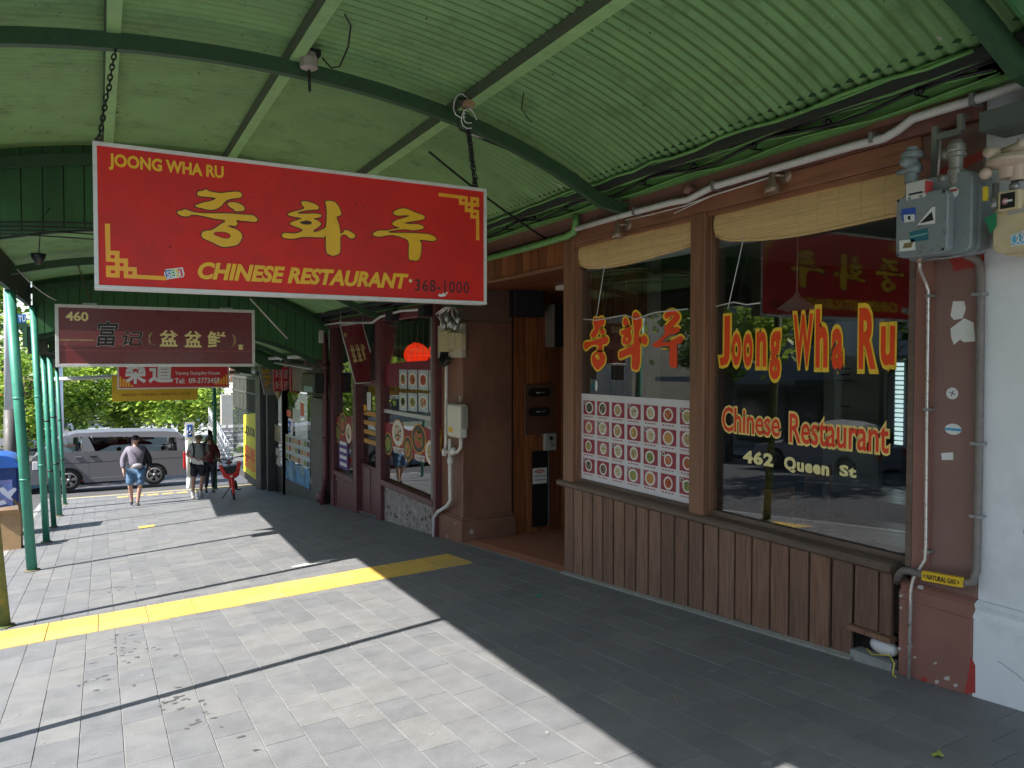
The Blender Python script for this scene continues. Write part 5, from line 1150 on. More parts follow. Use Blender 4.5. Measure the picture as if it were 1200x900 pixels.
FP2 = thing('window_poster', 'row of oval dish photographs on the narrow left window of the maroon shop', 'poster', (4.28, fy(405), fz(405, 560)))
mb = MB(); mb.prism([(onX(x, y, 4.282).y, onX(x, y, 4.282).z) for x, y in ((392.5, 488), (418.5, 488), (418.5, 518), (392.5, 518))], lambda u, v, t: (4.282-.001*t, u, v), 0, 1); part('red_band', mb, solid('band_red', (.30, .03, .04)), FP2)
for k, (x, y, rx, rzz) in enumerate(((395.5, 507, 2.8, 12), (401.5, 497, 4.5, 13), (408.5, 508, 3.3, 12), (415, 500, 3.4, 14))): oval(x, y, rx, rzz, (0, 4, 5, 2)[k], FP2)
mb = MB(); a, b = onX(397, 516, 4.28), onX(408, 552, 4.28); mb.box(4.278, 4.282, b.y, a.y, b.z, a.z, 0)
for k in range(4): mb.box(4.2765, 4.278, b.y+.1, a.y-.08, b.z+.06+k*.14, b.z+.13+k*.14, 1)
solo('purple_poster', mb, [solid('poster_purple', (.09, .03, .22)), WHT], 'purple vertical poster at the foot of the narrow shop window', 'poster')
FP3 = thing('menu_photos', 'eight hanging dish photographs under a dark red banner inside the big shop window', 'poster', (4.33, fy(490), fz(490, 480)))
mb = MB(); mb.prism([(onX(x, y, 4.345).y, onX(x, y, 4.345).z) for x, y in ((450, 428), (478, 424), (513, 422), (513, 455), (450, 452))], lambda u, v, t: (4.283-.001*t, u, v), 0, 1); part('banner', mb, solid('banner_red', (.2, .015, .03)), FP3)
FPF = [(0, 5), (5, 3), (4, 4), (4, 5)]
for r_, (yt, yb_) in enumerate(((433, 456), (460, 482))):
    for k, (xa_, xb_) in enumerate(((468, 477), (478.5, 489), (490.5, 502), (503, 514))):
        a, b = onX(xa_, yt+k*.2, 4.28), onX(xb_, yb_+k*.9, 4.28); s_ = MB(); s_.box(4.277, 4.281, b.y, a.y, b.z, a.z, 0)
        cy, cz, ry, rz_ = (a.y+b.y)/2, (a.z+b.z)/2, abs(a.y-b.y)*.42, abs(a.z-b.z)*.36
        for s1, dx, mi in ((1, .001, 1), (.72, .002, 2)): s_.prism([(ry*s1*math.cos(i*.45), rz_*s1*math.sin(i*.45)) for i in range(14)], lambda u, v, t: (4.277-dx-.0005*t, cy+u, cz+v), 0, 1, mi)
        for _ in range(8):
            aa, r2 = rnd.random()*6.3, rnd.random()*.6; u0, v0 = ry*r2*math.cos(aa), rz_*r2*math.sin(aa); s_.box(4.2735, 4.2745, cy+u0-.025, cy+u0+.025, cz+v0-.02, cz+v0+.02, 3)
        part('photo', s_, [solid('photo_pale_blue', (.50, .56, .60)), BOWL, FOOD[4 if r_ == 0 or k > 1 else 0], FOOD[(k*2+r_) % 6]], FP3)
def lantern(x, y, X, r, label):
    c = onX(x, y, X); t = thing('red_lantern', label, 'lantern', c, 'red lanterns in the maroon shop window')
    prof = [(.25*r, -.82*r)]+[(r*math.cos(a)*(.96+.04*math.cos(k*6)), .82*r*math.sin(a)) for k, a in enumerate(fr(-1.25, 1.25, 14))]+[(.25*r, .82*r)]
    part('shade', MB().lathe(c, prof, 24), mat('lantern_red', (.75, .05, .02), .5, .1, 20, trans=.5, emit=((1, .10, .02), .16)), t)
    part('bulb', MB().sphere(c-Vector((.0, 0, .45*r)), .22*r, (1, 1, 1.3)), solid('bulb_glow', (1, .6, .2), emit=((1, .45, .08), 7)), t)
    part('cap', MB().lathe(c, [(.26*r, .8*r), (.26*r, .9*r), (.0, .9*r)], 14), SORN, t); part('tassel', MB().tube([c-Vector((0, 0, .84*r)), c-Vector((0, 0, 1.25*r))], .03, 8), SORN, t)
    part('cord', MB().tube([c+Vector((0, 0, .88*r)), (c.x, c.y, .95)], .006, 5), BLACK, t)
lantern(488, 415, 4.75, .23, 'glowing round red lantern hanging in the middle of the maroon shop window'); lantern(518.5, 412, 4.62, .23, 'second red lantern, partly hidden at the right of the maroon shop window')
mb = MB()
for k in range(9): mb.tube([(4.45, yA+.3+k*.25, ztop-.05), (4.45, yA+.32+k*.25, zc1+.1)], .003, 4)
solo('hanging_strings', mb, PVC, 'thin pale strings hanging inside the maroon shop window', 'string')
mb = MB(); B0 = onX(450, 400, 7.3); 
for i in range(10):
    for k in range(8): mb.box(7.44, 7.49, 10.4+k*.5+(i % 2)*.25, 10.87+k*.5+(i % 2)*.25, -.7+i*.13, -.58+i*.13)
part('brickwork', mb, mat('dull_brick', (.12, .06, .045), .8, .3, 5), MSH, kind='stuff')
# hanging slanted board
TY = 13.2
L = [(398.5, 381.5), (424.5, 379), (444, 447), (416.5, 449.5)]
P = [onY(x, y, TY) for x, y in L]
t = thing('slanted_sign', 'maroon board with gold characters hanging askew in front of the shop door', 'sign', P[3])
part('panel', MB().prism([(p.x, p.z) for p in P], lambda u, v, tt: (u, TY+.05*tt, v), 0, 1), MAROON, t)
e = lambda a, b, s_: (P[a]*(1-s_)+P[b]*s_)
mb = MB()
for i in range(4): mb.tube([P[i]+Vector((0, -.004, 0)), P[(i+1) % 4]+Vector((0, -.004, 0))], .012, 6)
part('edge', mb, ALU, t)
ux = (P[1]-P[0]).normalized(); uz = (P[0]-P[3]).normalized(); O = P[3]
W_, H_ = (P[1]-P[0]).length, (P[0]-P[3]).length
mb = MB()
for k, s_ in enumerate('盆盆鲜'):
    v_, f_ = text_vf(s_, .03); x0 = min(p[0] for p in v_); y0 = min(p[1] for p in v_); x1 = max(p[0] for p in v_); y1 = max(p[1] for p in v_)
    mb = MB(); mb.add([O+ux*W_*(.17+k*.24+.19*(p[0]-x0)/(x1-x0))+uz*H_*(.36+.30*(p[1]-y0)/(y1-y0))+Vector((0, -.004-(.002 if p[2] > 0 else 0), 0)) for p in v_], f_, 0); part('character', mb, mat('sign_gold', (.62, .50, .20), .4), t)
for (u, v) in ((.14, .84), (.86, .14)): c = O+ux*W_*u+uz*H_*v+Vector((0, -.004, 0)); mb = MB(); mb.lathe(c, [(.02, 0), (.035, 0), (.035, .002), (.02, .002)], 8, 'y'); part('corner_ring', mb, mat('sign_gold', (.62, .50, .20), .4), t)
mb = MB(); mb.tube([P[0], P[0]+Vector((.02, 0, .25))], .01, 6); mb.tube([P[1], P[1]+Vector((.02, 0, .22))], .01, 6); psplit('hanger', mb, STEEL, t)

# electricity boxes and white pipes on the narrow pillar face
t = thing('electric_meter', 'cluster of cream fuse holders and grey cable ends high on the narrow pillar', 'meter', onX(527, 410, 4.25))
CF = mat('fuse_cream', (.55, .46, .28), .5, .15, 20, dirt=(.3, .24, .15), damt=.5)
q = lambda x, y, X=4.2: onX(x, y, X)
def fbox(mb, x0, y0, x1, y1, Xa, Xb, mi=0): a, b = onX(x0, y0, Xa), onX(x1, y1, Xa); mb.box(Xa, Xb, b.y, a.y, b.z, a.z, mi); return mb
part('backboard', fbox(MB(), 513, 382, 541, 419, 4.24, 4.30), solid('backboard_cream', (.5, .46, .36)), t)
for (x0, y0, x1, y1) in ((514, 388, 524, 412), (525, 390, 532, 409), (533, 390, 540, 409)): part('fuse_holder', fbox(MB(), x0, y0, x1, y1, 4.16, 4.239), CF, t, .008)
mb = MB()
for (x, y) in ((521, 378), (528, 375), (534, 379), (537, 371), (524, 369)): c = onX(x, y, 4.2); mb.lathe(c, [(0, .05), (.03, .04), (.03, 0), (.045, -.01), (.045, -.05), (.02, -.09)], 10)
psplit('insulator', mb, STEEL, t)
mb = MB()
for k in range(6):
    P = [q(516+k*3, 384), q(515+k*4+rnd.uniform(-3, 3), 376), q(510+k*5+rnd.uniform(-4, 4), 368), q(522+k*2, 360)]; mb.tube(P, .012, 6)
part('cable_ends', mb, PVC, t)
mb = MB()
for k in range(5):
    P = [q(517+k*2, 412, 4.22), q(515+k*2, 424, 4.22), q(520+k*1.5, 430-k, 4.21), q(523+k, 418, 4.22)]; mb.tube(P, .012, 6)
part('black_cables', mb, BLACK, t)
t = thing('white_meter_box', 'upright white meter box with pipes halfway up the narrow pillar', 'meter', q(531, 514, 4.2))
part('case', fbox(MB(), 523.5, 473, 538, 514, 4.17, 4.294), solid('meter_white', (.70, .68, .60)), t, .02); part('side_window', fbox(MB(), 535, 476, 541.5, 503, 4.20, 4.2945), solid('meter_window', (.30, .28, .24)), t, .01)
part('label', fbox(MB(), 525.5, 500, 530, 507, 4.167, 4.169), solid('label_yellow', (.8, .5, .02)), t)
P = [q(523, 422, 4.24), q(523, 440, 4.24), q(522.5, 520, 4.24), q(521.5, 532, 4.24)]
part('upper_pipe', MB().tube(P, .022, 10), PVC, t)
P = [q(527, 514, 4.22), q(527.5, 560, 4.22), q(528, 586, 4.22), q(524, 593, 4.22), q(513, 600, 4.215), q(509, 606, 4.21), q(508.5, 634, 4.21)]
part('drop_pipe', MB().tube(P, .026, 12), PVC, t)
P = [q(540, 513, 4.2), q(540, 524, 4.2), q(536, 530, 4.2), q(530, 529, 4.2), q(521, 530, 4.2)]
part('elbow_pipe', MB().tube(P, .024, 10), PVC, t)
mb = MB()
for (x, y) in ((521, 530), (531, 529), (527.7, 540)): c = q(x, y, 4.2); mb.lathe(c, [(0, .05), (.035, .05), (.04, .02), (.04, -.03), (.03, -.05), (0, -.05)], 12)
part('fittings', mb, PVC, t); c = q(508.5, 634, 4.21); part('foot', MB().lathe(c, [(.0, .06), (.03, .06), (.045, .03), (.045, -.04), (0, -.04)], 12), PVC, t)
mb = MB(); a = onX(527, 468, 4.298); mb.prism([(-.012, -.05), (.015, -.03), (.01, .05), (-.01, .04)], lambda u, v, tt: (4.2985-.001*tt, fy(539, 4.3)+u, fz(539, 468, 4.3)+v), 0, 1); solo('paint_chip', mb, WHT, 'white chip in the brown paint of the narrow pillar face', 'paint chip')

# cables and pipes between the maroon and the grey shop
t = thing('downpipe', 'thick maroon downpipe with a branch between the maroon shop and the grey shop', 'pipe', onX(379, 600, 4.15))
part('main_pipe', MB().tube([q(378, 374, 4.13), q(380.5, 400, 4.13), q(381, 470, 4.13), q(382, 560, 4.13), q(379, 575, 4.13), q(378, 598, 4.13)], .062, 12), MPAINT, t)
part('branch', MB().tube([q(364, 411, 4.05), q(373, 418, 4.08), q(381, 433, 4.13)], .045, 10), MPAINT, t)
mb = MB()
for y in (430, 515, 560): c = q(381.3, y, 4.13); mb.lathe(c, [(.06, .05), (.078, .05), (.078, -.05), (.06, -.05)], 12)
mb.sphere(q(377, 583, 4.12), .12, (1, 1, 1.1)); psplit('collar', mb, MPAINT, t)
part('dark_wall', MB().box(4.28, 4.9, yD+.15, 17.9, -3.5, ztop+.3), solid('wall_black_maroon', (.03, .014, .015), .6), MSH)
mb = MB()
for k in range(7):
    P = [onX(360-k*1.2, 372+k*.8, 4.05), onX(352-k*1, 382+k, 4.02), onX(348-k*.5, 398, 4.0), onX(348+k*.5, 412+k, 4.05)]
    mb.tube(P, .018, 6)
for k in range(6): mb.tube(sag(onX(446-k*4, 361, 4.1), onX(358, 373+k*1.2, 4.05), .05), .014, 6)
solo('cable_loom', mb, BLACK, 'thick loom of black cables drooping at the corner above the downpipe', 'cables')
solo('white_cable', MB().tube([q(499, 362, 4.1), q(470, 364, 4.1), q(446, 371, 4.1), q(436, 378, 4.1), q(398, 378, 4.1), q(377, 381, 4.1)], .022, 8), PVC, 'white pipe running along the top of the maroon shop fascia', 'pipe')
t = thing('white_junction_box', 'small white junction box with a looping white cable above the downpipe', 'junction box', q(370, 400, 4.1))
part('case', fbox(MB(), 366, 388, 374, 402, 4.0, 4.1), solid('meter_white', (.7, .68, .6)), t, .01); part('cable', MB().tube([q(374, 398, 4.05), q(374, 408, 4.05), q(371, 414, 4.05), q(364, 418, 4.05)], .014, 6), PVC, t)
for (x, y) in ((455, 371), (493, 366)): solo('black_bracket', fbox(MB(), x-3.5, y-7, x+3.5, y+5, 4.06, 4.19), BLACK, 'black block on the maroon fascia, %s one' % ('left' if x < 470 else 'right'), 'bracket', bevel=.005)

# ================================================================== GREY SHOP
GX2 = 4.15
GS = thing('grey_shop', 'dark grey takeaway shop with an angled window full of menu photographs', 'building', (4.3, 19, gz(4.3, 19)))
GP = mat('grey_green_paint', (.075, .075, .068), .5, .15, 5, dirt=(.04, .04, .035), damt=.5)
g = lambda x: fy(x, GX2); h_ = lambda x, y: fz(x, y, GX2)
part('upper_wall', MB().box(4.3, 4.9, 17.9, 30, h_(330, 457), 4.6), MPAINT, GS)
part('pilaster', MB().box(GX2, 4.8, g(377), g(363.5), -4, h_(363, 465)), GP, GS, .01)
ya, yb = g(363.5), g(331.5)
zt1 = h_(331, 458)
part('riser', MB().prism([(ya, -4.2), (yb, -4.2), (yb, h_(331.5, 560)), (ya, h_(363.5, 575))], lambda u, v, t: (GX2+.03+.25*t, u, v), 0, 1), GP, GS)
W4 = part('window', MB().box(GX2, GX2+.12, yb-.0, yb+.12, -3.7, zt1), GP, GS, label='angled window with a grid of menu photographs')
part('pane', MB().prism([(ya, h_(363.5, 576)), (yb, h_(331.5, 561)), (yb, zt1), (ya, zt1)], lambda u, v, t: (GX2+.06+.006*t, u, v), 0, 1), GLS2, W4)
X2 = GX2+.052
mb = MB(); a, b = onX(333, 495, X2), onX(362, 549, X2)
mb.prism([(onX(x, y, X2).y, onX(x, y, X2).z) for x, y in ((333, 508), (363, 516), (363, 549), (333, 536))], lambda u, v, t: (X2+.005*t, u, v), 0, 1, 0)
mm2 = thing('menu_grid', 'grid of small menu photographs in the grey shop window', 'menu', (X2, 19, -3.0)); part('sheet', mb, solid('menu_sheet_blue', (.55, .62, .66)), mm2)
for r_ in range(3):
    for c_ in range(8):
        x = 335+c_*3.55; y = 511+r_*9.6+c_*(.95+.28*r_); a, b = onX(x, y, X2-.004), onX(x+2.6, y+7, X2-.004)
        part('photo', MB().box(X2-.006, X2-.002, b.y, a.y, b.z, a.z, 0), FOOD[(r_*3+c_) % 6], mm2)
mb = MB(); mb.prism([(onX(x, y, X2).y, onX(x, y, X2).z) for x, y in ((333, 538), (363, 551), (363, 574), (333, 559))], lambda u, v, t: (X2+.005*t, u, v), 0, 1, 0)
solo('blue_poster', mb, mat('poster_blue_mix', (.10, .28, .50), .5, .9, 2.4, dirt=(.45, .6, .35), damt=.9, dscale=2), 'blue and green picture poster at the foot of the grey shop window', 'poster')
part('room_wall', MB().box(7, 7.1, 17, 25, -4, 0), mat('grey_room', (.30, .33, .25), .6, .2, 1.2), GS); part('room_floor', MB().box(4.4, 7, 17, 25, -4.2, -3.7), FLOORI, GS)
mb = MB(); 
for (x0, y0, x1, y1, mi) in ((343, 478, 351, 496, 0), (352, 472, 356, 488, 1), (336, 480, 341, 489, 1)): fbox(mb, x0, y0, x1, y1, X2, X2+.004, mi)
solo('window_notices', mb, [WHT, LRED], 'paper notices stuck in the upper part of the grey shop window', 'notice')
part('door_post', MB().box(GX2, GX2+.3, g(331.5), g(329.5), -4, zt1), BLACK, GS)
part('door', MB().box(GX2+.22, GX2+.26, g(329), g(313), -4, h_(320, 548)), BLACK, GS, label='dark glazed shop door with an orange and white poster')
part('door_pane', MB().box(GX2+.22, GX2+.226, g(329.5), g(313), h_(320, 548), zt1), GLS2, GS)
part('door_pane', MB().box(GX2+.05, GX2+.056, g(312), g(306), h_(309, 545), zt1), GLS2, GS)
part('door_post', MB().box(GX2, GX2+.3, g(313), g(311.5), -4, zt1), GP, GS)
t = thing('door_poster', 'white poster with black calligraphy in the grey shop door', 'poster', onX(321, 545, GX2+.2))
mb = MB(); fbox(mb, 313.5, 520, 328.5, 547, GX2+.19, GX2+.2, 0); part('sheet', mb, solid('poster_cream', (.62, .56, .48)), t)
mb = MB(); text(mb, '江', 'X', GX2+.19, pbox(316, 532, 326, 522, 'X', GX2+.19), .002, .02); text(mb, '章', 'X', GX2+.19, pbox(317, 543, 325, 533, 'X', GX2+.19), .002, .02); part('calligraphy', mb, BLK, t)
mb = MB(); fbox(mb, 313.5, 494, 328.5, 519, GX2+.19, GX2+.2, 0); solo('orange_poster', mb, mat('poster_orange_green', (.45, .42, .30), .5, .6, 1.5, dirt=(.62, .30, .05), damt=.9, dscale=1.3), 'orange and green poster above the calligraphy poster in the grey shop door', 'poster')
part('corner_post', MB().box(GX2-.04, GX2+.3, g(306), g(300.5), -4.3, h_(303, 440)), GP, GS, .01)
# liquor part of the same front
part('grille_head', MB().box(GX2+.02, GX2+.05, g(300), g(272), h_(300, 486), h_(300, 490)+.12), GP, GS)
for k in range(17):
    y = g(300)+(g(272.5)-g(300))*(k+.5)/17; part('grille_bar', MB().box(GX2-.02, GX2+.02, y-.03, y+.03, h_(300, 484), h_(300, 442)), mat('grille_paint', (.16, .17, .14), .5), GS)
part('grille_back', MB().box(GX2+.1, GX2+.14, g(300), g(272), h_(300, 486), h_(300, 438)), BLACK, GS)
for zz in (h_(300, 444), h_(300, 462)): part('grille_rail', MB().box(GX2-.03, GX2+.03, g(300), g(272), zz-.03, zz+.03), GP, GS)
zl0, zl1 = h_(300, 566), h_(300, 485)
part('glass_panel', MB().box(GX2, GX2+.008, g(300), g(272.5), zl0+.1, zl1), GLS2, GS); part('glass_sill', MB().box(GX2-.03, GX2+.1, g(300), g(272.5), zl0-.1, zl0+.1), GP, GS)
part('room_wall', MB().box(GX2+.5, GX2+.6, g(300), g(272), -5, 0), mat('liquor_back', (.30, .33, .30), .5, .5, .8, dirt=(.12, .2, .08), damt=.8), GS)
t = thing('yellow_liquor_poster', 'tall yellow window poster for liquor at the street corner', 'poster', onX(292, 560, GX2))
a, b = onX(284.5, 492, GX2-.01), onX(299.5, 563, GX2-.01)
part('sheet', MB().prism([(onX(x, y, GX2-.01).y, onX(x, y, GX2-.01).z) for x, y in ((299.8, 484), (285.5, 486), (285.5, 555), (299.8, 564))], lambda u, v, t_: (GX2-.01+.006*t_, u, v), 0, 1), solid('poster_yellow', (.72, .66, .04)), t)
mb = MB(); text(mb, 'LIQUOR', 'X', GX2-.01, pbox(286.5, 509, 299, 503, 'X', GX2-.01), .003, .04)
part('headline', mb, BLK, t)
mb = MB()
for s_, yy in (('BEERS WINE', 531), ('SPIRITS RTD', 543)): text(mb, s_, 'X', GX2-.01, pbox(287, yy+3, 299, yy-4, 'X', GX2-.01), .003, .03)
part('small_lines', mb, LRED, t)
# lantern-like character sign and angled sign above the grey shop
t = thing('character_sign', 'cluster of red lantern shaped character panels with gold tips over the grey shop window', 'sign', onX(337, 468, 4.0))
for k, (x, ch) in enumerate(((326.5, '好'), (336.5, '面'), (346.5, '香'))):
    YY = 20.6-.5*k; c = onY(x, 444+k, YY); wd, ht = .115, .33
    pp = part('character_panel', MB().prism([(-wd, -ht), (wd, -ht), (wd*1.15, 0), (wd, ht), (-wd, ht), (-wd*1.15, 0)], lambda u, v, t_: (c.x+u, YY+.1*t_, c.z+v), 0, 1), mat('panel_red', (.62, .04, .04), .4, .3, 9), t)
    for dz_ in (.14, -.16): mb = MB(); text(mb, ch, 'Y', YY, (c.x-.09, c.z+dz_-.11, c.x+.09, c.z+dz_+.11), .004, -.005, th=.004); part('character', mb, WHT, pp)
    mb = MB(); mb.lathe((c.x, YY+.05, c.z+ht), [(.08, 0), (.09, .04), (.05, .14), (.0, .22)], 10); mb.lathe((c.x, YY+.05, c.z-ht), [(.08, 0), (.09, -.04), (.05, -.14), (.0, -.24)], 10); psplit('gold_tip', mb, mat('tip_gold', (.5, .36, .18), .4), pp)
    part('panel_bracket', MB().tube([(c.x, YY+.05, c.z+.1), (4.3, YY+.05, c.z+.1)], .02, 6), STEEL, t)
q2 = [onY(x, y, 21.5) for x, y in ((302, 424), (317, 422), (327, 463), (310, 463))]
t = thing('angled_sign', 'grey and yellow sign tilted at the left of the red character panels', 'sign', q2[3])
part('panel', MB().prism([(p.x, p.z) for p in q2], lambda u, v, t_: (u, 21.5+.1*t_, v), 0, 1), mat('weathered_sign_grey', (.30, .30, .28), .5, .4, 3), t)
mb = MB()
for k in range(4):
    c = q2[3].lerp(q2[0], .25+.2*k)+(q2[1]-q2[0])*.42; v_, f_ = text_vf('麵飯燒烤'[k], .04)
    mb = MB(); mb.add([c+Vector((p[0]*.22-.1, -.006-(.003 if p[2] > 0 else 0), p[1]*.22-.08)) for p in v_], f_); part('character', mb, SYEL, t)
t = thing('light_box', 'dark metal cased sign lamp right of the red character panels', 'lamp', onX(360, 460, 3.95))
part('case', fbox(MB(), 353, 437, 369, 461, 3.9, 4.1), BLACK, t, .02); part('lens', fbox(MB(), 356, 452, 366, 460, 3.88, 3.899), solid('lens_teal', (.25, .42, .38)), t)
part('rail', MB().tube([onX(322, 425, 3.95), onX(366, 432, 3.95)], .03, 8), STEEL, t)
solo('fluorescent_tube', MB().tube([onX(302, 421, 3.9), onX(353, 417.5, 3.9)], .045, 8), WHITEP, 'long white fluorescent tube under the canopy above the grey shop', 'lamp')
# ================================================================== STREET, TREES, BUILDINGS BEYOND
LEAF = [mat('leaf_%s' % n_, c_, .45, .3, 1.5, trans=.45) for n_, c_ in (('bright', (.42, .55, .08)), ('mid', (.28, .42, .06)), ('deep', (.11, .20, .03)))]
BARK = mat('bark', (.14, .11, .085), .85, .3, 9, bump=.5, bscale=30)
def tree(x, y, z0, H, rad, cz, nclump, nleaf, ls, label, sq=.75, group='street trees', low=0):
    t = thing('street_tree', label, 'tree', (x, y, z0), group)
    mb = MB(); top = Vector((x, y, z0+H*.55)); mb.tube([(x, y, z0-.2), (x+.05, y, z0+H*.22), top], [.17, .13, .09], 9)
    cl = []
    for k in range(nclump):
        for _ in range(20):
            p = Vector((rnd.uniform(-1, 1), rnd.uniform(-1, 1), rnd.uniform(-1, 1)))
            if .45 < p.length < 1: break
        c = Vector((x+p.x*rad*rnd.uniform(.8, 1.1), y+p.y*rad, z0+cz+p.z*rad*sq)); cl.append(c)
    for c in cl[::max(1, nclump//9)]: mb.tube([top-Vector((0, 0, rnd.uniform(0, H*.2))), top.lerp(c, .55)+Vector((0, 0, .2)), c], [.06, .04, .015], 6)
    part('trunk', mb, BARK, t)
    mb = MB(); V, Fc, mi = [], [], []
    for c in cl:
        r_ = rad*rnd.uniform(.22, .42); tone = rnd.choice((0, 0, 1, 1, 2))
        for _ in range(nleaf):
            d = Vector((rnd.gauss(0, .5), rnd.gauss(0, .5), rnd.gauss(0, .42)))*r_; q_ = c+d
            a, b_ = rnd.random()*6.3, rnd.uniform(-.9, .9); u = Vector((math.cos(a), math.sin(a), b_)).normalized(); v = u.cross(Vector((rnd.uniform(-1, 1), rnd.uniform(-1, 1), 1))).normalized(); s_ = ls*rnd.uniform(.6, 1.25); o_ = len(V)
            V += [q_-u*s_, q_+v*s_*.55, q_+u*s_, q_-v*s_*.55]; Fc.append((o_, o_+1, o_+2, o_+3)); mi.append(tone if rnd.random() < .8 else rnd.randrange(3))
    mb.v = [tuple(p) for p in V]; mb.f = Fc; mb.m = mi; mb.sm = [False]*len(Fc)
    o = bpy.data.objects.new('crown', mb.mesh('crown', LEAF, org(t), fix=False)); COL.objects.link(o); o.parent = t; return t
gr = lambda x, y: gz(x, y) if y < 34 else gz(0, y)+.05
tree(-3.4, 46, gr(0, 46), 8, 3.2, 3.6, 46, 120, .17, 'leafy plane tree behind the left posts, above the distant cars')
tree(1.0, 49, gr(0, 49), 7.5, 3.3, 3.9, 60, 130, .17, 'bright green street tree directly behind the bonnet end of the van', low=1)
tree(3.9, 46, gr(0, 46), 6.5, 2.6, 3.4, 52, 130, .15, 'bright green street tree behind the two walkers')
tree(-1.5, 60, gr(0, 60), 9, 3.6, 4.6, 50, 110, .22, 'taller tree rising between the two nearer street trees')
tree(4.8, 66, gr(0, 66), 10, 4.5, 5.2, 55, 110, .25, 'broad tree farther down the street on the right')
tree(-8.2, 58, gr(0, 58), 11, 5.0, 5.8, 60, 110, .25, 'tall tree on the far side of the street at the left edge')
tree(-5.6, 33.5, road_z(-5.6, 33.5), 10, 3.6, 7.6, 56, 130, .17, 'high spreading tree whose leaves fill the gap left of the tallest post')
for i, (x, y) in enumerate(((-12.2, 3), (-12.4, 12), (-12.0, 21), (-12.3, -6))): tree(x, y, road_z(-12.2, y), 7.5, 2.7, 5.4, 34, 80, .2, 'tree on the opposite kerb, %s of four' % ('second nearest', 'third', 'farthest down the hill', 'nearest uphill')[i])
WALLS = [mat('render_%s' % n_, c_, .8, .08, 1.5) for n_, c_ in (('cream', (.52, .47, .38)), ('white', (.62, .62, .60)), ('grey', (.25, .26, .27)), ('brick', (.30, .13, .09)), ('orange', (.60, .20, .05)))]
WGL = mat('dark_window_glass', (.03, .04, .05), .08, .1, 1, spec=.8)
def building(x0, x1, y0, y1, z0, h, wm, face, label, fl=3, per=2.4, shop=True, signc=None, word=None):
    t = thing('street_building', label, 'building', ((x0+x1)/2, (y0+y1)/2, z0)); mb = MB().box(x0, x1, y0, y1, z0-1.5, z0+h); mb.box(x0-.1, x1+.1, y0-.1, y1+.1, z0+h, z0+h+.3); part('wall', mb, wm, t)
    L = (y1-y0) if face in '+x-x' and face[1] == 'x' else (x1-x0); n = max(1, int(L/per)); fh = h/fl
    for f_ in range(fl):
        for k in range(n):
            u0 = L*(k+.5)/n; ww = per*.30; zb = z0+fh*f_+fh*.3; zt = z0+fh*f_+fh*.8
            if f_ == 0 and shop: ww = per*.44; zb = z0+.3; zt = z0+fh*.75
            if face[1] == 'x':
                X = x1 if face[0] == '+' else x0; s_ = 1 if face[0] == '+' else -1
                W_ = part('window', MB().box(X+s_*.001, X+s_*.06, y0+u0-ww, y0+u0+ww, zb, zt), WHITEP if f_ else BLACK, t); part('pane', MB().box(X+s_*.061, X+s_*.066, y0+u0-ww+.07, y0+u0+ww-.07, zb+.07, zt-.07), WGL, W_)
            else:
                W_ = part('window', MB().box(x0+u0-ww, x0+u0+ww, y0-.06, y0-.001, zb, zt), WHITEP if f_ else BLACK, t); part('pane', MB().box(x0+u0-ww+.07, x0+u0+ww-.07, y0-.066, y0-.061, zb+.07, zt-.07), WGL, W_)
    if shop:
        zz = z0+fh*.86
        if face[1] == 'x':
            s_ = 1 if face[0] == '+' else -1; X = x1 if s_ > 0 else x0; part('awning', MB().box(X, X+s_*2.4, y0, y1, zz, zz+.22), signc or WALLS[2], t)
        else: part('awning', MB().box(x0, x1, y0-1.2, y0, zz, zz+.5), signc or WALLS[2], t)
    return t
for i, (y0, y1, h, m_, f_, nm) in enumerate(((-14, -4, 9, 1, 3, 'white three storey building across the street, farthest uphill'), (-4, 5, 7, 0, 2, 'cream two storey building across the street'), (5, 13, 10, 3, 3, 'brick three storey building across the street'), (13, 22, 8, 1, 2, 'white two storey building across the street with grey awning'), (22, 31, 11, 2, 3, 'grey block across the street near the crossing'), (36, 50, 9, 0, 3, 'cream block across the street beyond the crossing'))):
    building(-27, -19, y0, y1-.05, gz(-1.4, (y0+y1)/2)-.05, h, WALLS[m_], '+x', nm, f_)
building(-16, -6.0, 110, 120, gr(0, 110), 8, WALLS[4], '-y', 'distant orange fronted shop closing the street at the left', 2, 2.5, signc=mat('far_sign_red', (.6, .05, .03)))
building(-5.9, 8, 104, 116, gr(0, 104), 12, WALLS[1], '-y', 'distant pale office block behind the trees', 4, 2.5)
building(-40, -16.1, 112, 124, gr(0, 112), 16, WALLS[2], '-y', 'distant grey tower at the far left', 5, 3)
building(8.3, 24, 52, 70, gr(0, 52), 9, WALLS[1], '-y', 'white building with dark windows beyond the side street', 3, 2.6, shop=False)
# steps, ramp and railings at the far corner
ST = mat('pale_step_stone', (.26, .255, .245), .8, .1, 4)
t = thing('corner_steps', 'pale stone steps and landing rising beyond the side street', 'steps', (7, 38, gr(0, 38)))
for k in range(9): part('step', MB().box(4.9-.0*k, 8.5, 36.5+k*.45, 42, gr(0, 38)+.16*k-.3, gr(0, 38)+.16*(k+1)), ST, t)
part('retaining_wall', MB().box(5.6, 14, 42.01, 42.6, gr(0, 38), gr(0, 38)+3.0), mat('pale_concrete_wall', (.34, .33, .29), .8, .1, 3), t)
t = thing('steel_railing', 'grey steel railing sloping up beside the far steps', 'railing', (5.0, 36, gr(0, 36)))
rz0 = gr(0, 36)
for k in range(13):
    yy = 35.2+k*.55; part('baluster', MB().tube([(4.95, yy, rz0+.1*k-.1), (4.95, yy, rz0+.1*k+1.1)], .025, 6), STEEL, t)
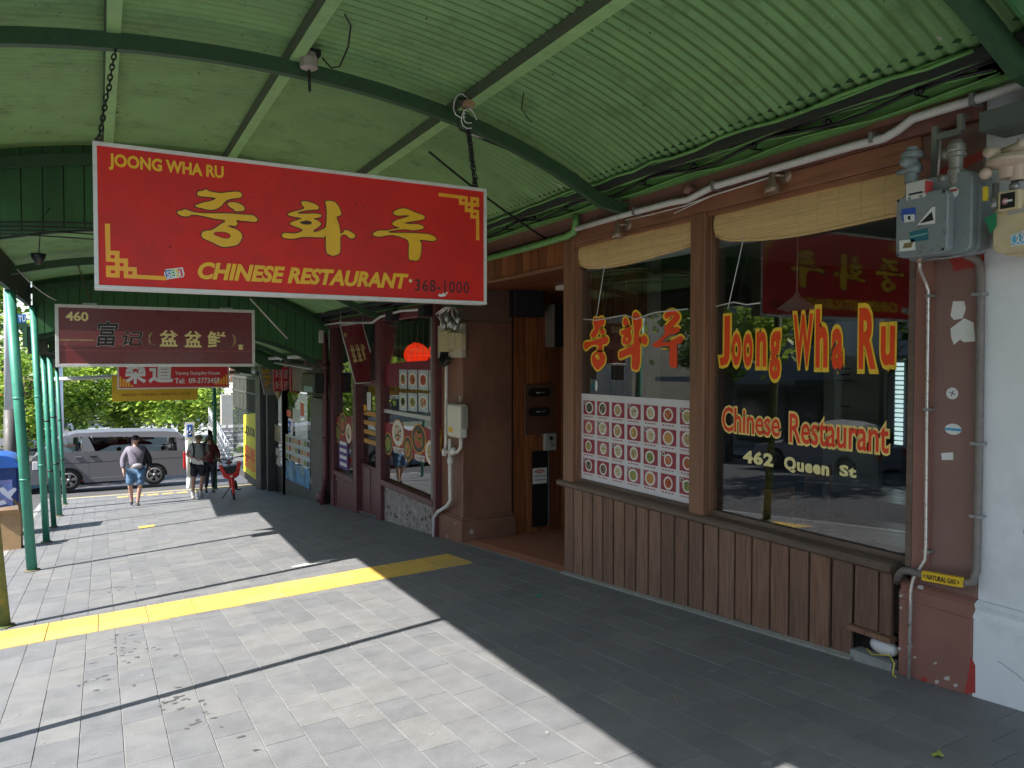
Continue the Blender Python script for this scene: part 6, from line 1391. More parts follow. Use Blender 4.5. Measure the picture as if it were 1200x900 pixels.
for h_0 in (.35, .75, 1.1): part('rail', MB().tube([(4.95, 35.2, rz0+h_0), (4.95, 41.8, rz0+1.2+h_0)], .03, 6), STEEL, t)
t = thing('steel_railing', 'second grey railing along the landing, closer to the yellow liquor window', 'railing', (6.3, 35.2, rz0))
for k in range(9): part('baluster', MB().tube([(5.3+k*.5, 35.0, rz0-.1), (5.3+k*.5, 35.0, rz0+1.0)], .03, 6), STEEL, t)
for h_0 in (.4, 1.0): part('rail', MB().tube([(5.3, 35.0, rz0+h_0), (9.3, 35.0, rz0+h_0)], .03, 6), STEEL, t)
t = thing('planter_box', 'dark planter with leafy shrub beyond the lone green post', 'planter', (5.6, 34.6, rz0))
part('box', MB().box(5.15, 6.4, 34.4, 34.9, rz0-.1, rz0+.55), solid('planter_dark', (.06, .08, .09)), t, .01)
mb = MB()
for _ in range(500):
    q_ = Vector((5.8+rnd.gauss(0, .3), 34.65+rnd.gauss(0, .12), rz0+.75+rnd.gauss(0, .16))); s_ = .07; a = rnd.random()*6; u = Vector((math.cos(a), math.sin(a), rnd.uniform(-1, 1)))*s_; v = Vector((-math.sin(a), math.cos(a), rnd.uniform(-1, 1)))*s_*.6
    mb.add([q_-u, q_+v, q_+u, q_-v], [(0, 1, 2, 3)], rnd.randrange(3))
part('shrub', mb, LEAF, t)
def signpole(px0, yb_, yt_, Y, r, m1, m2, ysplit, label, name='street_lamp_pole'):
    b = onY(px0, yb_, Y); tp = onY(px0-2, yt_, Y); sp = onY(px0, ysplit, Y); t = thing(name, label, 'pole', b)
    part('lower_tube', MB().tube([b-Vector((0, 0, .3)), sp], r*1.12, 12), m2, t); part('upper_tube', MB().tube([sp, tp], r, 12), m1, t); return t
signpole(12, 585, 60, 22, .125, mat('pole_white', (.85, .86, .88), .4, .05), solid('pole_dark', (.10, .095, .09)), 480, 'thick street pole white above and dark below at the left edge')
signpole(71, 560, 430, 36, .13, MC['pole_white'], solid('pole_dark', (.1, .095, .09)), 525, 'second white and dark street pole behind the van roof')
t = signpole(221, 575, 500, 27.2, .06, MC['pole_white'], MC['pole_white'], 560, 'white pole with a blue disabled parking sign behind the second walker', 'parking_sign_pole')
a, b = onY(217, 495, 27.1), onY(228, 516, 27.1); part('sign_plate', MB().box(a.x, b.x, 27.09, 27.11, b.z, a.z), WHT, t)
part('blue_square', MB().box(a.x+.06, b.x-.06, 27.075, 27.089, b.z+.12, a.z-.08), solid('parking_blue', (.02, .12, .5)), t)
mb = MB(); cx, cz = (a.x+b.x)/2, (a.z+b.z)/2+.03; mb.lathe((cx, 27.07, cz+.09), [(0, 0), (.025, 0)], 8, 'y'); mb.tube([(cx, 27.07, cz+.06), (cx, 27.07, cz-.02), (cx+.06, 27.07, cz-.03), (cx+.08, 27.07, cz-.1)], .012, 5); mb.tube([(cx-.02+.06*math.cos(x), 27.07, cz-.06+.06*math.sin(x)) for x in fr(2, 6, 8)], .01, 5); part('wheelchair_symbol', mb, WHT, t)
part('blue_wrap', MB().tube([onY(221, 523, 27.2), onY(221, 535, 27.2)], .075, 12), solid('wrap_pale_blue', (.45, .58, .72)), t)
# small blue street name sign
a, b = onY(19, 368, 17), onY(31, 379, 17)
t = thing('street_name_sign', 'small blue street name sign seen between the left posts', 'sign', (a.x, 17, b.z))
part('plate', MB().box(a.x-.03, b.x, 17, 17.03, b.z, a.z), solid('street_sign_blue', (.01, .16, .52)), t)
mb = MB(); text(mb, 'TU', 'Y', 17, pbox(21.5, 377, 30, 370, 'Y', 17), .003, .03); part('lettering', mb, WHT, t)
part('arm', MB().tube([(b.x, 17.02, (a.z+b.z)/2), (-.98, 17.02, (a.z+b.z)/2-.05)], .015, 6), STEEL, t)
# lamp lump at a post top (throws the leaf shaped shadow)
for (Y, zt, lab) in ((12.4, .98, 'dark knee brace at the top of the thick green post beside the blue bin'), (8.87, 1.6, 'dark knee brace at the top of the olive post'), (15.6, .98, 'dark knee brace at the top of the front post of the close pair')):
    mb = MB(); mb.prism([(-.5, 0), (.0, 0), (.0, -.42), (-.08, -.36), (-.2, -.16)], lambda u, v, t_: (-1.06+.03*t_, Y+.5+u+.0, zt+v-.01), 0, 1); solo('knee_brace', mb, EAVE, lab, 'bracket')
# blue bin and cardboard box
def gpx(x, y): d = ray(x, y); t_ = -1.817/(d.z+.086*d.y-.039*d.x); return d*t_
Yb = 17.2; X0, X1 = onY(-25, 560, Yb).x, onY(21.5, 560, Yb).x; zt_ = onY(10, 545, Yb).z; zb_ = road_z(-1.9, Yb)
BLUE = mat('bin_blue', (.015, .10, .42), .4, .12, 6, dirt=(.03, .08, .25), damt=.5)
t = thing('blue_bin', 'big blue rounded lidded bin with a picture panel at the left edge', 'bin', ((X0+X1)/2, Yb+.4, zb_))
part('body', rbox(MB(), 0, 1, 0, 1, 0, 1, .1) and MB().box(X0, X1, Yb, Yb+.8, zb_+.08, zt_), mat('bin_dark_blue', (.01, .045, .20), .4, .12, 6), t, .04)
mb = MB(); n = 10; P = [(X0-.03+(X1-X0+.06)*k/n, zt_+.20*math.sin(math.pi*(k/n))**.5) for k in range(n+1)]; P += [(X1+.03, zt_-.06), (X0-.03, zt_-.06)]
mb.prism(P, lambda u, v, t_: (u, Yb-.04+.88*t_, v), 0, 1); part('lid', mb, BLUE, t, .012)
a, b = onY(1, 563, Yb-.01), onY(15, 592, Yb-.01); pn = part('picture_panel', MB().box(a.x-.3, b.x, Yb-.012, Yb-.001, b.z, a.z), mat('panel_blue_print', (.10, .14, .34), .4, .4, 5, dirt=(.45, .10, .12), damt=.6, dscale=4), t)
mb = MB(); c = onY(8, 578, Yb-.02)
for k, P in enumerate(([(-.14, .10), (-.05, .12), (.02, .02), (.10, -.16), (.02, -.10), (-.08, .0)], [(-.02, .0), (.12, .10), (.16, .06), (.06, -.08)], [(-.16, -.16), (-.05, -.12), (.0, -.2), (-.1, -.22)])): mb.prism(P, lambda u, v, t_: (c.x+u, Yb-.014-.002*t_-.0006*k, c.z+v), 0, 1)
part('white_motif', mb, solid('motif_white', (.42, .46, .55)), pn)
CB = mat('cardboard', (.42, .27, .14), .8, .12, 8)
Yc = 15.2; c = onY(8, 610, Yc); zb_ = road_z(-1.8, Yc)
t = thing('cardboard_box', 'open cardboard box with paper sticking out below the blue bin', 'box', (c.x, Yc, zb_))
cx0, cx1 = onY(-12, 610, Yc).x, onY(24, 610, Yc).x; czt = onY(10, 603, Yc).z
part('body', MB().box(cx0, cx1, Yc, Yc+.4, zb_, czt), CB, t)
mb = MB(); mb.add([(cx0, Yc, czt), (cx1, Yc, czt), (cx1-.02, Yc-.16, czt+.10), (cx0+.02, Yc-.16, czt+.10)], [(0, 1, 2, 3)]); part('flap', mb, CB, t)
mb = MB(); mb.add([(cx1, Yc, czt), (cx1, Yc+.4, czt), (cx1+.03, Yc+.38, czt+.02), (cx1-.12, Yc+.2, czt+.25), (cx1-.10, Yc+.02, czt+.22)], [(0, 1, 3, 4), (1, 2, 3)]); part('flap', mb, CB, t)
mb = MB(); mb.add([(cx0+.1, Yc+.05, czt-.1), (cx0+.42, Yc+.03, czt-.05), (cx0+.40, Yc-.05, czt+.16), (cx0+.15, Yc-.06, czt+.14)], [(0, 1, 2, 3)]); part('paper', mb, WHT, t)

# ================================================================== VEHICLES
TYRE = solid('tyre', (.025, .025, .025), .8); RIM = mat('alloy_rim', (.26, .26, .27), .35, .1, 10, metal=.4)
def wheel(c, r, wd, t, side=-1, ax='y', spokes=5):
    w_ = part('wheel', MB().lathe(c, [(r*.66, -wd/2), (r*.93, -wd/2), (r, -wd*.3), (r, wd*.3), (r*.93, wd/2), (r*.66, wd/2)], 28, ax), TYRE, t)
    off = side*wd*.46; mb = MB()
    def at_(u, v, d): return (c[0]+u, c[1]+d, c[2]+v) if ax == 'y' else (c[0]+d, c[1]+u, c[2]+v)
    mb.lathe(c, [(r*.60, off-.01), (r*.70, off-.01), (r*.70, off+.01), (r*.60, off+.01), (r*.60, off-.01)], 28, ax)
    for k in range(spokes):
        a = 2*math.pi*k/spokes+.2
        for s_ in (-.16, .16): mb.prism([(r*.1*math.cos(a-.6), r*.1*math.sin(a-.6)), (r*.64*math.cos(a+s_-.07), r*.64*math.sin(a+s_-.07)), (r*.64*math.cos(a+s_+.07), r*.64*math.sin(a+s_+.07)), (r*.1*math.cos(a+.6), r*.1*math.sin(a+.6))], lambda u, v, t_: at_(u, v, off+.012*(t_*2-1)), 0, 1)
    mb.lathe(c, [(0, off-.02), (r*.16, off-.015), (r*.16, off+.015)], 12, ax)
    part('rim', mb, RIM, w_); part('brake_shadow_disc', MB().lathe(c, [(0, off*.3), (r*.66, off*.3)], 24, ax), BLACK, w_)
def arc(cx, cz, r, a0, a1, n=9): return [(cx+r*math.cos(a), cz+r*math.sin(a)) for a in fr(a0, a1, n)]
# silver van crossing
VY = 28.6; vp = lambda x, y, Y=VY: (onY(x, y, Y).x, onY(x, y, Y).z)
VP = mat('van_silver_paint', (.15, .15, .165), .35, 0, 8, metal=.2)
fw, rw = vp(80.6, 563), vp(181, 559); wr = .345; gzv = fw[1]-wr
V = thing('silver_van', 'long silver grey van crossing the end of the footpath, facing left', 'van', ((fw[0]+rw[0])/2, VY+.85, gzv))
WV = 1.70
zs_ = gzv+.27
prof = [vp(35, 562), vp(35, 549), vp(38, 537), vp(47, 531)]
belt_f, belt_r = vp(62, 533), vp(219, 527)
body = [(prof[0][0], zs_+.05)]+prof[1:]+[vp(62, 532), vp(90, 529), vp(150, 528.5), vp(219, 528), (vp(219.5, 545)[0], vp(219.5, 545)[1]), (vp(218, 560)[0], zs_+.06), (vp(216, 560)[0], zs_)]
body += [(rw[0]+wr+.07, zs_)]+arc(rw[0], gzv+wr, wr+.07, -.15, math.pi+.15, 10)+[(rw[0]-wr-.07, zs_), (fw[0]+wr+.07, zs_)]+arc(fw[0], gzv+wr, wr+.07, -.15, math.pi+.15, 10)+[(fw[0]-wr-.07, zs_)]
part('body', MB().prism(body, lambda u, v, t_: (u, VY+WV*t_, v), 0, 1), VP, V)
# greenhouse with leaning sides
up = [vp(48, 531.5), vp(60, 520), vp(76, 511.8), vp(88, 508.2), vp(130, 506.2), vp(190, 505.5), vp(208, 506.5), vp(215, 512), vp(219, 528)]
zb_ = up[0][1]; ztp = max(p[1] for p in up)
def gh(u, v, t_):
    k = max(0, (v-belt_f[1])/(ztp-belt_f[1])); ins = .10*k*k+.02*k; return (u, VY+ins+(WV-2*ins)*t_, v)
# greenhouse shell = pillars and roof, side glass as panes set proud of a dark inner body
def shell(mb, P): mb.prism(P, gh, 0, 1)
mb = MB(); rim_ = [p for p in up[3:7]]
roofP = up[2:8]+[vp(214, 515), vp(205, 512.5), vp(150, 512), vp(101, 512), vp(80, 513)]
shell(mb, roofP)
for P in ([vp(96, 512), vp(103, 512), vp(113, 531), vp(95, 531)], [vp(154, 512), vp(158, 512), vp(158, 531), vp(154, 531)], [vp(206, 511), vp(215, 511), vp(219, 530), vp(208, 530)], [vp(47, 532), vp(60, 519), vp(76, 511), vp(80, 513), vp(64, 521), vp(53, 532)], [vp(104, 529.5), vp(219, 528.5), vp(219, 531), vp(104, 531)], [vp(52, 531), vp(104, 529.5), vp(104, 532), vp(52, 533)]): shell(mb, P)
part('roof_and_pillars', mb, VP, V)
def pane(name, P, m_=GLSC):
    mb = MB(); mb.add([gh(u, v, .002) for u, v in P], [tuple(range(len(P)))]); part(name, mb, m_, V)
    mb = MB(); mb.add([gh(u, v, .998) for u, v in P], [tuple(range(len(P)))]); part(name, mb, m_, V)
GLD = glass('van_dark_glass', (.10, .11, .12), .9)
pane('side_window', [vp(66, 531), vp(66, 521), vp(79, 513.5), vp(97, 512.5), vp(96, 524), vp(92, 530)], glass('van_front_glass', (.7, .75, .75), 1.0)); pane('side_window', [vp(112, 530), vp(105, 513), vp(154, 512.5), vp(154, 530)], GLD); pane('side_window', [vp(158, 529.5), vp(158, 512.5), vp(204, 511.5), vp(206, 515), vp(206, 527)], GLD)
mb = MB(); a, b = vp(50, 531), vp(75, 512.5); mb.add([gh(*a, .03), gh(*a, .97), gh(*b, .95), gh(*b, .05)], [(0, 1, 2, 3)]); part('windscreen', mb, glass('van_front_glass', (.7, .75, .75)), V)
part('interior', MB().box(vp(60, 540)[0], vp(216, 540)[0], VY+.1, VY+WV-.1, zs_+.05, zs_+.5), BLACK, V)
for xx in (88, 118, 145, 172): part('seat_back', MB().box(vp(xx, 530)[0], vp(xx, 530)[0]+.14, VY+.2, VY+WV-.2, zs_+.5, belt_f[1]+.25), solid('seat_grey', (.12, .12, .13)), V, .03)
for c_ in (fw, rw):
    wheel((c_[0], VY+.12, gzv+wr), wr, .2, V, -1); wheel((c_[0], VY+WV-.12, gzv+wr), wr, .2, V, 1)
mb = MB(); x0, x1 = vp(44, 553)[0], vp(216, 553)[0]; zz = zs_+.12
mb.box(fw[0]+wr+.1, rw[0]-wr-.1, VY-.014, VY, zs_-.04, zs_+.11); part('side_skirt', mb, VP, V, .006)
mb = MB()
for (xa_, ya_, xb_, yb_) in ((104, 532, 104.6, 565), (160, 532, 160.4, 552)): P, Q = vp(xa_, ya_), vp(xb_, yb_); mb.box(P[0], Q[0], VY-.0025, VY-.0005, Q[1], P[1])
P, Q = vp(70, 544), vp(214, 541.5); mb.box(P[0], Q[0], VY-.0025, VY-.0005, P[1], P[1]+.012); psplit('door_seam', mb, BLACK, V)
for (x, y) in ((92, 536), (109.5, 535)): c = vp(x, y); part('door_handle', MB().box(c[0]-.10, c[0]+.10, VY-.03, VY-.001, c[1]-.02, c[1]+.03), BLACK if x > 100 else VP, V, .008)
a, b = vp(214.5, 529), vp(218, 549); part('tail_light', MB().box(a[0], b[0]+.0, VY-.02, VY+.1, b[1], a[1]-.02), mat('tail_red', (.55, .02, .02), .25), V, .015)
a, b = vp(37.5, 541), vp(45, 551); part('headlight', MB().box(a[0], b[0], VY-.012, VY+.25, b[1], a[1]), mat('lamp_clear', (.6, .6, .62), .15), V, .02)
a, b = vp(33.5, 553), vp(58, 567); part('front_bumper', MB().prism([(a[0], b[1]+.0), (a[0]-.03, (a[1]+b[1])/2), (a[0], a[1]), (b[0]-.1, a[1]), (fw[0]-wr-.08, a[1]-.1), (fw[0]-wr-.08, b[1])], lambda u, v, t_: (u, VY-.015+(WV+.03)*t_, v), 0, 1), VP, V)
a, b = vp(33.5, 556), vp(36.5, 563); part('number_plate', MB().box(a[0]-.05, a[0]-.035, VY+.6, VY+1.1, b[1], a[1]), WHT, V)
c = vp(58, 530); part('wing_mirror', MB().box(c[0]-.08, c[0]+.06, VY-.22, VY-.04, c[1]-.02, c[1]+.22), BLACK, V, .02)

def car(cx, cy, z0, rot, paint, label, group=None, L=4.3, Wd=1.72, Hh=1.45, boxy=0):
    t = bpy.data.objects.new('parked_car', None); COL.objects.link(t); ORG[t.name] = Vector((0, 0, 0)); t['label'] = label; t['category'] = 'car'
    if group: t['group'] = group
    r = .31; fx, rx = -L*.30, L*.29; s = Hh/1.45
    P = [(-L/2, .28), (-L/2-.02, .5), (-L/2+.06, .68*s), (-L*.24, .86*s), (L*.30, .92*s), (L/2-.04, .86*s), (L/2, .55), (L/2-.02, .28), (rx+r+.06, .22)]+arc(rx, r, r+.06, -.1, math.pi+.1, 8)+[(rx-r-.06, .22), (fx+r+.06, .22)]+arc(fx, r, r+.06, -.1, math.pi+.1, 8)+[(fx-r-.06, .22)]
    mb = MB().prism(P, lambda u, v, q_: (u, Wd*(q_-.5)*(1-.06*max(0, (v-.6))), v), 0, 1); part('body', mb, paint, t)
    G_ = [(-L*.25, .85*s), (-L*.10, Hh-.06), (0, Hh), (L*.18, Hh-.02), (L*(.36+.06*boxy), Hh-.18+.1*boxy), (L*(.42+.03*boxy), .89*s)]
    def g2(u, v, q_): k = (v-.85*s)/(Hh-.85*s); return (u, (Wd*.96-.32*k)*(q_-.5), v)
    part('cabin_glass', MB().prism(G_, g2, 0, 1), solid('car_dark_glass', (.02, .025, .03), .08), t)
    mb = MB().prism([(u, v) for u, v in G_[1:5]]+[(G_[4][0]-.05, G_[4][1]-.07), (0, Hh-.075), (G_[1][0]+.04, G_[1][1]-.05)], lambda u, v, q_: (g2(u, v, -.012)[0], g2(u, v, -.012+1.024*q_)[1], v+.012), 0, 1)
    for u in (L*.03, L*.25): mb.prism([(u, .86*s), (u+.07, .86*s), (u+.05, Hh-.05), (u-.0, Hh-.05)], lambda a_, v, q_: (a_, g2(a_, v, -.01+1.02*q_)[1], v), 0, 1)
    part('roof', mb, paint, t)
    for wx in (fx, rx):
        for sd in (-1, 1): wheel((wx, sd*(Wd/2-.1), r), r, .19, t, sd)
    for sd in (-1, 1):
        part('headlight', MB().box(-L/2-.01, -L/2+.1, sd*Wd*.30-.16, sd*Wd*.30+.16, .52, .66), mat('lamp_clear', (.6, .6, .62), .15), t, .02); part('tail_light', MB().box(L/2-.06, L/2+.012, sd*Wd*.36-.14, sd*Wd*.36+.14, .6, .78), mat('tail_red', (.55, .02, .02), .25), t, .01)
    part('number_plate', MB().box(-L/2-.035, -L/2-.02, -.25, .25, .36, .47), WHT, t)
    t.location = (cx, cy, z0); t.rotation_euler = rot
    return t
def paint(n_, c_): return mat(n_, c_, .25, .03, 5, metal=.1)
sl = -math.atan(.06)
car(-1.3, 33.0, gz(0, 33)-.09, (0, 0, 0), paint('paint_red', (.55, .02, .02)), 'red car seen through the van windows', L=4.2)
p = onY(22, 535, 27); car(p.x-1.9, 31.2, gz(-1, 31)-.15, (0, 0, R(3)), paint('paint_blue', (.05, .10, .17)), 'dark blue car nosing out behind the left posts', L=4.4)
car(-3.6, 62, gz(0, 62)-.1, (0, 0, R(88)), paint('paint_white', (.7, .7, .7)), 'distant white car framed between the left posts')
car(-6.3, 54, gz(0, 54)-.1, (0, 0, R(92)), paint('paint_orange', (.6, .16, .03)), 'distant orange car at the left edge', boxy=1, Hh=1.6)
car(-5.0, 78, gz(0, 78)-.1, (0, 0, R(90)), paint('paint_silver', (.4, .4, .42)), 'far silver car in the middle of the street')
car(-10.8, 9.5, road_z(-10.8, 9.5), (-math.atan(.086), 0, R(-90)), paint('paint_white', (.7, .7, .7)), 'white car parked across the street, reflected in the right window', 'cars parked on the opposite kerb')
car(-10.8, 15.6, road_z(-10.8, 15.6), (-math.atan(.086), 0, R(-90)), paint('paint_silver', (.4, .4, .42)), 'silver car parked across the street below the white one', 'cars parked on the opposite kerb')
car(-10.8, 3.5, road_z(-10.8, 3.5), (-math.atan(.086), 0, R(-90)), paint('paint_blue', (.05, .10, .17)), 'blue car parked across the street above the white one', 'cars parked on the opposite kerb')
# road markings
mb = MB()
for k in range(12): y0 = -4+k*5; mb.add([(x, y, road_z(x, y)+.006) for x, y in ((-6.9, y0), (-6.78, y0), (-6.78, y0+2.4), (-6.9, y0+2.4))], [(0, 1, 2, 3)])
struct('road_marking', mb, mat('road_paint_white', (.6, .6, .58), .7, .1, 10))
mb = MB(); mb.add([(x, y, gz(0, y)-.02) for x, y in ((-1.2, 26.2), (5, 26.2), (5, 26.32), (-1.2, 26.32))], [(0, 1, 2, 3)]); struct('road_edge_line', mb, mat('road_paint_yellow', (.62, .48, .10), .7, .1, 10))

# ================================================================== PEOPLE
def skin_mesh(J, E_, root, sub=1):
    """J: name -> (x,y,z,r); E_: edges; grows one continuous surface"""
    names = list(J); me = bpy.data.meshes.new('sk'); me.from_pydata([J[n_][:3] for n_ in names], [(names.index(a), names.index(b)) for a, b in E_], []); me.update()
    o = bpy.data.objects.new('sk', me); COL.objects.link(o); o.modifiers.new('s', 'SKIN'); sv = me.skin_vertices[0].data
    for i, n_ in enumerate(names):
        r_ = J[n_][3]; sv[i].radius = (r_, r_) if not isinstance(r_, tuple) else r_
        sv[i].use_root = (n_ == root)
    if sub: o.modifiers.new('u', 'SUBSURF').levels = sub
    m2 = bpy.data.meshes.new_from_object(o.evaluated_get(bpy.context.evaluated_depsgraph_get())); bpy.data.objects.remove(o); bpy.data.meshes.remove(me)
    for p_ in m2.polygons: p_.use_smooth = True
    return m2
def skin_part(name, J, E_, root, m_, parent, sub=1):
    me = skin_mesh(J, E_, root, sub); me.materials.clear(); me.materials.append(m_); o = bpy.data.objects.new(name, me); COL.objects.link(o); o.parent = parent; ORG[o.name] = Vector((0, 0, 0)); return o
def hand(J, E_, side, w_, d, curl=.02):
    """palm and five fingers hanging from wrist w_ in direction d"""
    w_ = Vector(w_); d = Vector(d).normalized(); sx = Vector((side, 0, 0)); k = 'R' if side > 0 else 'L'
    J['palm'+k] = (*(w_+d*.05), .032); E_.append(('wrist'+k, 'palm'+k))
    for i in range(4):
        b = w_+d*.085+Vector((0, -.03+.02*i, 0)); m_ = b+d*(.035+.006*(i in (1, 2))); e = m_+d*.03-sx*curl
        J['f%d%sa' % (i, k)] = (*b, .010); J['f%d%sb' % (i, k)] = (*m_, .009); J['f%d%sc' % (i, k)] = (*e, .008)
        E_ += [('palm'+k, 'f%d%sa' % (i, k)), ('f%d%sa' % (i, k), 'f%d%sb' % (i, k)), ('f%d%sb' % (i, k), 'f%d%sc' % (i, k))]
    b = w_+d*.04+Vector((0, -.045, 0)); J['t'+k] = (*b, .011); J['tt'+k] = (*(b+d*.03+Vector((0, -.02, 0))), .009); E_ += [('palm'+k, 't'+k), ('t'+k, 'tt'+k)]
def person(X, Y, label, j, skinm=SKIN, facing=0):
    """j: joints in metres: x right on screen, y away from the camera, z up from the ground"""
    t = bpy.data.objects.new('person', None); COL.objects.link(t); ORG[t.name] = Vector((0, 0, 0)); t['label'] = label; t['category'] = 'person'
    J = dict(pelvis=(*j['pelvis'], .13), waist=(*j['waist'], .12), chest=(*j['chest'], .145), neckb=(*j['neck'], .07), neck=(j['neck'][0], j['neck'][1], j['neck'][2]+.07, .05),
             head=(*j['head'], (.072, .088)), crown=(j['head'][0], j['head'][1]+.01, j['head'][2]+.085, .055))
    E_ = [('pelvis', 'waist'), ('waist', 'chest'), ('chest', 'neckb'), ('neckb', 'neck'), ('neck', 'head'), ('head', 'crown')]
    for k in 'LR':
        J['sh'+k] = (*j['sh'+k], .058); J['el'+k] = (*j['el'+k], .042); J['wrist'+k] = (*j['wr'+k], .028); J['hip'+k] = (*j['hip'+k], .095); J['kn'+k] = (*j['kn'+k], .058)
        cm = [(a+b)/2 for a, b in zip(j['kn'+k], j['an'+k])]; cm[2] += .06; cm[1] += .01; J['calf'+k] = (*cm, .056); J['an'+k] = (*j['an'+k], .036); J['heel'+k] = (j['an'+k][0], j['an'+k][1], max(.04, j['an'+k][2]-.07), .036)
        J['toe'+k] = (j['toe'+k][0], j['toe'+k][1], j['toe'+k][2], .03)
        E_ += [('chest', 'sh'+k), ('sh'+k, 'el'+k), ('el'+k, 'wrist'+k), ('pelvis', 'hip'+k), ('hip'+k, 'kn'+k), ('kn'+k, 'calf'+k), ('calf'+k, 'an'+k), ('an'+k, 'heel'+k), ('heel'+k, 'toe'+k)]
        hand(J, E_, 1 if k == 'R' else -1, j['wr'+k], Vector(j['wr'+k])-Vector(j['el'+k]))
    skin_part('body', J, E_, 'pelvis', skinm, t)
    # face
    hx, hy, hz = j['head']; mb = MB()
    mb.sphere((hx, hy-.088, hz-.005), .018, (.8, 1, 1.3), 8, 6); part('nose', mb, skinm, t)
    for s_ in (-1, 1):
        part('eye', MB().sphere((hx+s_*.03, hy-.076, hz+.018), .011, (1.3, .7, .8), 8, 6), BLK, t); part('ear', MB().sphere((hx+s_*.078, hy, hz), .022, (.4, .8, 1.3), 8, 6), skinm, t)
    part('mouth', MB().sphere((hx, hy-.080, hz-.045), .02, (1.2, .4, .35), 8, 6), mat('lip', (.35, .12, .10), .5), t)
    t.location = (X, Y, gz(X, Y)); return t, J
def shirt(t, j, m_, r_=1.0, sleeve=.5, hem=-.02, name='shirt', extra=1.0):
    J = dict(hem=(j['pelvis'][0], j['pelvis'][1], j['pelvis'][2]+hem, .165*r_*extra), waist=(*j['waist'], .155*r_*extra), chest=(*j['chest'], .17*r_), nk=(j['neck'][0], j['neck'][1], j['neck'][2]+.01, .085))
    E_ = [('hem', 'waist'), ('waist', 'chest'), ('chest', 'nk')]
    for k in 'LR':
        J['sh'+k] = (*j['sh'+k], .082*r_); e = Vector(j['el'+k]); s_ = Vector(j['sh'+k]); w_ = Vector(j['wr'+k])
        if sleeve <= 1: q_ = s_.lerp(e, sleeve); J['c'+k] = (*q_, .068*r_); E_ += [('chest', 'sh'+k), ('sh'+k, 'c'+k)]
        else: J['el'+k] = (*e, .066*r_); q_ = e.lerp(w_, sleeve-1); J['c'+k] = (*q_, .050*r_); E_ += [('chest', 'sh'+k), ('sh'+k, 'el'+k), ('el'+k, 'c'+k)]
    return skin_part(name, J, E_, 'chest', m_, t)
def trousers(t, j, m_, length=1.0, r_=1.0, name='shorts'):
    J = dict(p=(*j['pelvis'], .150*r_)); E_ = []
    for k in 'LR':
        J['h'+k] = (*j['hip'+k], .112*r_); kn = Vector(j['kn'+k]); h = Vector(j['hip'+k]); an = Vector(j['an'+k]); E_.append(('p', 'h'+k))
        if length <= 1: J['k'+k] = (*h.lerp(kn, length), .098*r_); E_.append(('h'+k, 'k'+k))
        else: J['k'+k] = (*kn, .075*r_); J['a'+k] = (*kn.lerp(an, length-1), .052*r_); E_ += [('h'+k, 'k'+k), ('k'+k, 'a'+k)]
    return skin_part(name, J, E_, 'p', m_, t)
def shoes(t, j, m_):
    for k in 'LR':
        a, b = Vector(j['an'+k]), Vector(j['toe'+k]); J = dict(a=(a.x, a.y+.03, max(.05, a.z-.06), .046), b=(*((a+b)/2-Vector((0, 0, .03))), .046), c=(b.x, b.y-.02, b.z, .038)); skin_part('shoe', J, [('a', 'b'), ('b', 'c')], 'b', m_, t)
# man with cap and grey jacket
PXM = .0236
j = dict(pelvis=(.0, 0, .93), waist=(.0, .0, 1.08), chest=(-.01, 0, 1.30), neck=(.0, -.01, 1.50), head=(.0, -.03, 1.66), shL=(-.19, 0, 1.43), shR=(.19, 0, 1.43), elL=(-.30, -.02, 1.17), elR=(.31, .04, 1.16), wrL=(-.29, -.12, .93), wrR=(.31, -.04, .90),
         hipL=(-.11, 0, .86), hipR=(.11, 0, .86), knL=(-.14, .02, .50), knR=(.09, -.10, .50), anL=(-.10, .22, .12), anR=(.03, -.02, .09), toeL=(-.11, .10, .04), toeR=(.03, -.17, .04))
SK2 = mat('skin_sunny', (.52, .30, .22), .5, .05, 20)
t, J = person(.78, 21.3, 'man in black cap, half shaded grey jacket and blue denim shorts walking towards us', j, SK2)
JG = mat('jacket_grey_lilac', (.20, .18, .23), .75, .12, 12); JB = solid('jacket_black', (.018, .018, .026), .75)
shirt(t, j, JG, 1.12, 1.88, .03, 'jacket', 1.12)
mb = MB()
skin_part('jacket_shaded_side', dict(a=(.14, 0, .97, .135), b=(.13, 0, 1.15, .14), c=(.10, 0, 1.34, .155), s=(.195, 0, 1.43, .098), e=(.31, .04, 1.16, .079), w=(.31, -.03, .94, .06), n=(.02, 0, 1.50, .10)), [('a', 'b'), ('b', 'c'), ('c', 's'), ('s', 'e'), ('e', 'w'), ('c', 'n')], 'c', JB, t)  # shade of the right half put into the colour, a black shell over grey
part('zip', MB().tube([(-.12, -.165, 1.44), (-.02, -.20, 1.30), (.05, -.20, 1.15)], .008, 6), BLK, t)
part('waist_bag', MB().sphere((.03, -.19, 1.02), .10, (1.3, .6, .7)), mat('bag_grey', (.30, .30, .31), .6, .2, 14), t)
trousers(t, j, mat('denim_blue', (.10, .19, .32), .8, .25, 12), 1.0, 1.12); shoes(t, j, solid('shoe_dark', (.04, .04, .045)))
mb = MB().sphere((0, -.02, 1.72), .098, (1, 1.08, .72), 14, 8); mb.prism([(-.085, 0), (-.07, -.10), (0, -.125), (.07, -.10), (.085, 0)], lambda u, v, q_: (u, -.09+v*.8, 1.725+.012*q_+v*.1), 0, 1); part('cap', mb, BLK, t)
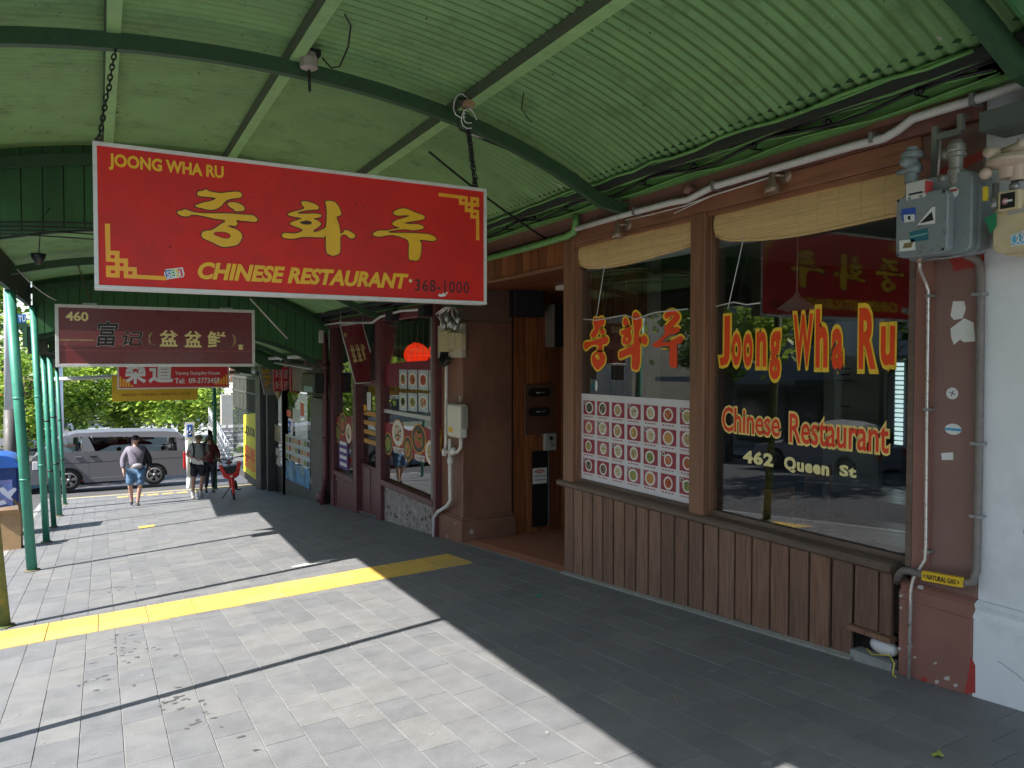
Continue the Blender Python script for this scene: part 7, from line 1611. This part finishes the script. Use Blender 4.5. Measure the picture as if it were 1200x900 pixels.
# second walker
j = dict(pelvis=(0, 0, .92), waist=(0, .0, 1.06), chest=(-.01, .02, 1.28), neck=(.0, -.01, 1.46), head=(.02, -.07, 1.58), shL=(-.19, .0, 1.40), shR=(.19, .0, 1.40), elL=(-.29, -.06, 1.18), elR=(.27, -.06, 1.16), wrL=(-.12, -.26, 1.10), wrR=(.06, -.27, 1.08),
         hipL=(-.10, 0, .85), hipR=(.10, 0, .85), knL=(-.13, -.03, .49), knR=(.10, .0, .49), anL=(-.15, -.05, .10), anR=(.06, .10, .12), toeL=(-.16, -.22, .045), toeR=(.08, -.04, .045))
t, J = person(2.32, 22.0, 'man in grey t-shirt, black shorts and backpack looking down at the paper in his hands', j, SKIN)
shirt(t, j, mat('tshirt_grey', (.40, .40, .40), .8, .1, 14), 1.12, .62, -.06, 't_shirt', 1.15); trousers(t, j, JB, .80, 1.1); shoes(t, j, mat('shoe_grey', (.34, .33, .32), .7))
mb = MB().sphere((.02, -.05, 1.645), .098, (1, 1.1, .70), 14, 8); mb.prism([(-.08, 0), (-.06, -.08), (0, -.10), (.06, -.08), (.08, 0)], lambda u, v, q_: (.02+u, -.13+v, 1.62+.012*q_+v*.4), 0, 1); part('cap', mb, mat('cap_brown', (.22, .15, .09), .8), t)
for s_ in (-1, 1): part('backpack_strap', MB().tube([(s_*.14, .15, 1.42), (s_*.145, .0, 1.50), (s_*.13, -.16, 1.42), (s_*.13, -.21, 1.25), (s_*.15, -.14, 1.08)], .024, 7), BLK, t)
part('backpack', MB().sphere((0, .25, 1.22), .2, (.85, .6, 1.25)), BLK, t)
mb = MB(); mb.add([(-.22, -.33, 1.12), (.06, -.36, 1.06), (.10, -.30, .93), (-.17, -.28, .97)], [(0, 1, 2, 3)]); part('paper_sheet', mb, WHT, t)
for k in 'LR': part('sock', MB().tube([(j['an'+k][0], j['an'+k][1], j['an'+k][2]-.03), (j['an'+k][0], j['an'+k][1]-.0, j['an'+k][2]+.10)], .046, 8), WHT, t)
# woman
j = dict(pelvis=(0, 0, .90), waist=(0, .0, 1.05), chest=(0, 0, 1.24), neck=(.0, -.01, 1.42), head=(-.02, -.03, 1.56), shL=(-.15, 0, 1.36), shR=(.16, 0, 1.36), elL=(-.2, .02, 1.12), elR=(.23, -.03, 1.13), wrL=(-.2, -.06, .9), wrR=(.22, -.16, .98),
         hipL=(-.09, 0, .83), hipR=(.09, 0, .83), knL=(-.10, -.02, .47), knR=(.08, -.05, .47), anL=(-.12, .05, .1), anR=(.06, -.1, .09), toeL=(-.12, -.1, .04), toeR=(.07, -.25, .04))
t, J = person(2.86, 24.0, 'woman in burgundy top and dark trousers walking close behind the man with the backpack', j, SKIN)
shirt(t, j, mat('top_burgundy', (.12, .018, .022), .8, .15, 14), .95, 1.85, -.08, 'top', 1.05); trousers(t, j, mat('trousers_dark', (.025, .028, .04), .8), 1.92, 1.0, 'trousers'); shoes(t, j, BLK)
HAIR = mat('hair_brown', (.09, .05, .03), .6, .3, 60)
mb = MB().sphere((-.02, .005, 1.60), .108, (1, 1.05, .95), 14, 9); mb.tube([(-.10, .0, 1.56), (-.12, .0, 1.42), (-.11, -.03, 1.3)], [.045, .05, .02], 8); mb.tube([(.06, .0, 1.56), (.085, .0, 1.42), (.09, -.03, 1.28)], [.045, .05, .02], 8)
part('hair', mb, HAIR, t); part('sunglasses', MB().box(-.085, .045, -.125, -.105, 1.565, 1.60), BLK, t, .006)

# ================================================================== RED SHARE BIKE (front towards us)
bX, bY = 3.02, 20.7
BK = bpy.data.objects.new('red_bicycle', None); COL.objects.link(BK); ORG[BK.name] = Vector((0, 0, 0)); BK['label'] = 'red share bicycle with front basket parked on its stand by the liquor window'; BK['category'] = 'bicycle'
BR = mat('bike_red', (.70, .03, .02), .3, .05, 10)
def bwheel(y, r, steer=0):
    w_ = part('wheel', MB().tube([(0, y+r*math.cos(a), r+r*math.sin(a)) for a in fr(0, 2*math.pi, 28)], .024, 8, caps=False), TYRE, BK)
    part('rim', MB().tube([(0, y+(r-.035)*math.cos(a), r+(r-.035)*math.sin(a)) for a in fr(0, 2*math.pi, 28)], .012, 6, caps=False), STEEL, w_)
    mb = MB()
    for k in range(16): a = k*math.pi/8; mb.tube([(.02*(-1)**k, y, r), (0, y+(r-.04)*math.cos(a), r+(r-.04)*math.sin(a))], .003, 4)
    mb.lathe((0, y, r), [(0, -.05), (.035, -.05), (.035, .05), (0, .05)], 10, 'x'); part('spokes', mb, STEEL, w_)
bwheel(-.55, .33); bwheel(.55, .33)
part('frame', MB().tube([(0, -.30, .78), (0, -.15, .40), (0, .15, .30)], .035, 10).tube([(0, .15, .30), (0, .22, .80)], .025, 8).tube([(.04, .15, .30), (.05, .55, .33)], .016, 6).tube([(-.04, .15, .30), (-.05, .55, .33)], .016, 6), BR, BK)
part('fork', MB().tube([(.05, -.55, .33), (.055, -.45, .62), (0, -.35, .72), (0, -.28, 1.02)], .018, 8).tube([(-.05, -.55, .33), (-.055, -.45, .62), (0, -.35, .72)], .018, 8), BR, BK)
part('mudguard', MB().tube([(0, -.55+.37*math.cos(a), .33+.37*math.sin(a)) for a in fr(.6, 3.4, 12)], .030, 8), BR, BK); part('mudguard', MB().tube([(0, .55+.37*math.cos(a), .33+.37*math.sin(a)) for a in fr(-.2, 2.4, 12)], .030, 8), BR, BK)
part('handlebar', MB().tube([(-.30, -.12, 1.06), (-.16, -.26, 1.08), (0, -.28, 1.02), (.16, -.26, 1.08), (.30, -.12, 1.06)], .014, 8), BLACK, BK)
for s_ in (-1, 1): part('grip', MB().tube([(s_*.30, -.12, 1.06), (s_*.37, -.02, 1.05)], .022, 8), RUBBER, BK)
part('basket', MB().prism([(-.17, .68), (.17, .68), (.23, .93), (-.23, .93)], lambda u, v, q_: (u, -.72+.34*q_, v), 0, 1), BLACK, BK)
for s_ in (-1, 1): part('basket_panel', MB().prism([(s_*.05, .64), (s_*.18, .66), (s_*.27, .98), (s_*.19, 1.0), (s_*.11, .76), (s_*.05, .74)], lambda u, v, q_: (u, -.745+.38*q_, v), 0, 1), BR, BK, .008)
part('basket_panel', MB().box(-.14, .14, -.75, -.725, .62, .74), BR, BK, .01)
part('headlight', MB().box(-.03, .03, -.765, -.751, .655, .70), WHT, BK)
part('saddle', MB().sphere((0, .24, .90), .11, (.8, 1.3, .4)).tube([(0, .22, .78), (0, .24, .90)], .015, 6), BLACK, BK)
part('kickstand', MB().tube([(-.03, .10, .30), (-.28, .0, .01)], .013, 6), BLACK, BK); part('chain_case', MB().sphere((.10, .15, .30), .13, (.35, 1, 1)), BLACK, BK); part('pedal', MB().box(.10, .22, .12, .2, .16, .19), BLACK, BK)
BK.location = (bX, bY, gz(bX, bY)); BK.rotation_euler = (0, R(-6), R(-6))

# ---- small wear
mb = MB()
for o in [q for q in bpy.data.objects if q.parent == RB and q.name.split('.')[0] == 'board']:
    ys = [v.co.y for v in o.data.vertices]; zs = [v.co.z for v in o.data.vertices]; xs = [v.co.x for v in o.data.vertices]; y0, y1, z0, z1 = min(ys)+5.9, max(ys)+5.9, min(zs)+gz(4.3, 5.9), max(zs)+gz(4.3, 5.9)
    for zz in (z0+.07, z1-.06):
        for yy in (y0+.045, y1-.045): mb.lathe((min(xs)+4.3, yy+rnd.uniform(-.008, .008), zz+rnd.uniform(-.02, .02)), [(0, -.0012), (.0035, -.0012), (.0035, .001)], 6, 'x', sm=False)
part('nail_head', mb, mat('rusty_nail', (.05, .03, .02), .7), RB, kind='stuff')
mb = MB()
for (y0, z0, n_, dy, dz_) in ((1.9, -.2, 9, -.04, -.05), (2.2, .35, 7, -.03, .05), (1.7, -.9, 8, .05, -.03), (2.3, -1.62, 7, -.05, -.03), (2.05, -.6, 6, .02, -.06)):
    P = [(4.2915 if z0 > -1.4 else 4.2495, y0, z0)]
    for _ in range(n_): p = P[-1]; P.append((p[0], p[1]+dy+rnd.uniform(-.03, .03), p[2]+dz_+rnd.uniform(-.025, .025)))
    mb.tube(P, .0017, 4)
part('crack', mb, solid('crack_dark', (.2, .2, .2)), WB, kind='stuff')
mb = MB()
for _ in range(46):
    x = rnd.choice((.1, 1.27, 2.6, rnd.uniform(-.9, 3.8), 3.9)); x += rnd.uniform(-.08, .08); y = rnd.uniform(2.2, 8.8); s_ = rnd.uniform(.008, .025); x = min(x, 3.94)
    z = arch(x)+SHT-.0145; mb.add([(x+s_*math.cos(a)*rnd.uniform(.5, 1.2)*1.5, y+s_*.7*math.sin(a), arch(x+s_*math.cos(a))+SHT-.0145) for a in [k*.9 for k in range(7)]], [tuple(range(7))])
part('paint_flake', mb, mat('bare_flake', (.5, .55, .42), .7, .2, 20), C1, kind='stuff')
